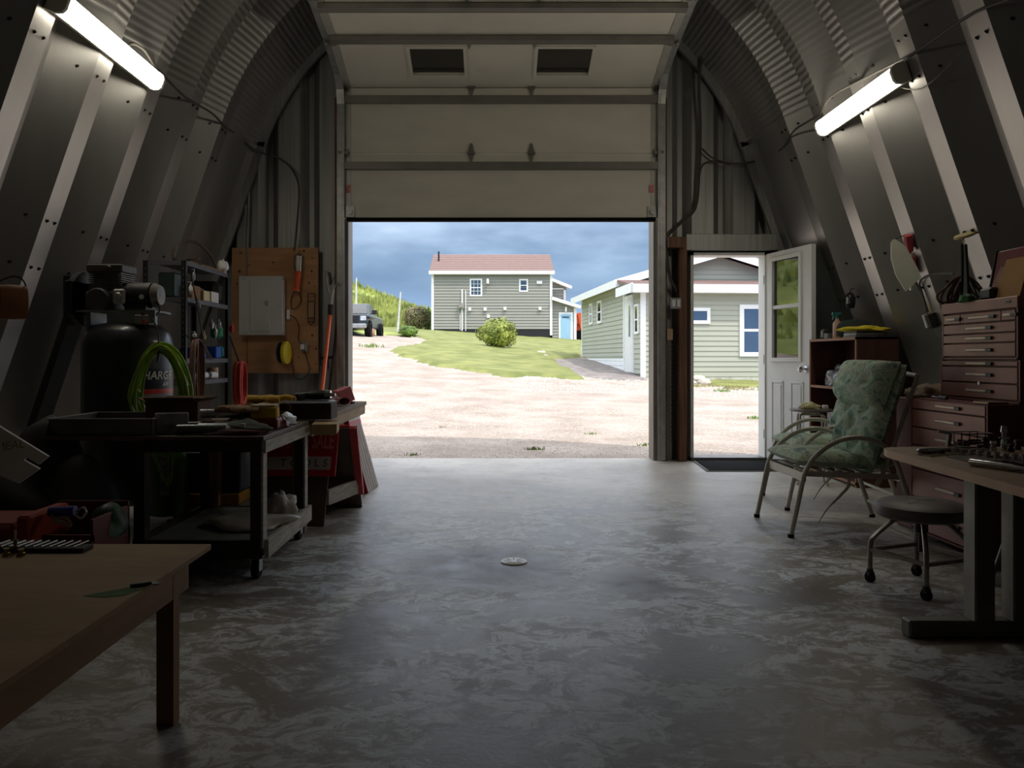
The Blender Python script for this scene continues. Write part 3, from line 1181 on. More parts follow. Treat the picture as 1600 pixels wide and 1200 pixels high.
# ---- loose stones on the drive near the threshold
def pebbles(name, n, xr, yr, sz, m, seed):
    rnd = random.Random(seed)
    mb = MB()
    for _ in range(n):
        x_, y_ = rnd.uniform(*xr), yr[0] + (yr[1] - yr[0]) * rnd.random() ** 1.4
        r = rnd.uniform(*sz)
        z = terr(x_, y_)
        a = rnd.random() * 6
        vs = [(x_ + r * math.cos(a + k * PI / 2) * rnd.uniform(.7, 1.3), y_ + r * math.sin(a + k * PI / 2), z - r * .1) for k in range(4)]
        vs.append((x_, y_, z + r * 0.6))
        mb.add(vs, [(0, 1, 4), (1, 2, 4), (2, 3, 4), (3, 0, 4)])
    o = mb.build(name, m)
    o['kind'] = 'stuff'
    return o


p1 = pebbles('gravel', 9000, (-2.6, 5.0), (7.95, 14), (0.006, 0.018), mat('pebble', (188, 178, 166), 0.9, var=0.3, scale=30), 3)
tag(p1, 'small loose pale gravel stones scattered on the drive beyond the threshold', 'gravel')
p2 = pebbles('crushed_gravel', 5000, (0.5, 9.5), (17, 24), (0.02, 0.045), mat('white_stone', (174, 168, 160), 0.9, var=0.2, scale=30), 4)
tag(p2, 'band of coarser white stones where the drive meets the sage building', 'gravel')


def leaves(name, parent, c, r, n, size, m, seed, shape=None, world=False, kind=None):
    rnd = random.Random(seed)
    mb = MB()
    for _ in range(n):
        while True:
            d_ = Vector((rnd.gauss(0, 1), rnd.gauss(0, 1), rnd.gauss(0, 1))).normalized()
            k = 0.55 + 0.5 * rnd.random() ** 0.5
            k *= 1 + 0.30 * noise.noise(d_ * 2.2 + Vector((seed, 0, 0)))
            q = Vector((c[0] + d_.x * r[0] * k, c[1] + d_.y * r[1] * k, c[2] + d_.z * r[2] * k))
            if shape is None or shape(q): break
        s_ = size * rnd.uniform(0.6, 1.4)
        a = Vector((rnd.gauss(0, 1), rnd.gauss(0, 1), rnd.gauss(0, 1))).normalized()
        b2 = (d_ + a * 0.8).normalized().cross(a).normalized()
        a2 = b2.cross((d_ + a * .5).normalized())
        mb.add([q - a2 * s_, q + b2 * s_ * 0.5, q + a2 * s_, q - b2 * s_ * 0.5], [(0, 1, 2, 3)])
    return mb.build(name, m, parent, world=world, kind=kind)


def shrub(name, label, base, h, r, m, n=1500, size=0.06, seed=1, mstem=None, cat='shrub', group=None, zk=0.55):
    t_ = thing(name, label, cat, tuple(base), group=group)
    leaves('foliage', t_, (0, 0, h * zk), (r, r, h * 0.5), n, size, m, seed)
    mb = MB()
    rnd = random.Random(seed)
    for k in range(6):
        a = rnd.random() * 6.3
        mb.tube([(0.03 * math.cos(a), 0.03 * math.sin(a), -0.1), (r * .3 * math.cos(a), r * .3 * math.sin(a), h * .35), (r * .6 * math.cos(a), r * .6 * math.sin(a), h * .7)],
                [h * .018, h * .012, h * .006], 5)
    mb.build('stem', mstem or M_DARKW, t_)
    return t_


M_LEAF_Y = mat('yellow_green_leaf', (122, 138, 58), 0.7, var=0.35, scale=1.4, rgb2=(172, 180, 84))
M_LEAF_G = mat('mid_green_leaf', (88, 118, 52), 0.7, var=0.35, scale=1.5, rgb2=(132, 162, 76))
M_LEAF_D = mat('dark_conifer', (44, 62, 44), 0.8, var=0.35, scale=1.2)
M_LEAF_B = mat('brownish_leaf', (112, 106, 78), 0.8, var=0.3, scale=1.2, rgb2=(140, 132, 96))
M_LEAF_P = mat('purple_leaf', (96, 66, 66), 0.8, var=0.3, scale=2)

b1 = TP(778, 545)
kk = b1.y / F
shrub('round_bush', 'big round yellow-green bush on the lawn in front of the grey house', b1, 44 * kk, 29 * kk, M_LEAF_Y, 5200, 2.2 * kk, 11)
b2 = TP(755, 522)
shrub('purple_bush', 'small purplish leafless-looking bush behind the big round bush', b2, 22 * b2.y / F, 9 * b2.y / F, M_LEAF_P, 700, 1.3 * b2.y / F, 12)
b3 = TP(638, 526)
kk = b3.y / F
shrub('low_bush', 'low bright green bush at the end of the drive beside the white pole', b3, 16 * kk, 15 * kk, M_LEAF_G, 2200, 1.3 * kk, 13)
b4 = Vector((XU(650, 62), 62, terr(XU(650, 62), 62)))
kk = 62 / F
shrub('brown_thicket', 'tall brownish thicket against the corner of the grey house', b4, 36 * kk, 20 * kk, M_LEAF_B, 2600, 1.6 * kk, 14)
b5 = Vector((XU(668, 64), 64, terr(XU(668, 64), 64)))
shrub('green_thicket', 'dark green thicket touching the white corner of the grey house', b5, 34 * 64 / F, 10 * 64 / F, M_LEAF_G, 1200, 1.5 * kk, 15)
b6 = TP(858, 529)
shrub('foundation_plant', 'low dark green plant at the right foot of the grey house', b6, 9 * b6.y / F, 13 * b6.y / F, M_LEAF_G, 700, 1.2 * b6.y / F, 16)
# yellow-green scrub on the meadow (uncountable)
rnd = random.Random(5)
mb = MB()
for _ in range(12000):
    y_ = rnd.uniform(24, 118); x_ = rnd.uniform(XU(430, y_), XU(676, y_)) if y_ > 62 else rnd.uniform(-48, -14)
    if x_ > -14 and y_ < 64: continue
    z = terr(x_, y_); h = rnd.uniform(0.3, 1.6) * (0.6 + 0.8 * noise.noise(Vector((x_ * .2, y_ * .2, 0)))); h = max(h, 0.2)
    a = rnd.random() * 3.14; w_ = h * .4
    mb.add([(x_ - w_ * math.cos(a), y_ - w_ * math.sin(a), z - .1), (x_ + w_ * math.cos(a), y_ + w_ * math.sin(a), z - .1), (x_ + rnd.uniform(-.2, .2), y_, z + h)], [(0, 1, 2)])
o = mb.build('scrub', mat('scrub_leaf', (118, 134, 62), 0.8, var=0.4, scale=0.4, rgb2=(176, 182, 96)))
o['kind'] = 'stuff'; tag(o, 'yellow-green scrub covering the rising meadow left of the grey house', 'scrub')

# conifers on the ridge, one by one
con = []
for (u, vtop_, Yc) in ((571, 459, 118), (564, 466, 116), (585, 462, 119), (592, 470, 117), (601, 473, 118), (613, 475, 116), (620, 478, 118), (627, 480, 117),
                       (577, 468, 115), (607, 470, 120), (552, 470, 116), (670, 478, 112), (558, 462, 117)):
    x_ = XU(u, Yc); zb = terr(x_, Yc); zt = ZV(vtop_, Yc)
    h = max(2.2, zt - zb)
    zb = min(zb, zt - h)
    t_ = thing('spruce', 'dark spruce on the distant ridge left of the grey house', 'tree', (x_, Yc, terr(x_, Yc)), group='dark spruces along the ridge')
    mb = MB(); r2_ = random.Random(int(u))
    hh = zt - terr(x_, Yc)
    for k in range(7):
        zz = hh * (0.15 + 0.8 * k / 7); rr_ = hh * 0.24 * (1 - k / 7.6)
        vs = [(0, 0, zz + hh * 0.2)]
        for i in range(9):
            a = i / 9 * 2 * PI + k
            q = rr_ * r2_.uniform(.6, 1.2)
            vs.append((q * math.cos(a), q * math.sin(a), zz - r2_.uniform(0, .08) * hh))
        mb.add(vs, [(0, 1 + i, 1 + (i + 1) % 9) for i in range(9)])
    mb.build('foliage', M_LEAF_D, t_)
    mb = MB(); mb.cyl((0, 0, -0.3), (0, 0, hh * .9), hh * .02, hh * .005, 6); mb.build('trunk', M_DARKW, t_)
# trees seen over the sage building (right)
for (u, vt, Yc, nm) in ((1172, 392, 48, 'a'), (1196, 402, 50, 'b')):
    x_ = XU(u, Yc); zb = terr(x_, Yc); zt = ZV(vt, Yc)
    t_ = thing('spruce', ('tall dark spruce showing above the sage building roof' if nm == 'a' else 'dark spruce behind the sage roof beside the open door leaf'), 'tree', (x_, Yc, zb))
    mb = MB(); r2_ = random.Random(int(u)); hh = zt - zb
    for k in range(16):
        zz = hh * (0.25 + 0.72 * k / 16); rr_ = hh * 0.20 * (1 - k / 17)
        for i in range(7):
            a = r2_.random() * 6.3; q = rr_ * r2_.uniform(.6, 1.2)
            e_ = Vector((q * math.cos(a), q * math.sin(a), zz - .03 * hh))
            sd_ = Vector((-math.sin(a), math.cos(a), 0)) * q * .22
            mb.add([(0, 0, zz), e_ + sd_, e_ * 1.05, e_ - sd_], [(0, 1, 2, 3)])
    mb.build('foliage', M_LEAF_D, t_)
    mb = MB(); mb.cyl((0, 0, -0.3), (0, 0, hh * .97), .14, .02, 6); mb.build('trunk', M_DARKW, t_)

# white poles / dead stems
M_POLE = mat('weathered_white_pole', (200, 200, 198), 0.7, var=0.1)
for (u0, v0, u1, v1, Y, lb) in ((621, 516, 626, 456, 46, 'thin white leaning pole standing beside the low green bush'),
                               (556, 505, 557, 434, 60, 'tall pale pole behind the parked truck by the left door jamb'),
                               (661, 500, 661, 480, 66, 'short pale stump in the thicket left of the grey house')):
    a = P(u0, v0, Y); a.z = terr(a.x, a.y) - .1
    bt = P(u1, v1, Y)
    mb = MB(Matrix.Translation(-a)); mb.cyl(a, bt, 2.2 * Y / F, 1.0 * Y / F, 8)
    o = mb.build('pole', M_POLE, smooth=True); o.location = a
    tag(o, lb, 'pole')

# ---------------------------------------------------------------- siding wall helper
def siding(mb, p0, p1, z0, ztop, course=0.2, proud=0.025, nrm=None, n=None):
    """lapped siding between ground points p0->p1; ztop may be a function of t in 0..1"""
    p0 = Vector((p0[0], p0[1], 0)); p1 = Vector((p1[0], p1[1], 0))
    d_ = (p1 - p0); L = d_.length; d_.normalize()
    nm = Vector(nrm) if nrm else Vector((d_.y, -d_.x, 0))
    zf = ztop if callable(ztop) else (lambda t_: ztop)
    zb = z0 if callable(z0) else (lambda t_: z0)
    zmax = max(zf(k / 20) for k in range(21)); zmin = min(zb(k / 20) for k in range(21))
    k = 0
    z = zmin
    while z < zmax - 1e-4:
        zt = min(z + course, zmax)
        # span of t where the wall is above z
        nseg = 40 if callable(ztop) or callable(z0) else 1
        for i in range(nseg):
            ta, tb = i / nseg, (i + 1) / nseg
            za, zb_ = min(zt, zf(ta)), min(zt, zf(tb))
            if za <= z and zb_ <= z: continue
            za, zb_ = max(za, z), max(zb_, z)
            A = p0 + d_ * L * ta; B = p0 + d_ * L * tb
            mb.add([A + nm * proud + Vector((0, 0, z)), B + nm * proud + Vector((0, 0, z)), B + Vector((0, 0, zb_)), A + Vector((0, 0, za)),
                    A + Vector((0, 0, z)), B + Vector((0, 0, z))], [(0, 1, 2, 3), (4, 5, 1, 0)])
        z += course
    return mb


def win_unit(parent, x0, x1, z0, z1, y, fw, mull_h=(), mull_v=(), axis='X', off=None, name='window'):
    """window on a wall facing -Y at depth y; x,z rectangle outer"""
    def bx(mb, a, b_, c_, d_, ya, yb):
        if off is None: mb.box(a, b_, ya, yb, c_, d_)
        else: mb.box(a, b_, ya, yb, c_, d_, T=off)
    mb = MB()
    bx(mb, x0, x1, z0, z0 + fw, y - .06, y + .02); bx(mb, x0, x1, z1 - fw, z1, y - .06, y + .02)
    bx(mb, x0, x0 + fw, z0 + fw, z1 - fw, y - .06, y + .02); bx(mb, x1 - fw, x1, z0 + fw, z1 - fw, y - .06, y + .02)
    for h in mull_h: bx(mb, x0 + fw, x1 - fw, h - fw * .3, h + fw * .3, y - .056, y)
    f_ = mb.build(name, M_TRIM, parent, world=True)
    if mull_v:
        mb = MB()
        for vv in mull_v: bx(mb, vv - fw * .12, vv + fw * .12, z0 + fw, z1 - fw, y - .054, y - .03)
        for q in (0.25, 0.75):
            zz = z0 + fw + (z1 - z0 - 2 * fw) * q
            bx(mb, x0 + fw, x1 - fw, zz - fw * .12, zz + fw * .12, y - .054, y - .03)
        mb.build('glazing_bar', M_TRIM, f_, world=True)
        # MW for child already carries the parent's frame
    mb = MB(); bx(mb, x0 + fw, x1 - fw, z0 + fw, z1 - fw, y - .048, y - .042)
    pn_ = mb.build('pane', M_PANE, f_, world=True)
    mb = MB(); bx(mb, x0 + fw, x1 - fw, z0 + fw, z1 - fw, y - .036, y - .024)
    mb.build('sky_tint_backing', mat('pane_sky_blue', (128, 156, 188), 0.8, var=0.15, scale=1), f_, world=True)  # blue sheet behind the pane, sky reflection put into its colour
    return f_


# ---------------------------------------------------------------- grey house
YH = 60.0
kh = YH / F
hx0, hx1 = XU(676, YH), XU(861, YH)
hz0, hz1 = ZV(514, YH), ZV(427, YH)
H = thing('house', 'two-storey grey-green sided house with a brown roof across the lawn', 'house', ((hx0 + hx1) / 2, YH, hz0 - .3))
zb_l, zb_r = ZV(514, YH), ZV(516, YH)
mb = MB()
course = 4.6 * kh
siding(mb, (hx0, YH), (hx1, YH), hz0, hz1, course, 0.05)
mb.build('siding', M_SIDING, H, world=True)
mb = MB(); mb.box(hx0 + .05, hx1 - .05, YH + .05, YH + 8, hz0 - 1.6, hz1 + .1)
mb.build('wall', M_SIDING, H, world=True)
mb = MB(); mb.box(hx0 + .1, hx1 - .05, YH - .02, YH + .06, hz0 - 1.5, hz0)
mb.build('foundation', mat('dark_foundation', (38, 38, 42), 0.9), H, world=True)
for xx, zz in ((hx0, hz0 - .15), (hx1, hz0 - .5)):
    mb = MB(); mb.box(xx - 1.9 * kh, xx + 1.9 * kh, YH - .1, YH + .1, zz, hz1); mb.build('corner_trim', M_TRIM, H, world=True)
# roof
rz_e, rz_r = ZV(424, YH), None
Ye, Yr = YH - 0.35, YH + 3.9
rz_r = CAMH - (398 - 560) * Yr / F
mb = MB()
xa, xb = XU(671, Ye), XU(865.5, Ye)
xc_, xd_ = XU(677, Yr), XU(859, Yr)
xm0, xm1 = xa + .1, xb - .1
for (y0_, z0_, y1_, z1_) in ((Ye, rz_e, Yr, rz_r), (2 * Yr - Ye, rz_e, Yr, rz_r)):
    nrows = 9
    for i in range(nrows):
        a, b_ = i / nrows, (i + 1) / nrows
        ya_, yb_ = y0_ + (y1_ - y0_) * a, y0_ + (y1_ - y0_) * b_
        za_, zb_ = z0_ + (z1_ - z0_) * a, z0_ + (z1_ - z0_) * b_
        mb.add([(xa, ya_, za_ + .05), (xb, ya_, za_ + .05), (xb, yb_, zb_ + .02), (xa, yb_, zb_ + .02), (xa, ya_, za_ - .05), (xb, ya_, za_ - .05), (xb, yb_, zb_ - .1), (xa, yb_, zb_ - .1)],
               [(0, 1, 2, 3), (7, 6, 5, 4), (4, 5, 1, 0), (0, 3, 7, 4), (1, 5, 6, 2)])
mb.build('roof', M_ROOF, H, world=True)
mb = MB(); mb.box(xa - .05, xb + .05, Ye - .06, Ye + .03, ZV(428.5, Ye), ZV(423, Ye)); mb.build('fascia', M_TRIM, H, world=True)
mb = MB(); mb.box(xa, xb, Ye, YH + .1, hz1 - .02, hz1 + .03); mb.build('soffit', M_TRIM, H, world=True)
for (xx) in (xa + .3, xb - .3):
    mb = MB(); mb.add([(xx, YH + .05, hz1), (xx, 2 * Yr - YH, hz1), (xx, Yr, rz_r - .15)], [(0, 1, 2)]); mb.build('gable', M_SIDING, H, world=True, solid=.05)
mb = MB(); pq = P(685.5, 402, Ye + 2.4); mb.cyl((pq.x, pq.y, pq.z - .4), (pq.x, pq.y, ZV(393, pq.y)), .07, n=8); mb.build('vent_pipe', M_BLACK, H, world=True)
win_unit(H, XU(734, YH), XU(753.3, YH), ZV(463, YH), ZV(435.5, YH), YH, 2.3 * kh, (ZV(449.5, YH),), (XU(740.5, YH), XU(746.5, YH)))
win_unit(H, XU(811, YH), XU(825, YH), ZV(456, YH), ZV(436, YH), YH, 2.3 * kh, (ZV(446, YH),))
# meter, pipes, vents, lamps
mb = MB()
mb.cyl(P(722, 452, YH - .15), P(722, 517, YH - .15), .055, n=8); mb.cyl(P(727.5, 454, YH - .12), P(727.5, 517, YH - .12), .035, n=8)
mb.cyl(P(719, 490, YH - .1), P(719, 516, YH - .1), .03, n=8)
mb.build('conduit', M_TRIM, H, world=True)
mb = MB(); mb.box(XU(717, YH), XU(725.5, YH), YH - .35, YH, ZV(482.5, YH), ZV(474, YH)); mb.cyl(P(721, 478, YH - .45), P(721, 478, YH - .3), .12, n=12)
mb.build('meter_box', M_GREYW, H, world=True)
for (u, v) in ((734, 484), (758, 484), (789, 483), (843.5, 483), (763, 495)):
    mb = MB(); mb.box(XU(u - 2.3, YH), XU(u + 2.3, YH), YH - .22, YH, ZV(v + 2, YH), ZV(v - 3, YH)); mb.build('vent_hood', M_TRIM, H, world=True, bev=.02)
mb = MB(); mb.box(XU(760.5, YH), XU(763.5, YH), YH - .3, YH, ZV(443, YH), ZV(436, YH)); mb.cyl(P(762, 437, YH - .3), P(762, 443, YH - .3), .1, n=8); mb.build('wall_lamp', M_TRIM, H, world=True)
mb = MB()
mb.box(XU(838.5, YH), XU(847, YH), YH - .1, YH, ZV(444, YH), ZV(439, YH))
for k in range(3): mb.box(XU(839 + 2.8 * k, YH), XU(841 + 2.8 * k, YH), YH - .16, YH - .1, ZV(443.4, YH), ZV(440, YH))
mb.build('vent_hood', M_TRIM, H, world=True)
# rear wing (upper gable piece) and side porch with the blue door
YP = YH + 1.0
mb = MB()
x0_, x1_ = XU(863, YP), XU(885, YP)
siding(mb, (x0_, YP), (x1_, YP), ZV(480, YP), lambda t_: ZV(438 + 10 * t_, YP), course, .05)
mb.box(x0_, x1_, YP + .05, YP + 4, ZV(480, YP), ZV(450, YP))
mb.build('siding', M_SIDING, H, world=True)
mb = MB()
mb.bar(P(862, 437, YP - .3), P(893, 449.5, YP - .3), .5, .22); mb.box(XU(880.5, YP), XU(884, YP), YP - .1, YP, ZV(478, YP), ZV(451, YP)); mb.box(XU(863, YP), XU(884, YP), YP - .1, YP, ZV(452.5, YP), ZV(450.5, YP))
mb.build('fascia', M_TRIM, H, world=True)
mb = MB()
YQ = YH + .2
x0_, x1_ = XU(863, YQ), XU(900, YQ)
siding(mb, (x0_, YQ), (x1_, YQ), ZV(532, YQ), lambda t_: ZV(467 + 13 * t_, YQ), course, .05)
mb.box(x0_, x1_, YQ + .05, YQ + 4, ZV(532, YQ) - .3, ZV(481, YQ))
mb.build('siding', M_SIDING, H, world=True)
mb = MB(); mb.bar(P(862, 466, YQ - .3), P(907, 480, YQ - .3), .5, .24); mb.box(XU(896.5, YQ), XU(900.5, YQ), YQ - .1, YQ + .1, ZV(532.5, YQ), ZV(481, YQ)); mb.build('fascia', M_TRIM, H, world=True)
mb = MB(); mb.add([P(862, 463, YQ - .4), P(908, 478, YQ - .4), P(905, 477, YQ + 4), P(862, 463.5, YQ + 4)], [(0, 1, 2, 3)]); mb.build('roof', M_ROOF, H, world=True, solid=.08)
dr_ = MB(); dr_.box(XU(873, YQ), XU(895, YQ), YQ - .09, YQ, ZV(532, YQ), ZV(488, YQ)); dr_ = dr_.build('door_frame', M_TRIM, H, world=True)
mb = MB(); mb.box(XU(876, YQ), XU(891.5, YQ), YQ - .13, YQ - .09, ZV(531.5, YQ), ZV(491, YQ)); mb.build('door', mat('light_blue_door', (150, 190, 215), 0.5, var=0.04), H, world=True)
mb = MB(); mb.box(XU(878, YQ), XU(889, YQ), YQ - .14, YQ - .13, ZV(497, YQ), ZV(494.5, YQ)); mb.build('door_light', M_PANE, H, world=True)
mb = MB(); mb.box(XU(882.5, YQ), XU(885, YQ), YQ - .3, YQ, ZV(487.5, YQ), ZV(480, YQ)); mb.build('wall_lamp', M_TRIM, H, world=True)

# ---------------------------------------------------------------- orange machine behind
YO = 66
oo = thing('excavator', 'orange machine with a slanted boom parked behind the house corner', 'machine', (XU(903, YO), YO, terr(XU(903, YO), YO)))
M_ORM = mat('orange_machine_paint', (214, 92, 48), 0.5, var=0.15)
mb = MB(); mb.box(XU(897, YO), XU(911, YO), YO, YO + 2.2, ZV(517, YO), ZV(506, YO)); mb.build('body', M_ORM, oo, world=True, bev=.08)
mb = MB(); mb.bar(P(905, 506, YO), P(901, 492, YO), .32, .3); mb.bar(P(909, 512, YO - .1), P(905, 490, YO - .1), .3, .3); mb.bar(P(897, 493, YO), P(907, 490.5, YO), .25, .25); mb.build('boom', M_ORM, oo, world=True)
mb = MB(); mb.box(XU(898, YO), XU(904, YO), YO + .3, YO + 1.8, ZV(506, YO), ZV(495, YO)); mb.build('cab', M_PANE, oo, world=True)
mb = MB(); mb.box(XU(896, YO), XU(912, YO), YO - .1, YO + 2.3, terr(XU(903, YO), YO), ZV(517, YO)); mb.build('track', M_RUBBER, oo, world=True, bev=.1)

# ---------------------------------------------------------------- sage building
A0 = Vector((4.49, 23.1, 0))
av = Vector((-0.079, 1, 0)).normalized()
au = Vector((1, 0.079, 0)).normalized()
SB = thing('outbuilding', 'sage green sided outbuilding with white trim across the drive', 'building', (A0.x, A0.y, 0.40))


def S(u_, v_, z): return A0 + au * u_ + av * v_ + Vector((0, 0, z))


SM = Matrix(((au.x, av.x, 0, A0.x), (au.y, av.y, 0, A0.y), (0, 0, 1, 0), (0, 0, 0, 1)))
W1 = 7.6
V1, V2 = 2.05, 9.15
ZG0, ZL = 0.36, 3.03
ZE = 3.54
UA = 3.15
ZA = 4.46
crs = 0.155
# lean-to front siding (courses) and body
mb = MB()
siding(mb, S(0, 0, 0), S(W1, 0, 0), ZG0 + .12, ZL, crs, 0.022)
siding(mb, S(0, V1, 0), S(0, 0, 0), ZG0 + .2, ZL, crs, 0.022)
mb.build('siding', M_SAGE, SB, world=True)
mb = MB(SM); mb.box(.03, W1 - .02, .03, V2 - .05, ZG0 - .1, ZL + .05); mb.box(.25, W1 - .3, V1 + .06, V2 - .3, ZL, ZE - .02)
mb.build('wall', M_SAGE, SB, world=True)
mb = MB(SM); mb.box(-.01, W1, -.01, .1, ZG0 - .2, ZG0 + .13); mb.build('foundation', mat('pale_foundation', (190, 188, 176), 0.9), SB, world=True)
# main side wall (receding)
mb = MB()
siding(mb, S(0.0, V2, 0), S(0.0, V1, 0), lambda t_: 0.98 - .2 * t_, ZE - .06, crs, 0.022)
mb.build('siding', M_SAGE, SB, world=True)
mb = MB(SM); mb.box(-.02, .03, V1, V2, .62, 1.02); mb.build('skirt', M_TRIM, SB, world=True)
# main gable wall above the lean-to
mb = MB()
GW = UA * 2
siding(mb, S(0.0, V1, 0), S(GW, V1, 0), ZL, lambda t_: ZE - .06 + (ZA - ZE) * (1 - abs(2 * t_ - 1)), crs, 0.022)
mb.build('siding', M_SAGE, SB, world=True)
# gable returns
sl = (ZA - ZE) / UA
# roof planes with overhang
for sg in (-1, 1):
    def RP(k, v_, dz=0.0):
        # k = distance from ridge, outward
        return S(UA + sg * k, v_, ZA - sl * k + .12 + dz)
    kmax = UA + .42
    mb = MB()
    vv0, vv1 = V1 - .45, V2 + .3
    nrows = 12
    for i in range(nrows):
        a, b_ = kmax * i / nrows, kmax * (i + 1) / nrows
        q = [RP(a, vv0, 0.0), RP(a, vv1, 0.0), RP(b_, vv1, .02), RP(b_, vv0, .02), RP(a, vv0, -.06), RP(a, vv1, -.06), RP(b_, vv1, -.06), RP(b_, vv0, -.06)]
        mb.add(q, [(0, 1, 2, 3), (7, 6, 5, 4), (0, 3, 7, 4), (1, 5, 6, 2), (3, 2, 6, 7)])
    mb.build('roof', M_ROOF, SB, world=True)
    # rake fascia and eave fascia
    mb = MB()
    q = [RP(0, vv0 - .03, .03), RP(kmax, vv0 - .03, .03), RP(kmax, vv0 - .03, -.22), RP(0, vv0 - .03, -.22), RP(0, vv0, .03), RP(kmax, vv0, .03), RP(kmax, vv0, -.22), RP(0, vv0, -.22)]
    mb.add(q, [(0, 1, 2, 3), (7, 6, 5, 4), (0, 4, 5, 1), (2, 6, 7, 3), (1, 5, 6, 2)])
    q = [RP(kmax, vv0, .03), RP(kmax, vv1, .03), RP(kmax, vv1, -.22), RP(kmax, vv0, -.22), RP(kmax + .04, vv0, .03), RP(kmax + .04, vv1, .03), RP(kmax + .04, vv1, -.22), RP(kmax + .04, vv0, -.22)]
    mb.add(q, [(0, 1, 2, 3), (7, 6, 5, 4), (0, 4, 5, 1), (2, 6, 7, 3), (0, 3, 7, 4), (1, 5, 6, 2)])
    mb.build('fascia', M_TRIM, SB, world=True)
    mb = MB()
    q = [RP(kmax, vv0, -.2), RP(kmax, vv1, -.2), RP(kmax - .5, vv1, -.2 - sl * 0.0), RP(kmax - .5, vv0, -.2)]
    mb.add(q, [(0, 1, 2, 3)]); mb.build('soffit', M_TRIM, SB, world=True, solid=.02)
# back gable wall
mb = MB(); mb.add([S(0, V2, ZG0), S(GW, V2, ZG0), S(GW, V2, ZE), S(UA, V2, ZA), S(0, V2, ZE)], [(0, 1, 2, 3, 4)]); mb.build('wall', M_SAGE, SB, world=True, solid=.05)
# lean-to roof and fascia
mb = MB()
for i in range(4):
    a, b_ = -.35 + (V1 + .35) * i / 4, -.35 + (V1 + .35) * (i + 1) / 4
    za, zb = ZL + .18 + .40 * i / 4, ZL + .18 + .40 * (i + 1) / 4
    mb.add([S(-.38, a, za + .02), S(W1 + .3, a, za + .02), S(W1 + .3, b_, zb), S(-.38, b_, zb), S(-.38, a, za - .06), S(W1 + .3, a, za - .06), S(W1 + .3, b_, zb - .08), S(-.38, b_, zb - .08)],
           [(0, 1, 2, 3), (7, 6, 5, 4), (4, 5, 1, 0), (0, 3, 7, 4), (1, 5, 6, 2)])
mb.build('roof', M_ROOF, SB, world=True)
mb = MB(SM)
mb.box(-.42, W1 + .34, -.40, -.35, ZL - .04, ZL + .21)
mb.box(-.42, -.38, -.40, V1 - .42, ZL - .04, ZL + .24)
mb.build('fascia', M_TRIM, SB, world=True)
mb = MB(SM); mb.box(-.38, W1 + .3, -.35, .02, ZL - .03, ZL); mb.build('soffit', M_TRIM, SB, world=True)
mb = MB(SM)
mb.box(-.04, .10, -.06, .06, ZG0 - .05, ZL); mb.build('corner_trim', M_TRIM, SB, world=True)
mb = MB(SM); mb.box(-.05, .04, V1 - .05, V1 + .06, ZG0 + .3, ZE - .06); mb.build('corner_trim', M_TRIM, SB, world=True)
mb = MB(SM); mb.box(-.05, .04, V2 - .06, V2 + .03, .9, ZE - .06); mb.build('corner_trim', M_TRIM, SB, world=True)
# windows on the front
def sx_at(u):
    # local u on the front face for a pixel column
    # A0 + au*s, X/Y = (u-770)/F
    r = (u - 770) / F
    return (r * A0.y - A0.x) / (au.x - r * au.y)


def sz_at(v, s): return CAMH - (v - 560) * (A0.y + au.y * s) / F


s1 = sx_at(1109); s0 = sx_at(1066)
wa = win_unit(SB, s0, s1, sz_at(506, s1), sz_at(481, s1), 0, .10, off=SM)
s0 = sx_at(1155)
win_unit(SB, s0, s0 + 1.45, sz_at(557, s0), sz_at(476, s0), 0, .13, (sz_at(516, s0),), off=SM)
# windows and door on the left side: rotate the unit so its outward side is -u
SIDE = SM @ Matrix(((0, 1, 0, 0), (-1, 0, 0, 0), (0, 0, 1, 0), (0, 0, 0, 1)))
# local x -> -v ; local y -> u ; use x = -v


def v_at(u):
    r = (u - 770) / F
    return (r * A0.y - A0.x) / (av.x - r * av.y)


def vz(v, vv): return CAMH - (v - 560) * (A0.y + av.y * vv) / F


for (ua, ub, va, vb) in ((922.5, 927, 507.5, 475), (935, 941.5, 506, 471)):
    a, b_ = v_at(ua), v_at(ub)
    win_unit(SB, -a, -b_, vz(va, a), vz(vb, a), 0, .09, ((vz(va, a) + vz(vb, a)) / 2,), off=SIDE)
a, b_ = v_at(993.5), v_at(999.5)
win_unit(SB, -a, -b_, vz(522, a), vz(476, a), 0, .07, (vz(500, a),), off=SIDE)
a, b_ = v_at(979), v_at(991)
dframe = MB(); dframe.box(-a, -b_, -.06, .03, vz(582, a) , vz(464, a), T=SIDE); dframe = dframe.build('door_frame', M_TRIM, SB, world=True)
mb = MB(); mb.box(-a + .08, -b_ - .06, -.09, -.06, vz(581, a), vz(468, a), T=SIDE); dl = mb.build('door', M_WHITE, SB, world=True)
mb = MB(); mb.box(-b_ - .32, -b_ - .14, -.10, -.088, vz(527, a), vz(480, a), T=SIDE); mb.build('pane', M_PANE, dl, world=True)

# rocks by the sage building
M_ROCK = mat('pale_rock', (190, 182, 168), 0.9, var=0.2, scale=5, bump=0.5, bscale=14)
for (u, v, rx, lb) in ((1091, 597, .24, 'largest pale rounded rock at the edge of the weeds in front of the sage building'),
                       (1101, 601, .20, 'smooth rock touching the right side of the largest pale rock'),
                       (1082, 600, .12, 'small pale rock left of the largest rounded rock'),
                       (845, 555, .22, 'flat white rock half sunk in the lawn right of the round bush'),
                       (853, 559, .15, 'smaller flat rock in the lawn at the tip of the path')):
    p = TP(u, v)
    mb = MB(); mb.blob((0, 0, rx * .3), (rx, rx * .8, rx * .5), 14, 8, .15, 1.6, int(u))
    o = mb.build('rock', M_ROCK, smooth=True, ang=180); o.location = p
    tag(o, lb, 'rock')
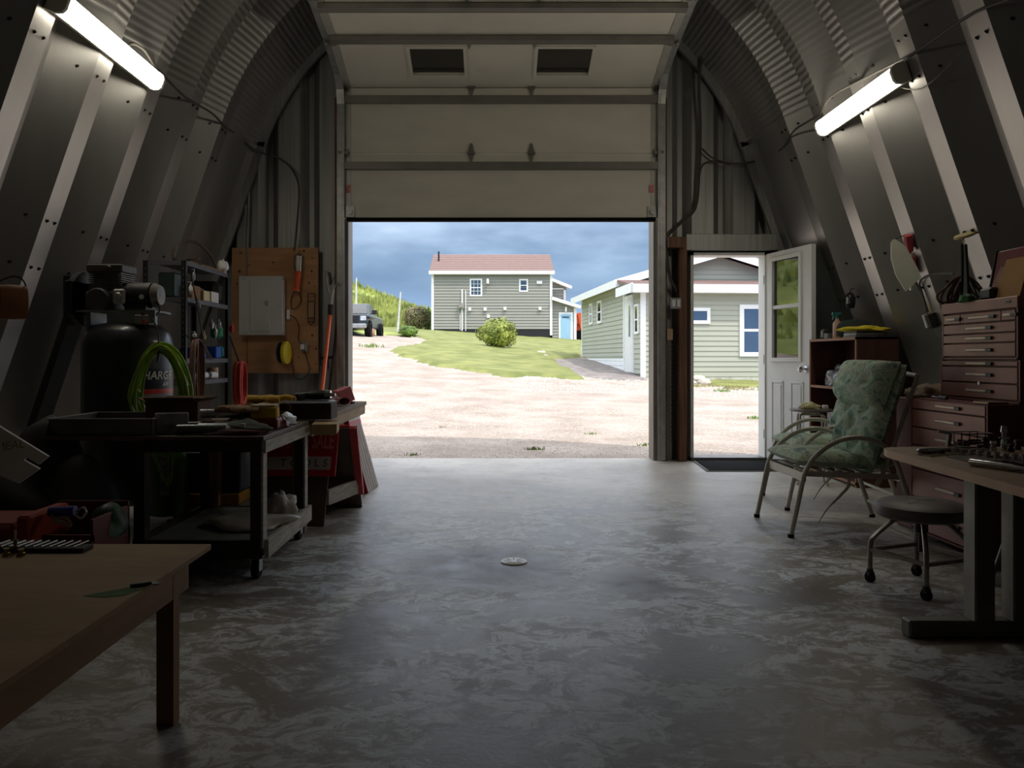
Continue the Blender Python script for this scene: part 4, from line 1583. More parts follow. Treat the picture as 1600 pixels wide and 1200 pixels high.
# tufts of weeds on the drive
rnd = random.Random(9)
for (u, v, n_, s_, lb) in ((835, 703, 60, .05, 'flat green weed patch on the shaded gravel near the threshold'), (645, 712, 30, .04, 'small weed on the gravel just outside the left door jamb'),
                          (1007, 697, 26, .05, 'thin weed beside the right jamb of the big door'), (923, 679, 30, .04, 'dry weed in the sunlit gravel near the right jamb'),
                          (690, 668, 20, .03, 'tiny weed in the sunlit gravel left of centre'), (1127, 612, 60, .09, 'green tuft on the drive seen through the small door'),
                          (1180, 655, 60, .07, 'bright green tuft on the gravel beside the open door leaf'), (582, 543, 40, .22, 'low weeds in the far drive near the parked truck')):
    p = TP(u, v)
    mb = MB()
    for _ in range(n_):
        a = rnd.random() * 6.3; q = rnd.random() * s_ * 2.4
        bx_ = Vector((q * math.cos(a), q * math.sin(a) * .6, 0)); w_ = s_ * .12
        tip = bx_ + Vector((rnd.uniform(-1, 1) * s_ * .5, rnd.uniform(-1, 1) * s_ * .5, s_ * rnd.uniform(.4, 1)))
        mb.add([bx_ + Vector((-w_, 0, 0)), bx_ + Vector((w_, 0, 0)), tip], [(0, 1, 2)])
    o = mb.build('weed', M_LEAF_G); o.location = p
    tag(o, lb, 'weed')
    o['kind'] = 'stuff'

# ---------------------------------------------------------------- parked pickup at the far end of the drive
YT = 34.0
px = XU(541, YT)
gz = terr(XU(566, YT), YT)
TK = thing('pickup_truck', 'dark grey pickup truck parked facing the shed at the end of the drive', 'truck', (px, YT, gz))
M_CAR = mat('dark_car_paint', (46, 54, 60), 0.3, 0.3, var=0.1, coat=0.6)
mb = MB()
HWT = 0.92
mb.box(-HWT, HWT, 0.0, 1.35, .42, 1.02)     # hood block
mb.build('front_body', M_CAR, TK, bev=.07)
mb = MB(); mb.box(-HWT + .04, HWT - .04, 1.3, 5.2, .45, 1.06); mb.build('side_body', M_CAR, TK, bev=.06)
mb = MB()
mb.add([(-.80, 1.35, 1.04), (.80, 1.35, 1.04), (.66, 1.95, 1.60), (-.66, 1.95, 1.60), (-.80, 3.3, 1.04), (.80, 3.3, 1.04), (.66, 3.1, 1.60), (-.66, 3.1, 1.60)],
       [(0, 1, 2, 3), (3, 2, 6, 7), (5, 4, 7, 6), (1, 5, 6, 2), (4, 0, 3, 7)])
mb.build('cab', M_CAR, TK, bev=.04)
mb = MB(); mb.add([(-.7, 1.40, 1.12), (.7, 1.40, 1.12), (.6, 1.86, 1.54), (-.6, 1.86, 1.54)], [(0, 1, 2, 3)]); mb.build('windscreen', M_PANE, TK, solid=.02)
mb = MB(); mb.box(-.55, .55, -.02, .02, .62, .95)
for k in range(5): mb.box(-.5, .5, -.04, -.01, .66 + k * .06, .69 + k * .06)
mb.build('grille', M_BLACK, TK)
mb = MB(); mb.box(-.9, .9, -.12, .05, .38, .58); mb.build('bumper', M_GALV, TK, bev=.03)
for sg in (-1, 1):
    mb = MB(); mb.box(sg * .62, sg * .88, -.03, .04, .72, .92); mb.build('headlight', mat('headlamp_lens', (200, 205, 210), .15, .2), TK, bev=.02)
    mb = MB(); mb.box(sg * .90, sg * 1.12, 1.45, 1.6, 1.08, 1.28); mb.bar((sg * .82, 1.5, 1.1), (sg * .95, 1.52, 1.12), .05, .05); mb.build('mirror', M_BLACK, TK, bev=.02)
    mb = MB(); mb.box(sg * .84, sg * 1.02, .15, 1.25, .82, .93); mb.build('fender_flare', M_BLACK, TK, bev=.03)
    for yy in (.7, 4.2):
        mb = MB(); x0_, x1_ = sg * .74, sg * 1.0
        mb.lathe([(.2, x0_), (.36, x0_), (.385, x0_ + sg * .03), (.385, x1_ - sg * .03), (.36, x1_), (.2, x1_), (.18, x1_ - sg * .04), (0, x1_ - sg * .04)], (0, yy, .385), 24, axis='X')
        mb.build('wheel', M_RUBBER, TK, smooth=True)
mb = MB(Matrix.Translation((0, 0, 0))); mb.blob((0, 0, .2), (.22, .18, .22), 10, 6, .15, 2, 3)
o = mb.build('rock', mat('reddish_rock', (170, 128, 112), .9, var=.2, scale=5), smooth=True); o.location = TP(579, 526)
tag(o, 'reddish rock on the grass edge beside the truck wheel', 'rock')

# ================================================================= LAMPS
M_LENS = mat('lit_diffuser', (255, 248, 225), 0.4, var=0.0, emit=(1.0, 0.93, 0.76, LAMP_STRENGTH))
M_HOUS = mat('lamp_housing', (205, 202, 190), 0.5, var=0.03)


def fixture(side, y0, y1, z, label, group=None):
    """wrap-around four-foot fixture mounted along a crest of the vault"""
    x = half(z) - 0.03
    cx = XC + side * x
    t_ = thing('ceiling_light', label, 'lamp', (cx, (y0 + y1) / 2, z), group=group)
    L = (y1 - y0) / 2
    # local frame: n = into the room & down
    th = math.atan(T_LEAN)
    nx, nz_ = -side * math.cos(th), -math.sin(th)
    tx, tz = -nz_ * side, nx * side  # along the wall
    M4 = Matrix(((tx, 0, nx, 0), (0, 1, 0, 0), (tz, 0, nz_, 0), (0, 0, 0, 1)))
    mb = MB(M4); mb.box(-.065, .065, -L + .02, L - .02, -.02, .02); mb.build('housing', M_HOUS, t_, bev=.004)
    mb = MB(M4)
    prof = [(.062, .015), (.064, .045), (.052, .075), (.03, .088), (-.03, .088), (-.052, .075), (-.064, .045), (-.062, .015)]
    vs = [(a, yy, b_) for yy in (-L + .025, L - .025) for a, b_ in prof]
    n_ = len(prof)
    mb.add(vs, [(i, i + 1, n_ + i + 1, n_ + i) for i in range(n_ - 1)] + [(n_ - 1, 0, n_, 2 * n_ - 1)])
    mb.build('diffuser', M_LENS, t_)
    for a, b_ in ((-L, -L + .028), (L - .028, L)):
        mb = MB(M4)
        pe = [(.068, -.022), (.07, .045), (.056, .08), (.03, .094), (-.03, .094), (-.056, .08), (-.07, .045), (-.068, -.022)]
        vs = [(p[0], a, p[1]) for p in pe] + [(p[0], b_, p[1]) for p in pe]
        mb.add(vs, [tuple(range(n_ - 1, -1, -1)), tuple(range(n_, 2 * n_))] + [(i, (i + 1) % n_, n_ + (i + 1) % n_, n_ + i) for i in range(n_)])
        mb.build('end_cap', M_HOUS, t_, bev=.003)
    return t_


fixture(1, 5.05, 6.27, 2.92, 'lit fluorescent fixture on the vault above the tool chest side of the room')
fixture(-1, 4.3, 5.58, 3.05, 'lit fluorescent fixture on the vault above the air compressor side, cut by the frame')

# ================================================================= CABLES ON THE VAULT
def vcable(name, label, pix, r=0.008, m=None, inset=0.012, n=6, sub=5):
    pts = [VP(u, v, inset) if len(q) == 2 else P(u, v, q[2]) for q in pix for (u, v) in [q[:2]]]
    c = pts[0]
    mb = MB(Matrix.Translation(-c)); mb.tube(pts, r, n, sub=sub)
    o = mb.build(name, m or M_CABLE, smooth=True); o.location = c
    tag(o, label, 'cable')
    return o


vcable('cable', 'grey cable sagging across the vault past the lit fixture towards the small door', [(1600, -10), (1540, 12), (1505, 30), (1425, 85), (1360, 118), (1300, 150), (1281, 178), (1262, 190), (1240, 205), (1222, 232), (1192, 248), (1168, 254, 7.66), (1140, 255, 7.70), (1112, 246, 7.72), (1097, 232, 7.74)], .009)
vcable('cable', 'thick grey cable running up the front wall to the right of the big door', [(1095, 40, 7.6), (1096, 80, 7.66), (1092, 130, 7.7), (1094, 200, 7.74), (1092, 270, 7.74), (1086, 325, 7.74), (1062, 350, 7.72), (1044, 368, 7.68), (1041, 385, 7.66), (1046, 430, 7.7), (1058, 455, 7.72)], .016)
vcable('cable', 'thin cable joining the wall cable below its bend above the small door', [(1092, 285, 7.73), (1096, 262, 7.73), (1110, 252, 7.72), (1140, 257, 7.70)], .009)
vcable('cable', 'grey cable strung from the left fixture over the vault to the plywood board', [(196, 78), (206, 68), (225, 78), (240, 102), (252, 114), (290, 152), (330, 176), (352, 198), (372, 212), (392, 230, 7.6), (412, 240, 7.7), (436, 247, 7.7), (456, 264, 7.7), (467, 292, 7.7), (465, 340, 7.7), (460, 392, 7.7)], .010)
vcable('cable', 'thin looping wire on the vault beside the end of the right fixture', [(1372, 112), (1371, 118), (1385, 128), (1440, 138), (1512, 72)], .004)

# conduits down to the electrical panel
for (u, lb) in ((384, 'left of two thin conduits running down to the white electrical panel'), (389, 'right of two thin conduits running down to the white electrical panel')):
    a = P(u, 320 if u == 384 else 300, 7.72); b_ = P(u - 4, 434, 7.72)
    mb = MB(Matrix.Translation(-b_)); mb.cyl(a, b_, .012, n=8)
    o = mb.build('conduit', M_GALV, smooth=True); o.location = b_
    tag(o, lb, 'conduit')

# ================================================================= PLYWOOD BOARD WITH ELECTRICS (front wall, left of the big door)
YB = 7.70
bd = thing('plywood_board', 'tan plywood backing board screwed to the steel front wall', 'board', (XU(435, YB), YB, ZV(600, YB)))
mb = MB(); mb.box(XU(387, YB), XU(497, YB), YB, YB + .018, ZV(583, YB), ZV(387, YB)); mb.build('sheet', M_PLY, bd, world=True)
mb = MB(); mb.box(XU(362, YB), XU(386, YB), YB + .01, YB + .028, ZV(640, YB), ZV(387, YB)); mb.build('sheet', M_PLY, bd, world=True)
knot = None
for (u, v) in ((427, 410), (390, 414), (475, 392), (488, 403), (487, 424), (483, 442), (492, 447), (488, 524), (484, 541), (494, 545), (467, 558), (494, 568), (376, 395), (374, 424), (370, 443)):
    if knot is None:
        mb = MB(); mb.cyl((0, 0, 0), (0, -.003, 0), .014, n=10); knot = mb.build('knot', mat('dark_knot', (88, 56, 40), .8), bd); k_ = knot
    else: k_ = inst(knot, bd)
    k_.location = Vector((XU(u, YB), YB - 0.0005, ZV(v, YB))) - Vector(bd.location)
    s_ = random.uniform(.5, 1.1); k_.scale = (s_, 1, s_)
ep = thing('electrical_panel', 'white electrical panel with a closed door on the plywood board', 'panel', (XU(412, YB), YB - .001, ZV(524, YB)))
mb = MB(); mb.box(XU(378, YB), XU(446, YB), YB - .10, YB - .001, ZV(524, YB), ZV(433, YB)); mb.build('case', mat('panel_white', (190, 188, 186), .5, var=.03), ep, world=True, bev=.006)
mb = MB(); mb.box(XU(396, YB), XU(427, YB), YB - .108, YB - .10, ZV(518, YB), ZV(438, YB)); dd = mb.build('door', mat('panel_white', (190, 188, 186), .5), ep, world=True, bev=.003)
mb = MB(); mb.box(XU(420, YB), XU(424, YB), YB - .118, YB - .108, ZV(478, YB), ZV(472, YB)); mb.build('latch', M_GALV, dd, world=True)
for (u, v) in ((381, 436), (442, 436), (443, 520), (383, 520)):
    mb = MB(); mb.cyl(P(u, v, YB - .10), P(u, v, YB - .106), .008, n=8); mb.build('screw', M_GALV, ep, world=True)
# trouble light
tl = thing('work_light', 'orange-handled caged work light hanging on the plywood board', 'lamp', (XU(466, 7.64), 7.64, ZV(455, 7.64)))
M_ORG = mat('orange_plastic', (206, 84, 40), .5, var=.1)
mb = MB(); mb.cyl(P(463, 452, 7.64), P(466, 424, 7.64), .028, .034, 12); mb.build('handle', M_ORG, tl, world=True, smooth=True)
mb = MB(); mb.cyl(P(466, 424, 7.64), P(467, 400, 7.64), .03, n=12); mb.build('bulb', mat('white_bulb', (215, 212, 205), .3), tl, world=True, smooth=True)
mb = MB()
for k in range(6):
    a = k * PI / 3; o_ = Vector((.045 * math.cos(a), .045 * math.sin(a), 0))
    mb.tube([P(466, 426, 7.64) + o_ * .7, P(466, 412, 7.64) + o_, P(467, 400, 7.64) + o_, P(467, 396, 7.64)], .003, 5)
mb.tube([P(467, 396, 7.64), P(468, 391, 7.64), P(470, 394, 7.66)], .003, 5)
mb.build('cage', M_BLACK, tl, world=True)
mb = MB(); mb.cyl(P(462, 454, 7.64), P(463, 451, 7.64), .042, n=12); mb.build('collar', M_ORG, tl, world=True)
mb = MB(); mb.tube([P(460, 455, 7.66), P(455, 468, 7.68), P(456, 482, 7.68), P(464, 480, 7.68), P(470, 470, 7.68), P(468, 455, 7.67)], .005, 6, sub=5); mb.build('cord', M_BLACK, tl, world=True)
# wire rack
wr = thing('wire_rack', 'narrow black wire rack with a paper slip on the plywood board', 'rack', (XU(486, 7.66), 7.66, ZV(506, 7.66)))
mb = MB()
for (u0, v0, u1, v1) in ((481, 459, 481, 503), (492, 459, 492, 503), (481, 459, 492, 459), (481, 471, 492, 471), (481, 503, 492, 503), (481, 497, 492, 497), (481, 503, 486, 508), (492, 503, 486, 508)):
    mb.cyl(P(u0, v0, 7.66), P(u1, v1, 7.66), .0045, n=6)
    
for (u, v) in ((481, 459), (492, 459), (481, 503), (492, 503)): mb.cyl(P(u, v, 7.66), P(u, v, 7.70), .004, n=6)
mb.build('wire', M_BLACK, wr, world=True)
mb = MB(); mb.box(XU(483, 7.67), XU(490, 7.67), 7.67, 7.672, ZV(500, 7.67), ZV(473, 7.67)); mb.build('paper_slip', mat('beige_paper', (170, 140, 110), .8), wr, world=True)
# yellow cord reel
yr = thing('cord_reel', 'yellow cord reel hanging below the electrical panel', 'reel', (XU(446, 7.62), 7.62, ZV(551, 7.62)))
mb = MB()
cc = P(447, 551, 7.62)
mb.lathe([(.0, -.025), (.05, -.025), (.062, -.018), (.062, .018), (.05, .025), (0, .025)], (0, 0, 0), 24, T=Matrix.Translation(cc) @ Matrix.Rotation(math.radians(62), 4, 'Z') @ Matrix.Rotation(PI / 2, 4, 'X') @ Matrix.Scale(1.8, 4, (0, 1, 0)))
mb.build('reel_disc', mat('yellow_plastic', (222, 200, 40), .45, var=.06), yr, world=True, smooth=True)
mb = MB()
mb.lathe([(.0, -.02), (.055, -.02), (.055, .02), (0, .02)], (0, 0, 0), 20, T=Matrix.Translation(P(440, 551, 7.65)) @ Matrix.Rotation(math.radians(62), 4, 'Z') @ Matrix.Rotation(PI / 2, 4, 'X') @ Matrix.Scale(1.9, 4, (0, 1, 0)))
mb.build('hub', M_BLACK, yr, world=True, smooth=True)
# receptacle with cord loops
rc = thing('power_outlet', 'grey receptacle box with plugged cords low on the plywood board', 'outlet', (XU(476, YB), YB - .001, ZV(549, YB)))
mb = MB(); mb.box(XU(471, YB), XU(481, YB), YB - .05, YB - .001, ZV(549, YB), ZV(535, YB)); mb.build('box', M_GALV, rc, world=True, bev=.004)
mb = MB(); mb.box(XU(472, YB), XU(477, YB), YB - .075, YB - .05, ZV(546, YB), ZV(538, YB)); mb.build('plug', M_WHITE, rc, world=True, bev=.004)
mb = MB()
mb.tube([P(475, 546, YB - .08), P(480, 562, YB - .06), P(483, 580, YB - .05), P(472, 592, YB - .05), P(461, 590, YB - .05), P(458, 575, YB - .05), P(456, 560, YB - .04)], .005, 6, sub=5)
mb.tube([P(452, 492, YB - .02), P(462, 498, YB - .02), P(467, 512, YB - .02), P(466, 530, YB - .02), P(472, 538, YB - .06)], .004, 6, sub=5)
mb.build('cord', M_BLACK, rc, world=True)
mb = MB(); mb.tube([P(456, 552, YB - .03), P(458, 580, YB - .03), P(462, 590, YB - .03)], .006, 6, sub=4); mb.build('cord', M_ORG, rc, world=True, label='orange cord')
tg_ = thing('switch_plate', 'small white switch beside the electrical panel', 'switch', (XU(451, YB), YB - .001, ZV(499, YB)))
mb = MB(); mb.box(XU(449, YB), XU(453.5, YB), YB - .03, YB - .001, ZV(499, YB), ZV(484, YB)); mb.build('plate', M_WHITE, tg_, world=True, bev=.003)

# orange telescopic tree pruner leaning in the corner
pr = thing('tree_pruner', 'orange telescopic tree pruner leaning on the wall beside the big door', 'tool', (XU(500, 7.3), 7.3, ZV(632, 7.3)))
mb = MB(); mb.cyl(P(516, 492, 7.55), P(503, 612, 7.1), .018, n=12); mb.build('pole', mat('orange_pole', (232, 98, 38), .4, var=.05), pr, world=True, smooth=True)
mb = MB(); mb.cyl(P(516, 492, 7.55), P(517, 476, 7.56), .025, n=12); mb.build('collar', M_BLACK, pr, world=True, smooth=True)
mb = MB(); mb.cyl(P(517, 476, 7.56), P(521, 452, 7.58), .02, .014, 10)
mb.tube([P(521, 452, 7.58), P(517, 440, 7.58), P(512, 424, 7.58), P(509, 428, 7.58), P(511, 446, 7.58), P(515, 460, 7.58)], .010, 6, sub=4)
mb.tube([P(521, 452, 7.58), P(527, 442, 7.58), P(531, 444, 7.58), P(529, 448, 7.58)], .006, 6, sub=4)
mb.build('saw_head', M_GALV, pr, world=True, smooth=True)
mb = MB(); mb.prism([(0, 0), (.03, .02), (.015, .12), (-.01, .14)], .006, T=Matrix.Translation(P(515, 446, 7.57)) @ Matrix.Rotation(PI / 2, 4, 'X')); mb.build('blade', M_BLACK, pr, world=True)
mb = MB(); mb.tube([P(530, 405, 7.62), P(526, 425, 7.62), P(519, 440, 7.6)], .004, 5, sub=4); mb.build('pull_cord', M_BLACK, pr, world=True)
# dark fork tool behind it
fk = thing('garden_fork', 'dark long-handled tool behind the orange pruner', 'tool', (XU(515, 7.6), 7.6, 0.02))
mb = MB(); mb.cyl(P(530, 480, 7.66), P(512, 640, 7.5), .016, n=8); mb.build('handle', M_DARKW, fk, world=True)
mb = MB(); mb.bar(P(500, 560, 7.6), P(524, 558, 7.6), .02, .03); mb.cyl(P(501, 553, 7.6), P(502, 572, 7.6), .008, n=6); mb.cyl(P(512, 560, 7.6), P(513, 576, 7.6), .008, n=6); mb.build('head', M_BLACK, fk, world=True)
# switches between the doors
sw = thing('light_switch', 'double light switch box on the post between the two doors', 'switch', (XU(1054, 7.66), 7.66, ZV(483, 7.66)))
mb = MB(); mb.box(XU(1046, 7.7), XU(1062, 7.7), 7.64, 7.70, ZV(483, 7.7), ZV(466, 7.7)); mb.build('box', M_GALV, sw, world=True, bev=.004)
for u in (1048.5, 1055.5):
    mb = MB(); mb.box(XU(u, 7.7), XU(u + 4.5, 7.7), 7.63, 7.64, ZV(480, 7.7), ZV(469, 7.7)); mb.build('rocker', M_WHITE, sw, world=True, bev=.002)
o = MB(Matrix.Translation(-P(1046, 531, 7.68))).box(XU(1042, 7.7), XU(1050, 7.7), 7.66, 7.70, ZV(531, 7.7), ZV(514, 7.7)).build('button_box', mat('tan_plastic', (176, 150, 120), .6), bev=.004)
o.location = P(1046, 531, 7.68); tag(o, 'small tan push button box below the double light switch', 'switch')
mb = MB(); c0 = P(1050, 690, 7.74)
for k in range(24):
    mb.box(-.006, .006, -.006, .004, k * .045, k * .045 + .02)
o = mb.build('nail_strip', M_BOLT); o.location = c0; tag(o, 'vertical row of dark nails and string on the steel between the doors', 'strip')

# ================================================================= BLACK STEEL SHELVING by the left wall
X0, Y0, Y1 = -2.30, 5.75, 6.70
DS = 0.32
SU = thing('shelving_unit', 'black slotted steel shelving unit behind the air compressor', 'shelf', (X0 - DS / 2, (Y0 + Y1) / 2, 0))
M_BLKS = mat('black_steel', (38, 38, 42), .45, .5, var=.15)
M_SHF = mat('shelf_edge_grey', (92, 92, 96), .5, .4, var=.1)
ZT = 1.765
for (x_, y_, sx, sy) in ((X0, Y0, -1, 1), (X0 - DS, Y0, 1, 1), (X0, Y1, -1, -1), (X0 - DS, Y1, 1, -1)):
    mb = MB()
    mb.box(x_, x_ + sx * .035, y_, y_ + sy * .003, 0, ZT); mb.box(x_, x_ + sx * .003, y_, y_ + sy * .035, 0, ZT)
    mb.build('post', M_BLKS, SU, world=True)
    # punched slots read as pale dots
    mb = MB()
    z = .12
    while z < ZT - .05:
        mb.box(x_ + sx * .014, x_ + sx * .022, y_ - sy * .001 - .0005, y_ - sy * .001 + .0005, z, z + .018)
        mb.box(x_ + (.0012 if sx < 0 else -.0012), x_ + (.0004 if sx < 0 else -.0004), y_ + sy * .014, y_ + sy * .022, z, z + .018)
        z += .045
    mb.build('slots', M_SHF, SU, world=True, kind='stuff')
for z in (ZT, 1.49, 1.03, .86, .45, .12):
    mb = MB(); mb.box(X0 - DS + .003, X0 - .003, Y0 + .003, Y1 - .003, z - .004, z); 
    mb.box(X0 - .006, X0 - .001, Y0 + .003, Y1 - .003, z - .035, z); mb.box(X0 - DS, X0, Y0 + .002, Y0 + .006, z - .035, z)
    mb.build('shelf', M_SHF if z < 1.7 else M_SHF, SU, world=True)


def bx(name, label, cat, x0, x1, y0, y1, z0, z1, m, bev=.003, group=None, rz=0, parts=None):
    c = Vector(((x0 + x1) / 2, (y0 + y1) / 2, z0))
    mb = MB()
    mb.box(x0 - c.x, x1 - c.x, y0 - c.y, y1 - c.y, 0, z1 - z0)
    o = mb.build(name, m, bev=bev)
    o.location = c; o.rotation_euler = (0, 0, rz)
    tag(o, label, cat, group)
    return o


def carton(name, label, x0, x1, y0, y1, z0, z1, m, flaps=True, cat='box', rz=0, wall=.004, fl=.08):
    """open-topped box with flaps"""
    c = Vector(((x0 + x1) / 2, (y0 + y1) / 2, z0))
    t_ = thing(name, label, cat, tuple(c), rz)
    a, b_, h = (x1 - x0) / 2, (y1 - y0) / 2, z1 - z0
    mb = MB()
    mb.box(-a, a, -b_, b_, 0, wall)
    mb.box(-a, a, -b_, -b_ + wall, 0, h); mb.box(-a, a, b_ - wall, b_, 0, h); mb.box(-a, -a + wall, -b_ + wall, b_ - wall, 0, h); mb.box(a - wall, a, -b_ + wall, b_ - wall, 0, h)
    mb.build('body', m, t_)
    if flaps:
        for (p, d_) in (((0, -b_), (0, -1)), ((0, b_), (0, 1)), ((-a, 0), (-1, 0)), ((a, 0), (1, 0))):
            w_ = a if p[0] == 0 else b_
            q = Vector((d_[0], d_[1], .45)).normalized() * fl
            s_ = Vector((1, 0, 0)) * w_ if p[0] == 0 else Vector((0, 1, 0)) * w_
            P0 = Vector((p[0], p[1], h))
            mb = MB(); mb.add([P0 - s_, P0 + s_, P0 + s_ * .95 + q, P0 - s_ * .95 + q], [(0, 1, 2, 3)])
            mb.build('flap', m, t_, solid=wall)
    return t_


M_CARD = mat('cardboard', (150, 112, 76), .85, var=.1, scale=6)
M_CARDD = mat('dark_cardboard', (96, 68, 48), .85, var=.15, scale=6)
M_WHB = mat('white_carton', (215, 212, 205), .7, var=.04)
M_YELC = mat('cream_carton', (214, 200, 150), .7, var=.05)
bx('carton', 'brown carton with a cream label end on the second shelf of the black shelving', 'box', -2.55, -2.33, 5.95, 6.12, 1.493, 1.60, M_CARD)
bx('carton', 'cream carton at the front edge of the second black shelf', 'box', -2.42, -2.31, 6.14, 6.27, 1.493, 1.575, M_YELC)
bx('carton', 'white carton beside the cream one on the second black shelf', 'box', -2.42, -2.305, 6.29, 6.46, 1.493, 1.58, M_WHB)
bx('storage_tub', 'grey translucent tub behind the cartons on the second black shelf', 'tub', -2.60, -2.44, 6.16, 6.50, 1.493, 1.62, mat('grey_tub', (128, 126, 122), .5), .01)
bx('storage_bin', 'dark green storage bin on the second shelf at the end nearest the compressor', 'bin', -2.52, -2.40, 5.78, 5.94, 1.493, 1.68, mat('dark_green_bin', (34, 52, 48), .5), .01)
bx('cookie_tin', 'flat olive tin on the second shelf by the back of the black shelving', 'tin', -2.615, -2.53, 5.78, 5.94, 1.493, 1.575, mat('olive_tin', (86, 84, 66), .5, .3), .006)
bx('bag', 'dark rounded bag at the far end of the second black shelf', 'bag', -2.58, -2.34, 6.52, 6.68, 1.493, 1.69, mat('dark_bag', (40, 30, 26), .8), .04)
# top of the shelving: coiled hose, sticks, white cloth
o = MB(); c0 = Vector((-2.40, 6.15, ZT + .003))
o.tube([(-.05, -.25, .02), (-.12, -.1, .10), (-.08, -.02, .19), (.0, .1, .20), (.05, .25, .12), (.08, .3, .02)], .012, 7, sub=6)
o.tube([(0, -.06, .015), (.06, 0, .02), (0, .06, .03), (-.06, 0, .04), (0, -.06, .05), (.05, 0, .06), (0, .05, .07)], .010, 6, sub=5)
o = o.build('air_hose', mat('brown_black_hose', (66, 56, 46), .5), smooth=True); o.location = c0
tag(o, 'looped dark hose standing on top of the black shelving', 'hose')
for k, (dy, m_) in enumerate(((0.0, M_CARD), (.035, M_PLY), (.07, M_CARDD))):
    mb = MB(); mb.bar((0, -.32, .012), (0.03, .28, .012), .02, .02)
    o = mb.build('wood_stick', m_); o.location = (-2.36 - dy, 6.32, ZT + .002); tag(o, ['tan stick at the front edge of the black shelving top', 'pale plywood stick, middle of three on the shelving top', 'darkest stick lying rearmost on the shelving top'][k], 'stick', 'wooden sticks on top of the shelving')
mb = MB(); mb.blob((0, 0, .05), (.05, .05, .06), 14, 9, .3, 2.5, 3)
o = mb.build('cloth', M_WHITE, smooth=True, ang=180); o.location = (-2.33, 6.63, ZT + .001); tag(o, 'crumpled white cloth on the far corner of the black shelving top', 'cloth')
# third/fourth shelf contents
M_BLUE = mat('blue_plastic', (34, 44, 140), .4, var=.1)
bx('parts_bin', 'deep blue parts bin on the middle black shelf', 'bin', -2.46, -2.31, 6.02, 6.22, 1.033, 1.115, M_BLUE, .008)
bx('parts_bin', 'brighter blue parts bin at the far side of the middle black shelf', 'bin', -2.45, -2.31, 6.42, 6.54, 1.033, 1.13, mat('bright_blue', (40, 96, 190), .4), .008)
bx('bottle', 'teal bottle beside the brighter blue bin', 'bottle', -2.40, -2.32, 6.57, 6.65, 1.033, 1.14, mat('teal_plastic', (30, 110, 104), .4), .02)
bx('spray_can', 'green can standing against the far post of the black shelving', 'can', -2.40, -2.31, 6.50, 6.60, 1.20, 1.31, mat('green_can', (36, 128, 84), .4), .02)
rnd = random.Random(21)
for k in range(5):
    mb = MB(); mb.cyl((0, 0, .03), (0, .09, .03), .028, n=14); mb.cyl((0, -.001, .03), (0, .091, .03), .012, n=10)
    o = mb.build('paper_roll', M_WHITE, smooth=True); o.location = (-2.335 - .02 * (k % 2), 5.86 + k * .115, .862)
    o.rotation_euler = (0, 0, rnd.uniform(-.4, .4)); tag(o, 'small white roll on the fourth black shelf, ' + ['nearest the compressor', 'second from the compressor', 'middle of five', 'second from the tan tape', 'next to the tan tape'][k], 'roll', 'white rolls on the fourth shelf')
o = MB().cyl((0, 0, 0), (0, 0, .09), .045, n=16).build('tape_roll', mat('tan_tape', (190, 150, 130), .6), smooth=True); o.location = (-2.37, 6.50, .862); tag(o, 'tan tape roll at the far end of the fourth black shelf', 'roll')
# hanging tools on the front of the shelving
def hang_cord(name, label, cat, x, y, ztop_, zbot, w_, n_, m, seed=0, r=.006, tie=(0, 0, .05)):
    """coiled cord hung from one point: elongated loops in a plane parallel to Y"""
    rnd = random.Random(seed)
    t_ = thing(name, label, cat, (x, y, zbot))
    mb = MB()
    for k in range(n_):
        ww = w_ * rnd.uniform(.75, 1.05); zb = rnd.uniform(0, .10) * (ztop_ - zbot); dx = rnd.uniform(-.035, .035); H_ = ztop_ - zbot
        off = rnd.uniform(-.05, .05) * w_
        pts = [(dx * .3, off * .3, H_), (dx, off + ww * .35, H_ * .93), (dx, off + ww * .5, H_ * .6), (dx, off + ww * .42, H_ * .2 + zb * .8), (dx, off, zb), (dx, off - ww * .42, H_ * .2 + zb * .8),
               (dx, off - ww * .5, H_ * .6), (dx, off - ww * .35, H_ * .93)]
        mb.tube(pts, r, 6, closed=True, sub=5)
    mb.build('coil', m, t_, smooth=True)
    mb = MB(); mb.tube([(0, 0, ztop_ - zbot - .03), (tie[0], tie[1], ztop_ - zbot + tie[2])], r * .9, 6); mb.build('tie', M_BLACK, t_)
    return t_


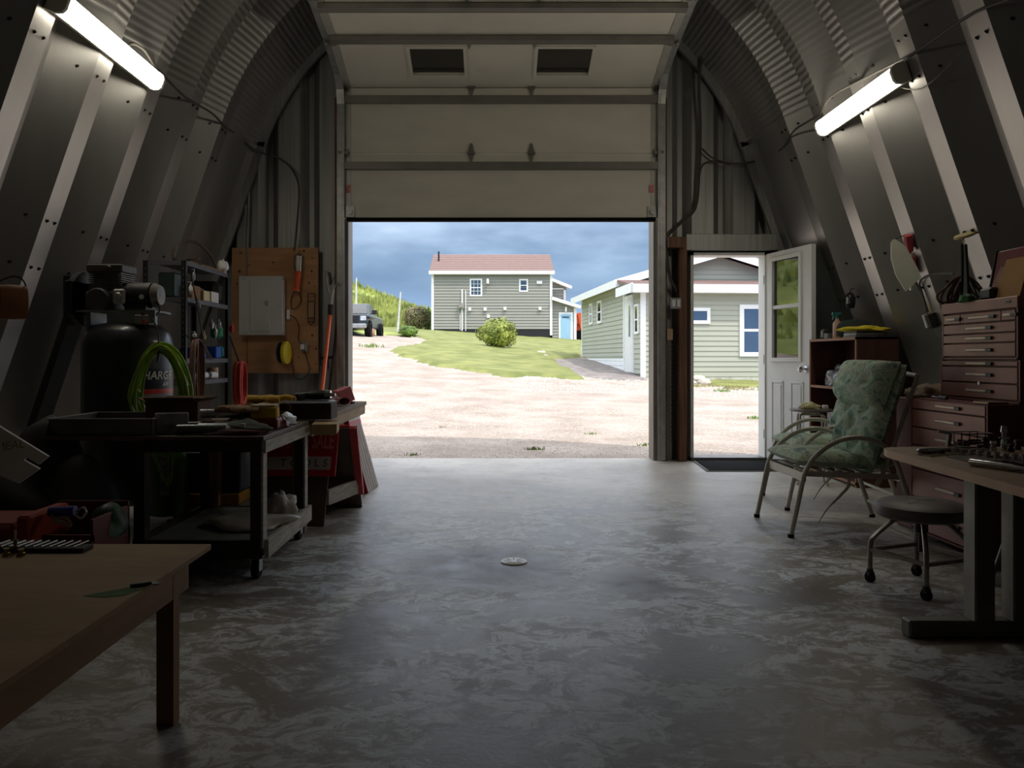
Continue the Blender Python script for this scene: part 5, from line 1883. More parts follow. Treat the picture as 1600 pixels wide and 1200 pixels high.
hang_cord('extension_cord', 'long brown extension cord coiled and hung on the near post of the black shelving', 'cord', -2.20, 5.70, 1.17, .62, .19, 9, mat('brown_cord', (120, 84, 64), .5), 4, tie=(-.095, .055, .03))
hang_cord('extension_cord', 'red-orange extension cord coiled and hung beyond the far post of the shelving', 'cord', -2.25, 6.84, 1.0, .60, .17, 12, mat('red_orange_cord', (206, 72, 56), .5), 5, .008, tie=(-.045, -.135, .22))
mb = MB()
for k in range(3):
    mb.tube([(0.01 * k, 0, .62 - .05 * k), (.02, .06 + .02 * k, .40), (.02, .18, .16), (.01, .30 + .05 * k, .02)], .005, 6, sub=6)
o = mb.build('cable', M_CABLE, smooth=True); o.location = (-2.27, 5.80, 1.0); tag(o, 'grey leads drooping from the near post across the shelving front', 'cable')
for (u, v, w_, h_, m_, lb, nm) in ((303, 432, 5, 14, M_GALV, 'silver clamp hooked at the top of the near shelving post', 'clamp'), (298, 452, 6, 14, M_WHITE, 'white charger hanging on the near shelving post', 'charger'),
                                   (309, 478, 9, 12, mat('grey_tool', (120, 116, 112), .4, .3), 'grey cord reel hooked on the shelving below the cartons', 'reel'), (337, 520, 5, 16, M_WHITE, 'white-handled brush hanging over the middle shelf', 'brush'),
                                   (362, 514, 7, 12, mat('red_tool', (196, 34, 44), .4), 'red-handled tool hanging at the far shelving post', 'tool'), (331, 508, 8, 12, M_GALV, 'steel caulking gun hooked on the middle of the shelving', 'tool'),
                                   (342, 508, 8, 11, M_GALV, 'second steel tool hooked beside the green can', 'tool'), (304, 524, 7, 7, M_WHITE, 'white glove tied above the brown cord coil', 'glove'), (319, 526, 6, 13, M_YELC, 'cream glove hanging beside the brown cord coil', 'glove')):
    Y = -2.27 / ((u - 770) / F)
    c0 = P(u, v, Y); k = Y / F
    mb = MB(); mb.blob((0, 0, 0), (w_ * k * .5, w_ * k * .5, h_ * k * .5), 12, 8, .25, 2.2, int(u))
    mb.tube([(0, 0, h_ * k * .4), (0.0, .01, h_ * k * .8), (-.03, .015, h_ * k * .8)], .003, 5)
    o = mb.build(nm, m_, smooth=True, ang=60); o.location = c0; tag(o, lb, nm)

# ================================================================= AIR COMPRESSOR
cx_, cy_ = -2.27, 4.78
AC = thing('air_compressor', 'dark upright air compressor with a finned pump and bright hose on its tank', 'compressor', (cx_, cy_, 0))
M_TANK = mat('black_tank_paint', (36, 38, 42), .38, .2, var=.1, scale=3, coat=.3)
R_ = .262
mb = MB()
mb.lathe([(0, .12), (R_ * .6, .135), (R_ * .9, .18), (R_, .26), (R_, 1.12), (R_ * .93, 1.19), (R_ * .72, 1.235), (R_ * .35, 1.255), (0, 1.26)], n=36)
mb.build('tank', M_TANK, AC, smooth=True)
for k in range(3):
    a = k * 2 * PI / 3 + .4
    mb = MB(); mb.bar((R_ * .8 * math.cos(a), R_ * .8 * math.sin(a), .2), (R_ * 1.05 * math.cos(a), R_ * 1.05 * math.sin(a), .0), .07, .012); mb.box(R_ * 1.05 * math.cos(a) - .04, R_ * 1.05 * math.cos(a) + .04, R_ * 1.05 * math.sin(a) - .04, R_ * 1.05 * math.sin(a) + .04, 0, .012)
    mb.build('foot', M_TANK, AC)
mb = MB(); mb.prism([(-.24, -.16), (.20, -.16), (.23, -.02), (.20, .16), (-.24, .16)], .012, T=Matrix.Translation((0, 0, 1.31)))
mb.box(-.2, -.17, -.12, .12, 1.2, 1.31); mb.box(.10, .13, -.12, .12, 1.2, 1.31); mb.box(-.05, .24, -.165, -.155, 1.24, 1.322)
mb.build('top_plate', mat('grey_bracket', (130, 134, 134), .5, .4), AC)
# pump
px0 = -.10
mb = MB(); mb.box(px0 - .12, px0 + .06, -.10, .10, 1.322, 1.44); mb.cyl((px0 - .03, -.13, 1.385), (px0 - .03, .10, 1.385), .075, n=20); mb.build('crankcase', mat('cast_iron', (84, 82, 78), .6, .3, var=.15), AC, bev=.01)
for k in range(9):
    z = 1.445 + k * .013
    mb = MB(); mb.box(px0 - .10, px0 + .10, -.09, .09, z, z + .006); mb.build('fin', mat('cast_iron_fin', (120, 116, 110), .5, .4), AC)
mb = MB(); mb.box(px0 - .075, px0 + .075, -.07, .07, 1.44, 1.56); mb.build('cylinder', M_BLACK, AC)
mb = MB(); mb.box(px0 - .11, px0 + .11, -.10, .10, 1.558, 1.605); mb.cyl((px0 + .03, -.11, 1.58), (px0 + .03, -.04, 1.58), .018, n=10); mb.build('head', mat('cast_iron_head', (92, 88, 82), .5, .4), AC, bev=.008)
mb = MB(); mb.box(px0 + .075, px0 + .145, -.15, -.12, 1.36, 1.45); mb.cyl((px0 + .11, -.16, 1.41), (px0 + .11, -.14, 1.41), .022, n=14); mb.build('pressure_plate', mat('pale_cast', (185, 184, 178), .45, .4), AC, bev=.01)
# motor
mb = MB(); mb.cyl((.0, -.02, 1.42), (.165, -.02, 1.42), .08, n=24); mb.box(.02, .15, -.09, .05, 1.322, 1.36); mb.build('motor', M_BLACK, AC, smooth=True)
mb = MB(); mb.lathe([(0, .165), (.07, .168), (.078, .18), (.06, .215), (0, .222)], (0, -.02, 1.42), 20, axis='X'); mb.build('motor_end', mat('grey_end_bell', (128, 124, 118), .5, .3), AC, smooth=True)
mb = MB(); mb.cyl((.13, -.104, 1.405), (.13, -.098, 1.405), .015, n=16); mb.build('badge', M_WHITE, AC)
mb = MB(); mb.tube([(.20, -.06, 1.38), (.24, -.10, 1.32), (.21, -.14, 1.28), (.16, -.17, 1.30)], .006, 6, sub=5); mb.build('lead', M_BLACK, AC)
mb = MB(); mb.box(.11, .21, -.17, -.10, 1.235, 1.30); ps = mb.build('pressure_switch', mat('grey_switch', (158, 158, 154), .5), AC, bev=.012)
mb = MB(); mb.cyl((.18, -.172, 1.25), (.18, -.185, 1.25), .012, n=10); mb.build('red_knob', mat('red_plastic', (200, 50, 60), .4), ps, label='small red knob')
# belt guard
mb = MB()
mb.cyl((px0 - .16, .0, 1.40), (px0 - .20, .0, 1.40), .17, n=28); mb.box(px0 - .20, px0 - .16, -.17, .17, 1.30, 1.50)
mb.build('belt_guard', M_BLACK, AC, bev=.004)
# label on the tank
lab_w, z0_, z1_ = .95, .82, 1.0
a_c = math.atan2(-1, .42)      # faces camera slightly to the right
def arc_patch(a0, a1, za, zb, r, n_=10):
    mb = MB()
    vs = []
    for i in range(n_ + 1):
        a = a0 + (a1 - a0) * i / n_
        vs += [(r * math.cos(a), r * math.sin(a), za), (r * math.cos(a), r * math.sin(a), zb)]
    mb.add(vs, [(2 * i, 2 * i + 2, 2 * i + 3, 2 * i + 1) for i in range(n_)])
    return mb
A0_, A1_ = -.98, .20
arc_patch(A0_, A1_, .845, .965, R_ + .0015).build('label', mat('navy_label', (24, 30, 52), .35), AC, smooth=True, label='navy tank label with white lettering')
arc_patch(A0_, A1_, .815, .845, R_ + .0016).build('label_band', mat('red_label', (200, 52, 52), .35), AC, smooth=True, label='red band under the label')
arc_patch(A0_, A1_, .762, .815, R_ + .0014).build('label_base', mat('grey_label', (130, 130, 132), .4), AC, smooth=True)
for (tx, sz, zc, aC) in (('CHARGE', .070, .925, -.52), ('AIR', .036, .872, -.22)):
    me = text_mesh(tx, sz, 0.0004, .0012, .15)
    me.materials.clear(); me.materials.append(mat('white_print', (225, 225, 225), .5, var=0))
    for v in me.vertices:
        a = aC + v.co.x / R_
        r = R_ + .003 + v.co.z
        v.co = Vector((r * math.cos(a), r * math.sin(a), zc + v.co.y))
    o = bpy.data.objects.new('lettering', me); C.objects.link(o); o.parent = AC
# green air hose in hanging loops, hooked on the tank's right shoulder
gh = thing('air_hose', 'bright green air hose hanging in a big coil on the compressor tank', 'hose', (XU(252, 4.42), 4.42, ZV(645, 4.42)))
M_HOSE = mat('lime_hose', (142, 178, 42), .4, var=.12, scale=3)
rnd = random.Random(8)
mb = MB()
for k in range(12):
    uc = 252 + rnd.uniform(-4, 4)
    top = 533 + rnd.uniform(0, 18); w_ = rnd.uniform(30, 51); bot = 646 + rnd.uniform(-14, 14)
    Yk = 4.46 - rnd.uniform(0, .12)
    sk = rnd.uniform(-8, 8)
    pts = [P(uc, top, Yk), P(uc + w_ * .55, top + 16, Yk), P(uc + w_ * .9, top + 50, Yk), P(uc + w_ + sk * .3, bot - 22, Yk), P(uc + w_ * .6 + sk, bot + 8, Yk - .03), P(uc + sk, bot + 14, Yk - .03),
           P(uc - w_ * .6 + sk, bot + 4, Yk - .03), P(uc - w_ + sk * .2, bot - 26, Yk), P(uc - w_ * .9, top + 50, Yk), P(uc - w_ * .55, top + 16, Yk)]
    mb.tube(pts, .0085, 7, closed=True, sub=6)
mb.tube([P(232, 650, 4.3), P(238, 700, 4.3), P(262, 756, 4.3), P(270, 720, 4.3), P(268, 660, 4.3)], .0085, 7, sub=6)
mb.tube([P(244, 660, 4.3), P(246, 700, 4.3), P(260, 712, 4.3), P(277, 700, 4.3), P(280, 660, 4.3)], .0085, 7, sub=6)
mb.build('coil', M_HOSE, gh, world=True, smooth=True)
mb = MB(); mb.tube([P(238, 498, 4.56), P(247, 520, 4.5), P(248, 545, 4.42), P(246, 565, 4.4)], .006, 6, sub=5); mb.build('hook', M_BLACK, gh, world=True)
# green sprayer/bag under the cart behind
gb = thing('garden_sprayer', 'dark green sprayer tank standing under the cart beside the compressor', 'sprayer', (XU(262, 4.5), 4.5, 0.12))
mb = MB(); mb.lathe([(0, 0), (.10, .0), (.115, .03), (.115, .30), (.09, .38), (.04, .42), (0, .43)], n=24); mb.build('tank', mat('dark_green_plastic', (52, 92, 30), .4, var=.15), gb, smooth=True)
mb = MB(); mb.box(.01, .055, -.125, -.112, .13, .36); mb.build('scale_label', mat('grey_white_label', (130, 134, 128), .5, var=.5, scale=40), gb)
bx('wood_block', 'low dark timber blocks under the sprayer behind the cart', 'timber', -2.1, -1.65, 4.36, 4.66, 0, .12, M_DARKW)

# dark flat bar set along the rib behind the compressor
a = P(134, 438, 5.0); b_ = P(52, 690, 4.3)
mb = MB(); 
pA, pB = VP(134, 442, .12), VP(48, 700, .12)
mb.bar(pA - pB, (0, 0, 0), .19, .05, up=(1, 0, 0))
o = mb.build('dark_bar', mat('black_matte', (24, 21, 20), .8, var=.2)); o.location = pB; tag(o, 'black flat bar running up the ribbed wall behind the compressor', 'board')
mb = MB(); mb.box(-.13, .13, -.02, .02, -.16, .16); o = mb.build('belt_cover', mat('black_matte', (24, 21, 20), .8)); o.location = P(133, 470, 4.95); tag(o, 'black square cover beside the compressor pump', 'cover')

# ================================================================= ROLLING CART
CZ = .67
cart = thing('rolling_cart', 'long worn rolling workbench cart with lit grey end boards on casters', 'cart', (-1.35, 3.95, 0))
M_CTOP = mat('worn_dark_top', (92, 74, 60), .6, var=.3, scale=5, stretch=(1, 3, 1), bump=.1)
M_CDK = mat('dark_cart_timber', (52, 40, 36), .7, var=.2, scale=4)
M_CLT = mat('lit_weathered_board', (172, 166, 156), .75, var=.2, scale=8, stretch=(3, 1, 6), bump=.2)  # door light on the end boards painted in as pale grey
xl, xr = -2.09, -1.06
yf, yb = 3.55, 4.42
mb = MB(); mb.box(xl, xr, yf, yb, CZ - .022, CZ)
mb.build('top', M_CTOP, cart, world=True, bev=.003)
for (ya_, yb_) in ((yf + .01, yf + .03), (yb - .03, yb - .01)):
    mb = MB(); mb.box(-1.66, xr - .012, ya_, yb_, CZ - .075, CZ - .022); mb.build('apron', M_CDK, cart, world=True)
    mb = MB(); mb.box(-1.64, xr - .012, ya_, yb_, .10, .185); mb.build('lower_apron', M_CDK, cart, world=True)
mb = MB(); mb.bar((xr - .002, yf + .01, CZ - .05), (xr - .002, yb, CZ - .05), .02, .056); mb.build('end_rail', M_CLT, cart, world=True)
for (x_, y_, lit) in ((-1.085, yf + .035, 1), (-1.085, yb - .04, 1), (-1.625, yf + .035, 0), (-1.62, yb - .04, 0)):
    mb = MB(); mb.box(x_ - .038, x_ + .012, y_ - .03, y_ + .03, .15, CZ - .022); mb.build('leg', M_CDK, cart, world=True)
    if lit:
        mb = MB(); mb.box(x_ + .012, x_ + .022, y_ - .03, y_ + .03, .15, CZ - .075); mb.build('lit_leg_face', M_CLT, cart, world=True)  # pale strip paints the lit side of the leg
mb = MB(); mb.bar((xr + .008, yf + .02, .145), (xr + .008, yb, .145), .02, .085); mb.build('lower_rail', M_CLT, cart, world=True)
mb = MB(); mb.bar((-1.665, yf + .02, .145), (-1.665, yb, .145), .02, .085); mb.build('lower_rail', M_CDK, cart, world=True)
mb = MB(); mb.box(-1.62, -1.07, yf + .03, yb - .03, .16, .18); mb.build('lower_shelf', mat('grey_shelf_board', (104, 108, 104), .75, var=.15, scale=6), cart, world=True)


def caster(parent, x_, y_, z_top, r, name='caster', rz=0.0, world=True):
    T_ = Matrix.Translation((x_, y_, 0)) @ Matrix.Rotation(rz, 4, 'Z')
    mb = MB(T_)
    mb.box(-.03, .03, -.03, .03, z_top - .005, z_top)
    mb.box(-.022, -.018, -.02, .03, r * .8, z_top - .005); mb.box(.018, .022, -.02, .03, r * .8, z_top - .005)
    f_ = mb.build(name, M_GALV, parent, world=world)
    mb = MB(T_); mb.cyl((-.015, .01, r), (.015, .01, r), r, n=20)
    mb.build('wheel', M_RUBBER, f_, world=world)
    return f_


for (x_, y_) in ((-1.11, yf + .05), (-1.11, yb - .05), (-1.63, yf + .05), (-1.63, yb - .05)): caster(cart, x_, y_, .10, .043)

# ---- things on the cart
tray = thing('drip_tray', 'shallow grey metal tray at the camera-left end of the cart top', 'tray', (-1.83, 3.80, CZ + .001))
M_TRAY = mat('grey_tray_metal', (112, 108, 104), .4, .5, var=.12)
mb = MB(); a, b_, h = .24, .22, .075
mb.box(-a, a, -b_, b_, 0, .003); mb.box(-a, a, -b_, -b_ + .003, 0, h); mb.box(-a, a, b_ - .003, b_, 0, h); mb.box(-a, -a + .003, -b_, b_, 0, h); mb.box(a - .003, a, -b_, b_, 0, h)
mb.build('body', M_TRAY, tray)
mb = MB()
for q in ((-a - .01, a + .01, -b_ - .01, -b_ + .004), (-a - .01, a + .01, b_ - .004, b_ + .01), (-a - .01, -a + .004, -b_, b_), (a - .004, a + .01, -b_, b_)): mb.box(q[0], q[1], q[2], q[3], h, h + .004)
mb.build('rim', M_GALV, tray)
pb = thing('plastic_case', 'clear plastic case leaning on the right end of the grey tray', 'case', (-1.53, 3.66, CZ + .001), .35)
mb = MB(); mb.box(-.075, .075, -.012, .012, 0, .10); mb.build('case', mat('frosted_plastic', (160, 164, 172), .3, var=.3, scale=14), pb, bev=.004)
mb = MB(); mb.box(-.06, .06, -.014, -.012, .01, .045); mb.build('contents', mat('silver_bits', (130, 132, 136), .3, .6, var=.5, scale=40), pb)
cb = carton('carton', 'open brown carton of dark rolls on the cart in front of the green hose', -1.80, -1.53, 3.98, 4.18, CZ + .001, CZ + .135, M_CARDD, True, fl=.05)
for k, (dx, dy) in enumerate(((-.06, -.02), (.03, -.01), (.08, .03))):
    mb = MB(); mb.cyl((0, 0, 0), (0, 0, .142), .035, n=18); mb.cyl((0, 0, .1421), (0, 0, .143), .015, n=12)
    o = mb.build('tape_roll', mat('olive_dark_tape', (52, 56, 32), .5), smooth=True); o.location = (-1.665 + dx, 4.08 + dy, CZ + .006); tag(o, ['left dark roll standing in the open brown carton', 'middle dark roll standing in the open brown carton', 'right dark roll standing in the open brown carton'][k], 'roll', 'dark rolls in the brown carton')


def caulk(name, label, p, rz, m, L=.22, r=.024, group=None):
    t_ = thing(name, label, 'tube', (p[0], p[1], p[2]), rz, group)
    mb = MB(); mb.cyl((-L / 2, 0, r), (L / 2, 0, r), r, n=18); mb.build('body', m, t_, smooth=True)
    mb = MB(); mb.cyl((-L / 2 - .003, 0, r), (-L / 2 + .006, 0, r), r * .92, n=18); mb.cyl((-L / 2 - .004, 0, r), (-L / 2 - .001, 0, r), r * .4, n=12); mb.build('end_cap', M_GALV, t_, smooth=True)
    mb = MB(); mb.cyl((L / 2, 0, r), (L / 2 + .02, 0, r), r, .006, 12); mb.cyl((L / 2 + .02, 0, r), (L / 2 + .07, 0, r), .006, .003, 8); mb.build('nozzle', M_WHITE, t_, smooth=True)
    return t_


M_SILV = mat('silver_foil', (190, 192, 196), .25, .9, var=.2, scale=20)
M_SILV2 = mat('grey_blue_tube', (110, 116, 122), .3, .5, var=.3, scale=12)
caulk('caulk_tube', 'bright silver tube propped on the pile beside the brown carton', (-1.385, 3.92, CZ + .055), .25, M_SILV, .2)
caulk('caulk_tube', 'nearest grey foil tube at the front edge of the cart', (-1.37, 3.62, CZ + .002), .15, M_SILV2)
caulk('caulk_tube', 'grey foil tube behind the nearest one at the front of the cart', (-1.30, 3.69, CZ + .002), .05, M_SILV2)
caulk('caulk_tube', 'small dark tube lying between the clear case and the brown carton', (-1.47, 3.88, CZ + .002), .1, mat('dark_tube', (84, 78, 78), .4, .2), .13, .02)
caulk('caulk_tube', 'foil tube with a pink end sitting against the carton', (-1.22, 3.86, CZ + .002), 1.3, mat('dull_grey_can', (112, 106, 104), .5, .3), .1, .03)


def cloth_heap(name, label, cat, c, r, m, seed, rz=0, amp=.25, sc=2.0, flat=.15, nu=26, nv=14):
    mb = MB(); mb.blob((0, 0, r[2] * flat), r, nu, nv, amp, sc, seed, flat=flat)
    o = mb.build(name, m, smooth=True, ang=180); o.location = c; o.rotation_euler = (0, 0, rz); tag(o, label, cat)
    return o


def glove(name, label, c, rz, m, s_=1.0, tilt=0.0):
    """work glove: palm, five fingers, cuff"""
    t_ = thing(name, label, 'glove', c, rz)
    mb = MB(Matrix.Scale(s_, 4) @ Matrix.Rotation(tilt, 4, 'Y'))
    mb.blob((0, 0, .02), (.065, .05, .02), 16, 8, .12, 2, int(c[0] * 50) % 9)
    for k, (yy, L, an) in enumerate(((-.036, .062, -.2), (-.013, .078, -.05), (.012, .075, .06), (.035, .06, .2))):
        p0 = Vector((.045, yy, .02)); p1 = p0 + Vector((L * math.cos(an), L * math.sin(an), -.002))
        mb.tube([p0, (p0 + p1) / 2 + Vector((0, 0, .008)), p1], [.014, .013, .009], 8, sub=3)
    mb.tube([Vector((-.01, -.045, .02)), Vector((.02, -.075, .022)), Vector((.05, -.085, .018))], [.015, .014, .010], 8, sub=3)
    mb.build('hand', m, t_, smooth=True)
    mb = MB(Matrix.Scale(s_, 4) @ Matrix.Rotation(tilt, 4, 'Y')); mb.lathe([(.040, 0), (.046, -.06), (.043, -.06), (.036, 0)], (0, 0, 0), 16, T=Matrix.Translation((-.045, 0, .02)) @ Matrix.Scale(.45, 4, (0, 0, 1)) @ Matrix.Rotation(PI / 2, 4, 'Y'))
    mb.build('cuff', m, t_, smooth=True)
    return t_


M_TAN = mat('tan_leather', (150, 116, 84), .8, var=.15, scale=20)
M_OLIVE = mat('olive_grey_cloth', (92, 90, 76), .85, var=.2, scale=14)
M_YEL = mat('yellow_leather', (206, 166, 52), .75, var=.1)
cloth_heap('rag', 'grey-green rag spread on the cart in front of the gloves', 'cloth', (-1.24, 3.70, CZ + .001), (.17, .07, .045), mat('grey_green_rag', (98, 102, 98), .9, var=.15, scale=20), 5, .05)
cloth_heap('rag', 'dark blue and red rag at the right front edge of the cart top', 'cloth', (-1.22, 3.62, CZ + .001), (.15, .05, .022), mat('dark_blue_rag', (50, 46, 62), .9, var=.3, scale=10, rgb2=(96, 44, 44)), 7)
cloth_heap('cloth_bundle', 'olive cloth bundle under the tan gloves on the cart', 'cloth', (-1.27, 3.94, CZ + .001), (.15, .10, .06), M_OLIVE, 9)
glove('work_glove', 'tan leather work glove on top of the olive bundle, fingers towards the silver tube', (-1.28, 3.92, CZ + .075), 2.9, M_TAN, 1.15)
glove('work_glove', 'brown work glove lying behind the tan one on the pile', (-1.19, 4.06, CZ + .08), 2.5, mat('brown_leather', (140, 104, 70), .8), 1.2)
glove('work_glove', 'yellow-cuffed work glove topmost on the pile at the back of the cart', (-1.20, 4.14, CZ + .12), .2, M_YEL, 1.1)
yb_ = thing('sponge_pack', 'yellow and red packet standing on the right of the glove pile', 'packet', (-1.155, 3.90, CZ + .001), .1)
mb = MB(); mb.box(-.065, .065, -.04, .04, .055, .115); mb.build('yellow_half', M_YEL, yb_, bev=.008)
mb = MB(); mb.box(-.068, .068, -.042, .042, 0, .055); mb.build('red_half', mat('dark_red_plastic', (136, 28, 34), .5, var=.15), yb_, bev=.008)
mb = MB(); mb.blob((0, 0, .118), (.065, .04, .012), 16, 8, .3, 3, 2); mb.build('top_wrap', mat('pale_wrap', (206, 196, 170), .6, var=.1, scale=30), yb_, smooth=True)
cloth_heap('plastic_bag', 'white-blue plastic packet at the back right corner of the cart', 'bag', (-1.14, 4.22, CZ + .001), (.06, .09, .045), mat('pale_plastic_wrap', (206, 214, 216), .35, var=.15, scale=12), 4)
cloth_heap('plastic_bag', 'crumpled dark red wrapper between the packet and the pale one', 'bag', (-1.11, 4.02, CZ + .001), (.04, .06, .04), mat('red_wrap', (128, 34, 40), .4, var=.3, scale=12), 6)
# lower shelf
cloth_heap('plastic_sheet', 'folded white plastic sheet on the lower shelf of the cart', 'sheet', (-1.24, 3.93, .182), (.20, .16, .05), mat('greyish_white_sheet', (186, 182, 178), .45, var=.06), 2, .2, .22, 1.4)
cloth_heap('plastic_sheet', 'crumpled white bag standing behind the folded sheet under the cart', 'bag', (-1.13, 4.08, .182), (.09, .08, .11), mat('greyish_white_sheet2', (190, 186, 182), .45, var=.06), 3, 0, .25, 2.2)
for (k, (x_, rz, z)) in enumerate(((-1.83, .62, .0), (-1.74, .60, .0), (-1.80, .66, .03))):
    mb = MB(); mb.box(-.055, .055, -.32, .32, 0, .028)
    o = mb.build('timber_board', mat('pinkish_board', (152, 120, 104), .8, var=.2, scale=5, stretch=(5, .6, 1))); o.location = (x_ , 4.05, z); o.rotation_euler = (0, 0, -rz)
    tag(o, ('upper reddish board lying across the two below, under the cart' if k == 2 else ['reddish board on the floor nearest the compressor under the cart', 'reddish board on the floor nearest the cart legs'][k]), 'board')

# ================================================================= SECOND BENCH along the same line, up to the big door
bench = thing('workbench', 'rough wooden bench behind the cart reaching to the big door', 'workbench', (-1.3, 5.2, 0))
BZ = .67
mb = MB(); mb.box(-1.72, -1.06, 4.50, 6.45, BZ - .03, BZ); mb.build('top', mat('bench_top_wood', (116, 98, 80), .75, var=.2, scale=5, stretch=(4, 1, 1)), bench, world=True, bev=.003)
mb = MB(); mb.box(-1.09, -1.068, 4.53, 6.42, BZ - .10, BZ - .03); mb.build('rail', mat('pale_bench_wood', (150, 124, 92), .75, var=.15, scale=4, stretch=(4, 1, 4)), bench, world=True)
for (x_, y_) in ((-1.13, 6.3), (-1.66, 6.3), (-1.66, 4.58), (-1.145, 4.56)):
    mb = MB(); mb.box(x_ - .035, x_ + .035, y_ - .035, y_ + .035, 0, BZ - .03); mb.build('leg', mat('bench_leg_wood', (128, 98, 74), .75, var=.2, scale=4, stretch=(4, 4, .6)), bench, world=True)
mb = MB(); mb.box(-1.66, -1.10, 6.26, 6.32, .40, .47); mb.build('stretcher', M_PLY, bench, world=True)
bx('tool_crate', 'dark blue crate full of steel bits on the floor under the bench', 'crate', -1.90, -1.52, 4.62, 5.0, .22, .47, mat('navy_crate', (30, 38, 62), .5), .01)
bx('timber', 'yellow-edged timber under the navy crate', 'timber', -1.92, -1.52, 4.6, 5.05, .155, .218, mat('ochre_timber', (176, 132, 48), .7))
bx('carton', 'grey-brown box on the floor under the navy crate', 'box', -1.90, -1.51, 4.6, 5.1, 0, .153, mat('taupe_box', (120, 110, 92), .8))

# drill case and tools on the bench
dc = thing('drill_case', 'black power tool case on the bench by the big door', 'case', (-1.22, 5.22, BZ + .001), .0)
mb = MB(); mb.box(-.20, .13, -.11, .11, 0, .075); mb.build('case_body', M_BLACK, dc, bev=.01)
mb = MB(); mb.box(.13, .138, -.10, .10, .005, .07); mb.build('end_plate', mat('grey_plate', (112, 112, 116), .4, .4), dc)
dr_t = thing('power_drill', 'black power drill with a round chuck lying on the tool case', 'drill', (-1.20, 5.22, BZ + .077), .0)
mb = MB(); mb.tube([(-.14, 0, .03), (0, 0, .035), (.06, 0, .035)], [.025, .034, .03], 12, sub=2); mb.build('body', M_BLACK, dr_t, smooth=True)
mb = MB(); mb.cyl((.06, -.001, .037), (.10, -.001, .037), .036, .030, 18); mb.cyl((.10, 0, .037), (.13, 0, .037), .014, .01, 10); mb.build('chuck', M_CHROME, dr_t, smooth=True)
mb = MB(); mb.bar((-.06, 0, .03), (-.10, -.09, .02), .03, .04); mb.build('grip', M_BLACK, dr_t)
glove('work_glove', 'reddish-brown glove on the bench beside the drill', (-1.17, 5.52, BZ + .03), 2.6, mat('red_brown_leather', (136, 82, 80), .8), 1.3)
cloth_heap('rag', 'grey rag heaped at the far end of the bench', 'cloth', (-1.22, 5.75, BZ + .001), (.10, .09, .07), mat('grey_rag', (128, 118, 108), .9, var=.2, scale=20), 12)
pk = thing('pink_carton', 'pink box standing tilted at the far end of the bench', 'box', (-1.14, 5.98, BZ + .001), .5)
mb = MB(Matrix.Rotation(-.35, 4, 'Y')); mb.box(-.05, .06, -.07, .07, .02, .13); mb.build('body', mat('pink_card', (206, 118, 126), .6, var=.05), pk, bev=.003)
for k, (x_, y_, rz, m_, lb, L) in enumerate(((-1.14, 4.80, .6, mat('red_handle', (120, 32, 36), .4), 'red-handled screwdriver near the front of the bench', .10), (-1.20, 4.70, 1.2, M_BLACK, 'black-handled screwdriver next to the red-handled one', .11),
                                       (-1.16, 4.98, .2, mat('red_handle', (120, 32, 36), .4), 'dark red torch lying under the drill case edge', .12))):
    t_ = thing('screwdriver', lb, 'tool', (x_, y_, BZ + .001), rz)
    mb = MB(); mb.cyl((-L / 2, 0, .014), (L / 2, 0, .014), .013, .011, 10); mb.build('handle', m_, t_, smooth=True)
    mb = MB(); mb.cyl((L / 2, 0, .014), (L, 0, .014), .004, n=8); mb.build('shaft', M_CHROME, t_, smooth=True)
bx('wood_block', 'pale wedge of timber poking past the cart beside the bench', 'timber', -1.04, -.90, 4.32, 4.60, .60, .66, mat('pale_pine', (176, 150, 108), .75, var=.15, scale=5), rz=.15)
o = bpy.context.scene.objects['wood_block.001']; o.location.z = BZ + .001; o.location.x = -1.13; o.location.y = 4.60; o.scale = (.8, .6, .8)
gp = MB().cyl((0, 0, 0), (0, 0, .12), .012, n=10).build('marker', mat('sage_green_stick', (120, 134, 108), .6), smooth=True); gp.location = (-1.30, 5.35, BZ + .001); tag(gp, 'pale green stick standing on the bench behind the tool case', 'stick')

# ================================================================= A-FRAME SALE SIGN on plywood trestles
sg_ = thing('sandwich_board', 'plywood sandwich board with a red garage sale sign beside the cart', 'sign', (-1.12, 4.95, 0))
M_SPLY = mat('grey_brown_ply', (96, 82, 72), .8, var=.2, scale=5)
M_RED = mat('sign_red', (196, 26, 34), .45, var=.05)
xf0, xf1 = -1.44, XU(507, 4.72)
# front leaf: bottom y 4.70, top y 4.98 at z .60
def leaf_T(xa, yb0, yt, zt):
    d_ = Vector((0, yt - yb0, zt)).normalized()
    return Matrix(((1, 0, 0, xa), (0, d_.y, -d_.z, yb0), (0, d_.z, d_.y, 0), (0, 0, 0, 1)))
TF = leaf_T(0, 4.70, 4.97, .60)
# local: x, y up the leaf, z: -> (0,-z,y): points to -Y (towards camera)
LF = math.hypot(.27, .60)
mb = MB(TF); mb.box(xf1 - .125, xf1 + .0, 0, LF, -.012, 0); mb.box(xf0, xf0 + .09, 0, LF, -.012, 0); mb.box(xf0 + .09, xf1 - .125, .10, LF, -.014, -.002)
mb.build('front_board', M_SPLY, sg_, world=True)
TB = leaf_T(0, 5.32, 5.0, .60)
mb = MB(TB); mb.box(xf0, xf1 + .13, 0, LF, -.0, .012); mb.build('back_board', M_SPLY, sg_, world=True)
mb = MB(); mb.bar((xf1 + .0, 4.80, .16), (xf1 + .11, 5.22, .16), .022, .095); mb.build('spreader', M_CLT, sg_, world=True)
zs0 = .42 / .6 * 0 + .0
sy0, sy1 = .315, LF + .01
sx1 = xf1 + .045
mb = MB(TF); mb.box(xf0 - .05, sx1, sy0, sy1, .001, .014); sp = mb.build('sign_panel', M_RED, sg_, world=True, bev=.002, label='red sign panel')
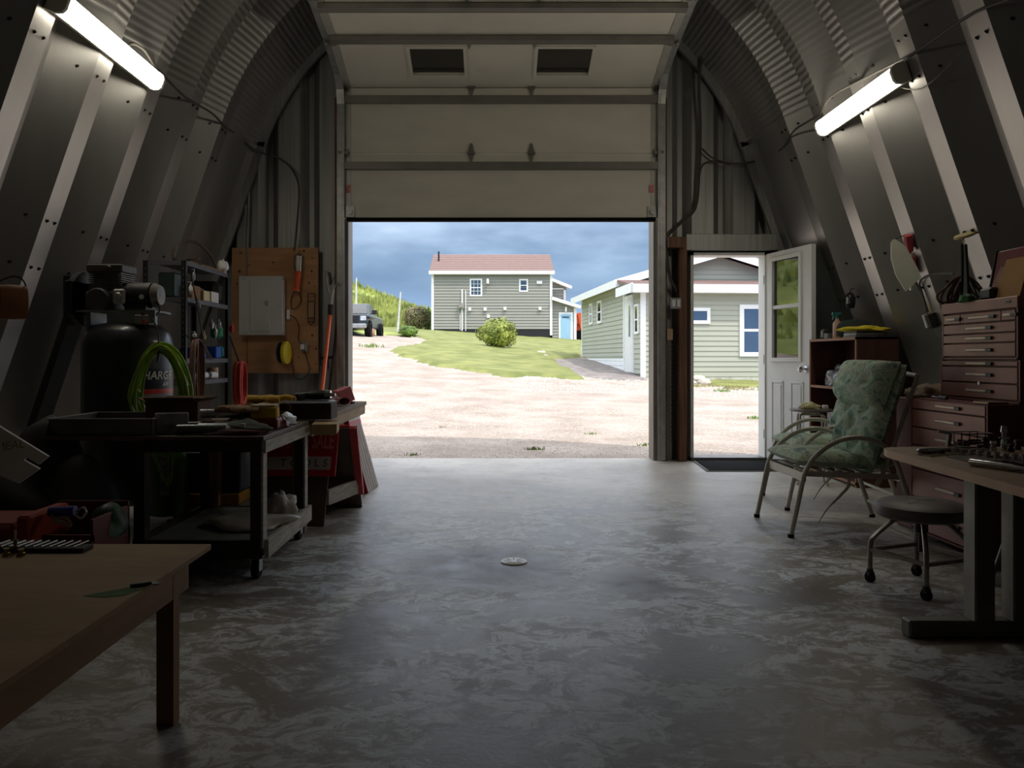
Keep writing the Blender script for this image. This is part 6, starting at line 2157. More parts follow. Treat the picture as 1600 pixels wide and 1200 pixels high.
mb = MB(TF); mb.box(xf0 + .0, sx1 - .035, sy0 + .04, sy0 + .125, .0142, .0155); mb.build('white_strip', mat('sign_white', (206, 202, 200), .5, var=.06), sg_, world=True)
M_LT = mat('sign_pale_red_print', (214, 128, 128), .5, var=.05)
cxs = (xf0 + sx1) / 2 - .01
for (tx, sz, ly, m_, dx, k) in (('GARAGE SALE', .15, sy0 + .225, M_LT, .0, .64), ):
    me = text_mesh(tx, sz, .0006, .003, sx=k)
    me.materials.clear(); me.materials.append(m_)
    w_ = max(v.co.x for v in me.vertices) - min(v.co.x for v in me.vertices)
    s_ = (sx1 - xf0 - .03) / w_
    for v in me.vertices: v.co.x *= s_
    me.transform(MW[sg_.name].inverted() @ TF @ Matrix.Translation((cxs, ly, .0152)))
    o = bpy.data.objects.new('lettering', me); C.objects.link(o); o.parent = sg_
me = text_mesh('T O O L S', .07, .0006, -.0005, .1)
me.materials.clear(); me.materials.append(M_BLACK)
me.transform(MW[sg_.name].inverted() @ TF @ Matrix.Translation((cxs + .03, sy0 + .082, .016)))
o = bpy.data.objects.new('lettering', me); C.objects.link(o); o.parent = sg_
mb = MB(TB); mb.box(xf0, xf1 + .10, .30, LF + .01, -.016, -.001); mb.build('sign_panel', M_RED, sg_, world=True, bev=.002)
mb = MB(TB); mb.box(xf1 + .1, xf1 + .15, .12, LF, -.016, .016); mb.build('red_edge', mat('sign_red_light', (206, 74, 80), .5), sg_, world=True)

# slatted leaning board with red and white bands
lb_ = thing('leaning_slat_board', 'slatted grey board with red and white bands leaning on the bench end', 'board', (-.95, 6.02, 0))
bA, bB = FL(573, 771), FL(590, 760)
bA = Vector((-.965, 5.86, 0)); bB = Vector((-.935, 6.20, 0))
up = Vector((-.20, .06, .68))
Lb = up.length
ax = (bB - bA); Wb = ax.length; ax.normalize(); upn = up.normalized(); nrm_ = upn.cross(ax)
if nrm_.x < 0: nrm_ = -nrm_
TL = Matrix(((ax.x, upn.x, nrm_.x, bA.x), (ax.y, upn.y, nrm_.y, bA.y), (ax.z, upn.z, nrm_.z, bA.z), (0, 0, 0, 1)))
M_SLAT = mat('grey_pink_slat', (170, 158, 150), .7, var=.12, scale=5, stretch=(4, .6, 1))
for k in range(5):
    mb = MB(TL); w_ = Wb / 5
    mb.box(k * w_ + .004, (k + 1) * w_ - .004, 0, Lb * .74, 0, .014); mb.build('slat', M_SLAT, lb_, world=True)
mb = MB(TL); mb.box(.01, Wb - .01, .1, .15, -.02, 0); mb.box(.01, Wb - .01, Lb * .6, Lb * .66, -.02, 0); mb.build('batten', M_DARKW, lb_, world=True)
for (a, b_, m_) in ((.74, .79, M_RED), (.79, .89, M_WHITE), (.89, 1.0, M_RED)):
    mm = mat('faded_red_paint', (206, 110, 116), .6, var=.08) if m_ is M_RED else m_
    mb = MB(TL); mb.box(0, Wb, Lb * a, Lb * b_, 0, .016); mb.build('red_band' if m_ is M_RED else 'white_band', mm, lb_, world=True)
mb = MB(TL); mb.box(-.012, 0, 0, Lb, -.02, .018); mb.build('side_rail', mat('red_rail', (176, 40, 48), .6), lb_, world=True)
mb = MB(); mb.lathe([(.022, -.01), (.046, -.012), (.05, 0), (.046, .012), (.022, .01)], (0, 0, 0), 20, T=TL @ Matrix.Translation((Wb * .55, Lb * .93, .03)))
mb.build('rubber_ring', M_RUBBER, lb_, world=True, smooth=True)
mb = MB(TL); mb.tube([(Wb * .55, Lb * .98, .03), (Wb * .5, Lb * 1.1, .02), (Wb * .35, Lb * 1.25, -.01)], .003, 5, sub=4); mb.build('string', M_CABLE, lb_, world=True)

# ================================================================= FAR LEFT HEAPS
def vthing(o, label, cat): return tag(o, label, cat)


# copper/brown roll with blue, hung on the ribbed wall
c0 = P(20, 472, 3.0)
rl = thing('tape_roll', 'large orange-brown roll with blue inside hung on the ribbed wall at the frame edge', 'roll', tuple(c0))
T_ = Matrix.Rotation(-.9, 4, 'Z')
mb = MB(); mb.lathe([(.032, -.045), (.065, -.045), (.068, 0), (.065, .045), (.032, .045), (.03, 0), (.032, -.045)], (0, 0, 0), 26, T=T_, axis='Y'); mb.build('paper', mat('orange_brown_paper', (176, 118, 80), .7, var=.1, scale=20), rl, smooth=True)
mb = MB(); mb.lathe([(.0, -.02), (.0305, -.02), (.0305, .046), (0, .046)], (0, 0, 0), 20, T=T_, axis='Y'); mb.build('core', mat('dark_red_core', (60, 20, 16), .7), rl, smooth=True)
mb = MB(); mb.blob((-.045, -.045, .012), (.03, .03, .018), 12, 8, .1, 2, 1); mb.build('blue_wrap', mat('blue_wrap', (24, 84, 148), .5), rl, smooth=True)
mb = MB(); mb.tube([(-.06, -.02, .07), (0, .0, .10), (.035, .01, .085), (.045, .02, .04)], .003, 5, sub=5); mb.build('hook', M_BLACK, rl)

# white cut panel
wp = thing('foam_panel', 'white handwritten panel with a slot leaning at the left frame edge', 'panel', (XU(20, 2.9), 2.9, ZV(755, 2.9)))
pix = [(2, 664), (63, 716), (51, 728), (36, 715), (33, 720), (52, 735), (27, 756), (-50, 708)]
ctr = P(20, 712, 2.9)
mb = MB()
vsA = [P(u, v, 2.9) + Vector((0, (u - 20) * .0012, 0)) for u, v in pix]
n_ = len(vsA)
mb.add([p for p in vsA] + [p + Vector((0, .012, 0)) for p in vsA], [tuple(range(n_)), tuple(range(2 * n_ - 1, n_ - 1, -1))] + [(i, n_ + i, n_ + (i + 1) % n_, (i + 1) % n_) for i in range(n_)])
mb.build('panel', mat('white_foam', (226, 224, 222), .7, var=.05), wp, world=True)
me = text_mesh('MEAL', .045, .0003, 0, .2); me.materials.clear(); me.materials.append(mat('faded_marker', (150, 140, 100), .7, var=.1))
me.transform(MW[wp.name].inverted() @ Matrix.Translation(P(15, 697, 2.885)) @ Matrix.Rotation(.35, 4, 'Y') @ Matrix.Rotation(PI / 2, 4, 'X') @ Matrix.Rotation(.5, 4, 'Z'))
o = bpy.data.objects.new('lettering', me); C.objects.link(o); o.parent = wp
# red container, crates, tarps
rcn = thing('fuel_can', 'dull red plastic container behind the plywood table at the left edge', 'container', (XU(30, 3.05), 3.05, 0))
cxr = XU(30, 3.05)
mb = MB()
mb.box(cxr - .35, cxr + .06, 2.92, 3.2, 0, .40); mb.build('body', mat('dull_red_plastic', (128, 44, 36), .45, var=.12), rcn, world=True, bev=.02)
mb = MB(); mb.box(cxr + .065, cxr + .12, 2.92, 3.2, 0, .43); mb.build('side_panel', mat('orange_red_plastic', (150, 58, 44), .45, var=.1), rcn, world=True, bev=.01)
rb = thing('red_crate', 'dark red crate holding hose ends and a blue handle behind the table', 'crate', (XU(118, 3.15), 3.15, 0))
cxb = XU(118, 3.15)
mb = MB()
mb.box(cxb - .15, cxb + .15, 3.0, 3.01, 0, .34); mb.box(cxb - .15, cxb + .15, 3.29, 3.3, 0, .42); mb.box(cxb - .15, cxb - .14, 3.0, 3.3, 0, .40); mb.box(cxb + .14, cxb + .15, 3.0, 3.3, 0, .40); mb.box(cxb - .15, cxb + .15, 3.0, 3.3, 0, .01)
for k in range(5): mb.box(cxb - .15, cxb + .15, 2.99, 3.0, .05 + k * .06, .075 + k * .06)
mb.build('shell', mat('deep_red_plastic', (98, 26, 26), .45, var=.15), rb, world=True)
cloth_heap('green_bag', 'green and white striped bag draped over the red crate', 'bag', (cxb + .11, 3.2, .30), (.07, .10, .11), mat('green_white_bag', (24, 66, 42), .5, var=.3, scale=5, rgb2=(120, 160, 136), pos=(.52, .60)), 6, 0, .08, 1.6)
th_ = thing('hand_tool', 'blue-handled tool with a pale metal frame lying on the red crate', 'tool', (XU(110, 3.0), 3.0, ZV(800, 3.0)))
mb = MB(); mb.cyl(P(78, 800, 3.0), P(118, 798, 3.0), .02, n=12); mb.build('handle', M_BLUE, th_, world=True, smooth=True)
mb = MB(); mb.tube([P(118, 800, 2.99), P(130, 793, 2.98), P(134, 802, 2.98), P(126, 810, 2.98), P(118, 803, 2.98)], .005, 6, sub=4); mb.build('frame', M_CHROME, th_, world=True, smooth=True)
hs = MB(Matrix.Translation(-P(95, 812, 2.98))); hs.tube([P(80, 804, 2.98), P(84, 812, 2.97), P(98, 816, 2.96), P(110, 822, 2.96), P(106, 812, 2.97), P(90, 810, 2.98), P(82, 818, 2.98)], .006, 6, sub=5)
hs = hs.build('rope', mat('beige_rope', (150, 136, 116), .8), smooth=True); hs.location = P(95, 812, 2.98); tag(hs, 'pale beige rope curled on the red crate', 'rope')
cloth_heap('tarp', 'dark grey tarp heaped under the end of the cart top', 'tarp', (-1.93, 3.55, .0), (.24, .22, .44), mat('dark_grey_tarp', (62, 60, 60), .6, var=.15, scale=8), 8, 0, .2, 1.6, .1)
cloth_heap('tarp', 'black cover over the heap at the left edge', 'tarp', (XU(20, 3.5), 3.6, .0), (.42, .30, .58), mat('black_tarp', (34, 31, 30), .7, var=.15, scale=8), 5, 0, .2, 1.6, .1)

# ================================================================= FOREGROUND PLYWOOD TABLE
TZ = .46
tb = thing('plywood_table', 'low plywood table with worn edge in the left foreground', 'table', (-1.5, 1.6, 0))
tx0, tx1, ty0, ty1 = -2.75, -.865, .70, 2.36
M_TOP = mat('table_ply', (146, 116, 74), .7, var=.14, scale=3, stretch=(1, 4, 1), bump=.12, bscale=40)
mb = MB(); mb.box(tx0, tx1, ty0, ty1, TZ - .018, TZ); mb.build('top', M_TOP, tb, world=True, bev=.002)
mb = MB(); mb.box(tx1 - .05, tx1 - .03, ty0 + .05, ty1 - .10, TZ - .105, TZ - .018); mb.build('apron', mat('table_apron_wood', (142, 106, 72), .7, var=.15, scale=3, stretch=(1, .5, 4)), tb, world=True)
for ya_ in (ty1 - .10, ty0 + .05):
    mb = MB(); mb.box(tx0 + .05, tx1 - .05, ya_, ya_ + .02, TZ - .105, TZ - .018); mb.build('apron', mat('table_apron_wood', (142, 106, 72)), tb, world=True)
for (x_, y_) in ((tx1 - .055, 2.17), (tx0 + .07, 2.17), (tx0 + .07, ty0 + .08), (tx1 - .055, ty0 + .08)):
    mb = MB(); mb.box(x_ - .022, x_ + .026, y_ - .02, y_ + .02, 0, TZ - .018); mb.build('leg', mat('table_leg_wood', (134, 98, 68), .7, var=.15, scale=3, stretch=(4, 4, .6)), tb, world=True)
# green paint smear with a small green tool
gs = P(195, 925, 0)
Yg = (CAMH - TZ) * F / (925 - 560)
cg = Vector((XU(190, Yg), Yg, TZ))
pts = [(-.075, -.035), (-.02, -.045), (.02, -.03), (.03, .0), (.045, .03), (.0, .035), (-.03, .01), (-.06, -.015)]
o = MB().prism(pts, .0008).build('paint_stain', mat('green_paint_stain', (58, 96, 34), .8, var=.2, scale=30)); o.location = cg + Vector((0, 0, .0003)); tag(o, 'green paint stain on the plywood table near its edge', 'stain')
gt = thing('scraper', 'small dark green scraper lying on the green stain', 'tool', tuple(cg + Vector((.03, .05, .001))), .5)
mb = MB(); mb.box(-.03, .02, -.006, .006, 0, .008); mb.build('handle', mat('dark_green_handle', (20, 50, 26), .5), gt, bev=.002)
mb = MB(); mb.box(.02, .035, -.012, .012, 0, .003); mb.build('blade', M_BLACK, gt)
# drill bit index and brass fittings
di = thing('drill_index', 'dark wooden block of drill bits at the far edge of the plywood table', 'tool holder', (XU(70, 2.28), 2.28, TZ + .001))
mb = MB(); mb.box(-.16, .13, -.03, .03, 0, .012); mb.build('block', M_DARKW, di, bev=.002)
bit = None
for k in range(11):
    x_ = -.14 + k * .024
    mb = MB(); mb.cyl((x_, -.026, .016), (x_ + .004, .05, .016), .004 - .0002 * k, n=6); mb.build('drill_bit', M_GALV, di)
for k, (u, v, r, h, m_, lb) in enumerate(((24, 862, .009, .035, mat('brass', (150, 130, 70), .35, .8), 'tall brass fitting with a steel stem among the drill bits'), (33, 868, .012, .018, mat('brass', (150, 130, 70)), 'round brass fitting right of the tall one'), (10, 868, .011, .02, mat('brass', (150, 130, 70)), 'brass fitting left of the tall one'))):
    Yk = (CAMH - TZ) * F / (v - 560)
    t_ = thing('brass_fitting', lb, 'fitting', (XU(u, Yk), Yk, TZ + .0005))
    mb = MB(); mb.lathe([(0, 0), (r, 0), (r, h * .4), (r * .6, h * .5), (r * .6, h * .8), (r * .8, h), (0, h)], n=10); mb.build('body', m_, t_, smooth=True)
    if k == 0: mb = MB(); mb.cyl((0, 0, h), (0, 0, h + .03), .004, n=8); mb.build('stem', M_CHROME, t_, smooth=True)

# ================================================================= DOOR MAT
mt = thing('door_mat', 'black ribbed door mat inside the small open door', 'mat', (2.42, 7.38, 0))
mA, mB_, mC, mD = FL(1080, 719), FL(1104, 737), FL(1245, 737), FL(1262, 719)
mb = MB(); mb.add([mA, mB_, Vector((2.86, mB_.y, 0)), Vector((2.86, mA.y, 0)), mA + Vector((0, 0, .008)), mB_ + Vector((0, 0, .008)), Vector((2.86, mB_.y, .008)), Vector((2.86, mA.y, .008))],
                 [(3, 2, 1, 0), (4, 5, 6, 7), (0, 1, 5, 4), (1, 2, 6, 5), (2, 3, 7, 6), (3, 0, 4, 7)])
mb.build('mat_base', mat('grey_mat_edge', (84, 82, 82), .7), mt, world=True)
mb = MB()
x0_, x1_ = mB_.x + .03, 2.83
k = 0
y_ = mB_.y + .03
while y_ < mA.y - .03:
    xa = mB_.x + (mA.x - mB_.x) * (y_ - mB_.y) / (mA.y - mB_.y) + .03
    mb.box(xa, x1_, y_, y_ + .018, .008, .014); y_ += .026
mb.build('ribs', M_RUBBER, mt, world=True, kind='stuff')

# ================================================================= BOOKCASE against the right wall
BX, BY0, BY1, BD = 2.885, 6.10, 7.0, .34
bc = thing('bookcase', 'dark brown wooden bookcase standing behind the green chairs', 'bookcase', (BX + BD / 2, (BY0 + BY1) / 2, 0))
M_BCW = mat('dark_reddish_wood', (84, 50, 40), .6, var=.2, scale=3, stretch=(5, 5, .8))
M_BCE = mat('bookcase_edge', (150, 108, 78), .65, var=.1, scale=5)
ZB = 1.20
mb = MB(); mb.box(BX + .01, BX + BD, BY0, BY0 + .018, 0, ZB); mb.build('side_panel', M_BCW, bc, world=True)
mb = MB(); mb.box(BX + .01, BX + BD, BY1 - .018, BY1, 0, ZB); mb.build('side_panel', M_BCW, bc, world=True)
mb = MB(); mb.box(BX + BD - .01, BX + BD, BY0 + .018, BY1 - .018, 0, ZB); mb.build('back_panel', M_BCW, bc, world=True)
for z in (.04, .42, .79, ZB):
    mb = MB(); mb.box(BX + .01, BX + BD - .01, BY0 + .018 if z < ZB else BY0, BY1 - .018 if z < ZB else BY1, z - .018, z); mb.build('shelf', M_BCW, bc, world=True)
    mb = MB(); mb.box(BX, BX + .01, BY0, BY1, z - .02, z + .001); mb.build('shelf_edge', M_BCE, bc, world=True)
for y_ in (BY0, BY1 - .018):
    mb = MB(); mb.box(BX, BX + .01, y_, y_ + .018, 0, ZB); mb.build('edge_strip', M_BCE, bc, world=True)
# on and in the bookcase
sb = thing('spray_bottle', 'pale bottle with a teal trigger spray on the bookcase top', 'bottle', (2.97, 6.62, ZB + .001))
mb = MB(); mb.lathe([(0, 0), (.036, 0), (.038, .02), (.036, .13), (.014, .16), (.014, .18), (0, .18)], n=18); mb.build('body', mat('peach_plastic', (186, 148, 116), .4), sb, smooth=True)
mb = MB(); mb.cyl((0, 0, .175), (0, 0, .20), .017, n=12); mb.box(-.045, .03, -.012, .012, .20, .225); mb.bar((-.03, 0, .205), (-.04, 0, .16), .012, .008); mb.build('trigger', mat('teal_plastic', (30, 110, 104), .4), sb, bev=.003)
bx('bottle', 'dark squat bottle on the bookcase top near the door leaf', 'bottle', 2.93, 2.99, 6.80, 6.88, ZB + .001, ZB + .09, mat('dark_bottle', (46, 44, 42), .4), .015)
bx('box', 'small grey box between the bottles on the bookcase top', 'box', 2.92, 3.0, 6.70, 6.78, ZB + .001, ZB + .05, mat('grey_box', (110, 108, 108), .6), .004)
for k in range(3):
    bx('book', ['lowest grey book of the stack under the yellow cloth', 'middle pale book of the stack under the yellow cloth', 'top book of the stack under the yellow cloth'][k], 'book', 2.90 + .004 * k, 3.12, 6.14, 6.36, ZB + .001 + .017 * k, ZB + .016 + .017 * k,
       [mat('grey_book', (120, 122, 130), .6), mat('pale_book', (176, 176, 180), .6), mat('slate_book', (96, 100, 110), .6)][k], .001, group='books on the bookcase')
cloth_heap('yellow_cloth', 'yellow cloth spilling over the books on the bookcase top', 'cloth', (3.02, 6.24, ZB + .052), (.19, .13, .035), mat('yellow_cloth', (206, 188, 36), .8, var=.12, scale=10), 3, 0, .2, 2.2, .2)
cloth_heap('cap', 'dark rounded cap lying on the yellow cloth', 'cap', (3.03, 6.44, ZB + .02), (.15, .12, .13), mat('dark_green_felt', (34, 44, 40), .85, var=.15), 6, 0, .08, 1.4, .1)
cloth_heap('plastic_bag', 'clear crumpled bag on the upper shelf of the bookcase', 'bag', (3.03, 6.66, .791), (.12, .22, .15), mat('crumpled_clear', (104, 100, 104), .25, var=.3, scale=12), 4, 0, .2, 2.4, .1)
bt = thing('bottle', 'clear bottle with a pale label in front of the bag on the upper shelf', 'bottle', (2.97, 6.36, .791))
mb = MB(); mb.lathe([(0, 0), (.04, 0), (.04, .12), (.015, .17), (.015, .20), (0, .2)], n=18); mb.build('body', mat('milky_bottle', (128, 122, 126), .3), bt, smooth=True)
mb = MB(); mb.cyl((0, 0, .03), (0, 0, .09), .0408, n=18, caps=False); mb.build('label', M_GREYW, bt, smooth=True)
yx = bx('carton', 'small yellow-orange carton at the front end of the upper shelf', 'box', 2.91, 2.99, 6.14, 6.24, .791, .875, mat('amber_card', (226, 152, 44), .5, var=.05), .003)
mb = MB(); mb.box(-.055, -.0405, -.05, .05, .0, .04)
gb_ = thing('game_box', 'grey and white printed box on the lower shelf of the bookcase', 'box', (2.95, 6.60, .421))
mb = MB(); mb.box(-.03, .03, -.11, .11, 0, .16); mb.build('box', mat('printed_grey', (128, 124, 124), .6, var=.4, scale=24), gb_, bev=.003)
mb = MB(); mb.box(-.032, -.03, -.05, .03, .09, .12); mb.build('red_print', mat('pink_red_print', (190, 90, 96), .6), gb_)
ln = thing('lantern', 'small dark lantern hung on the ribbed wall above the bookcase', 'lantern', tuple(VP(1328, 470, .06)))
mb = MB(); mb.lathe([(0, -.07), (.035, -.065), (.045, -.03), (.045, .03), (.03, .06), (.012, .075), (0, .08)], n=16); mb.build('globe', mat('dark_glass', (40, 40, 42), .12, .2), ln, smooth=True)
mb = MB(); mb.cyl((-.03, -.035, -.03), (-.03, -.035, .03), .014, n=10); mb.build('glint', M_CHROME, ln, smooth=True)
mb = MB(); mb.tube([(0, 0, .08), (.01, 0, .105), (.04, 0, .11)], .004, 6); mb.build('hook', M_BLACK, ln)

# ================================================================= SIDE TABLE
stb = thing('side_table', 'small grey metal side table beside the bookcase', 'table', (2.62, 6.32, 0))
M_PAT = mat('taupe_patio_metal', (186, 180, 168), .42, .15, var=.06)
mb = MB(); mb.lathe([(0, .595), (.15, .595), (.17, .60), (.172, .61), (.16, .615), (0, .612)], n=28); mb.build('top', mat('smoked_top', (110, 100, 98), .3, .2), stb, smooth=True)
for k in range(4):
    a = k * PI / 2 + .5
    mb = MB(); mb.tube([(.07 * math.cos(a), .07 * math.sin(a), .575), (.12 * math.cos(a), .12 * math.sin(a), .57), (.135 * math.cos(a), .135 * math.sin(a), .53), (.14 * math.cos(a), .14 * math.sin(a), .3), (.155 * math.cos(a), .155 * math.sin(a), .012)], .009, 8, sub=4)
    mb.cyl((.155 * math.cos(a), .155 * math.sin(a), 0), (.155 * math.cos(a), .155 * math.sin(a), .015), .013, n=10)
    mb.build('leg', M_PAT, stb, smooth=True)
mb = MB(); mb.cyl((0, 0, .565), (0, 0, .595), .09, n=16); mb.build('hub', M_PAT, stb)
cloth_heap('food_bag', 'cream paper bag crumpled on the side table', 'bag', (2.60, 6.28, .616), (.075, .075, .045), mat('cream_paper', (196, 186, 140), .7, var=.1, scale=18), 3, 0, .25, 2.5)
bx('cup', 'small white tub at the right of the cream bag on the side table', 'cup', 2.69, 2.73, 6.24, 6.28, .614, .65, M_WHITE, .006)

# ================================================================= PATIO CHAIRS
mfa = bpy.data.materials.new('green_floral_fabric')
mfa.use_nodes = True
t = mfa.node_tree
b = t.nodes['Principled BSDF']; b.inputs['Roughness'].default_value = .85
tcx = t.nodes.new('ShaderNodeTexCoord')
n1 = nnoise(9, 3, .5, dist=1.5)
n2 = nnoise(17, 3, .6, loc=(4, 1, 2), dist=2.5)
ca = nramp(n1, [(.34, col((66, 100, 96))), (.41, col((128, 158, 140))), (.47, col((186, 196, 170))), (.53, col((116, 148, 132))), (.60, col((198, 192, 164))), (.68, col((96, 118, 138)))])
cb_ = nramp(n2, [(.42, (0, 0, 0, 1)), (.52, (1, 1, 1, 1))])
c_ = nmix(ca, col((150, 168, 146)), nmath('MULTIPLY', cb_, .45))
t.links.new(c_, b.inputs['Base Color'])
n3 = nnoise(30, 3, .6)
bmp = t.nodes.new('ShaderNodeBump'); bmp.inputs['Strength'].default_value = .35; bmp.inputs['Distance'].default_value = .01
t.links.new(n3, bmp.inputs['Height']); t.links.new(bmp.outputs[0], b.inputs['Normal'])
M_FLOR = mfa


def patio_chair(loc, rz, label):
    ch = thing('patio_chair', label, 'chair', loc, rz, 'green cushioned patio chairs')
    W_ = .285
    for sg in (-1, 1):
        x_ = sg * W_
        mb = MB()
        mb.tube([(x_, -.385, .012), (x_, -.345, .20), (x_, -.30, .385), (x_, -.22, .49), (x_, -.10, .56), (x_, .03, .572), (x_, .14, .53), (x_, .21, .45), (x_, .265, .30), (x_, .36, .012)], .0145, 10, sub=5)
        mb.build('arm_frame', M_PAT, ch, smooth=True)
        for yy in (-.386, .362):
            mb = MB(); mb.cyl((x_, yy, 0), (x_, yy, .02), .018, n=12); mb.build('foot_cap', M_RUBBER, ch)
        mb = MB(); mb.bar((x_ * .93, -.30, .365), (x_ * .93, .24, .345), .022, .03); mb.build('seat_rail', M_PAT, ch)
        mb = MB(); mb.tube([(x_ * .92, .12, .30), (x_ * .92, .17, .40), (x_ * .92, .27, .68), (x_ * .92, .345, .90), (x_ * .90, .35, .93)], .0125, 8, sub=4)
        mb.build('back_post', M_PAT, ch, smooth=True)
    mb = MB(); mb.bar((-W_, -.305, .345), (W_, -.305, .345), .012, .05); mb.build('front_rail', M_PAT, ch)
    mb = MB(); mb.tube([(-W_ * .92, .35, .93), (0, .362, .945), (W_ * .92, .35, .93)], .0125, 8, sub=4); mb.build('back_top_rail', M_PAT, ch, smooth=True)
    mb = MB(); mb.bar((-W_, .25, .33), (W_, .25, .33), .02, .02); mb.bar((-W_, .33, .11), (W_, .33, .11), .016, .016); mb.build('rear_stretcher', M_PAT, ch)
    mb = MB()
    for k in range(7): mb.bar((-W_ * .92, -.26 + k * .075, .372), (W_ * .92, -.26 + k * .075, .372), .03, .003)
    mb.build('seat_slats', M_PAT, ch)
    mb = MB(); mb.tube([(.10, .0, .36), (.11, .03, .28), (.09, -.02, .20), (.06, -.08, .12), (.05, -.13, .03)], [.008, .010, .008, .005, .003], 6, sub=4); mb.build('tie_strap', mat('pale_strap', (176, 168, 150), .8), ch, smooth=True)
    # seat cushion
    T_ = Matrix.Translation((0, -.055, .425)) @ Matrix.Rotation(math.radians(-3), 4, 'X')
    mb = MB(T_); pad(mb, .54, .56, .125, [(-.4, -.35), (.4, -.35), (-.4, .3), (.4, .3), (0, 0)], n=26, seed=1)
    mb.build('seat_cushion', M_FLOR, ch, smooth=True, ang=180)
    # back cushion leaning
    ang_ = math.radians(72)
    T_ = Matrix.Translation((0, .185, .68)) @ Matrix.Rotation(ang_, 4, 'X')
    mb = MB(T_); pad(mb, .55, .66, .17, [(-.4, -.5), (.4, -.5), (-.4, .12), (.4, .12), (0, -.2)], n=28, seed=2)
    mb.build('back_cushion', M_FLOR, ch, smooth=True, ang=180)
    T_ = Matrix.Translation((0, .205, .87)) @ Matrix.Rotation(math.radians(70), 4, 'X')
    mb = MB(T_); pad(mb, .53, .30, .22, [(-.55, 0), (.55, 0)], n=22, seed=5, pinch=.2)
    mb.build('head_pillow', M_FLOR, ch, smooth=True, ang=180)
    return ch


c1_ = patio_chair((2.10, 4.70, 0), -PI / 2, 'green floral cushioned patio chair nearer the stool')
dup(c1_, (2.40, 5.47, 0), -PI / 2 - .06, 'green floral cushioned patio chair farther back beside the side table')

# ================================================================= ROUND STOOL
sx_, sy_ = 1.93, 3.46
rs = thing('rolling_stool', 'round grey padded shop stool on casters in front of the tool chest', 'stool', (sx_, sy_, 0), .25)
mb = MB(); mb.lathe([(0, .315), (.17, .315), (.188, .325), (.193, .345), (.188, .37), (.16, .385), (0, .388)], n=40); mb.build('seat', mat('grey_vinyl', (92, 84, 82), .5, var=.15, scale=6), rs, smooth=True)
mb = MB()
mb.add([(-.10, -.03, .3885), (-.04, -.02, .389), (.0, .03, .389), (-.02, .06, .389), (-.05, .01, .389)], [(0, 1, 2, 3, 4)]); mb.add([(.0, .03, .389), (.09, .01, .389), (.10, .03, .389), (.02, .05, .389)], [(0, 1, 2, 3)])
mb.build('torn_patch', mat('foam_tear', (150, 142, 134), .9), rs, solid=.001, label='pale tear in the seat vinyl')
M_STM = mat('worn_chrome_tube', (142, 136, 128), .3, .85, var=.2, scale=20)
for k in range(4):
    a = PI / 4 + k * PI / 2 + .12; cx2, sn = math.cos(a), math.sin(a)
    mb = MB(); mb.tube([(.06 * cx2, .06 * sn, .305), (.11 * cx2, .11 * sn, .29), (.185 * cx2, .185 * sn, .215), (.205 * cx2, .205 * sn, .17), (.207 * cx2, .207 * sn, .055)], .011, 9, sub=4)
    lg = mb.build('leg', M_STM, rs, smooth=True)
    mb = MB(); mb.cyl((.207 * cx2, .207 * sn, .045), (.207 * cx2, .207 * sn, .06), .014, n=10); mb.box(.207 * cx2 - .014, .207 * cx2 + .014, .207 * sn - .012, .207 * sn + .012, .03, .048)
    cs_ = mb.build('caster', M_BLACK, rs)
    mb = MB(); mb.cyl((.207 * cx2 - .012, .207 * sn, .022), (.207 * cx2 + .012, .207 * sn, .022), .022, n=16); mb.build('wheel', M_RUBBER, cs_)
mb = MB()
R4 = [Vector((.205 * math.cos(PI / 4 + .12 + k * PI / 2), .205 * math.sin(PI / 4 + .12 + k * PI / 2), .15)) for k in range(4)]
for k in range(4): mb.bar(R4[k], R4[(k + 1) % 4], .016, .016)
mb.build('foot_ring', M_STM, rs)
mb = MB(); mb.cyl((0, 0, .16), (0, 0, .315), .012, n=12); mb.cyl((0, 0, .25), (0, 0, .31), .028, n=14); mb.build('height_screw', M_BLACK, rs)

# ================================================================= TOOL CHESTS
M_CH = mat('red_brown_chest_paint', (122, 76, 70), .5, .15, var=.12, scale=4)
M_CHF = mat('worn_chest_front', (140, 98, 90), .45, .2, var=.16, scale=5)
M_CHD = mat('deep_red_cabinet', (96, 34, 36), .5, .1, var=.15, scale=3)
M_PULL = mat('pale_drawer_pull', (182, 166, 152), .4, .3, var=.08)


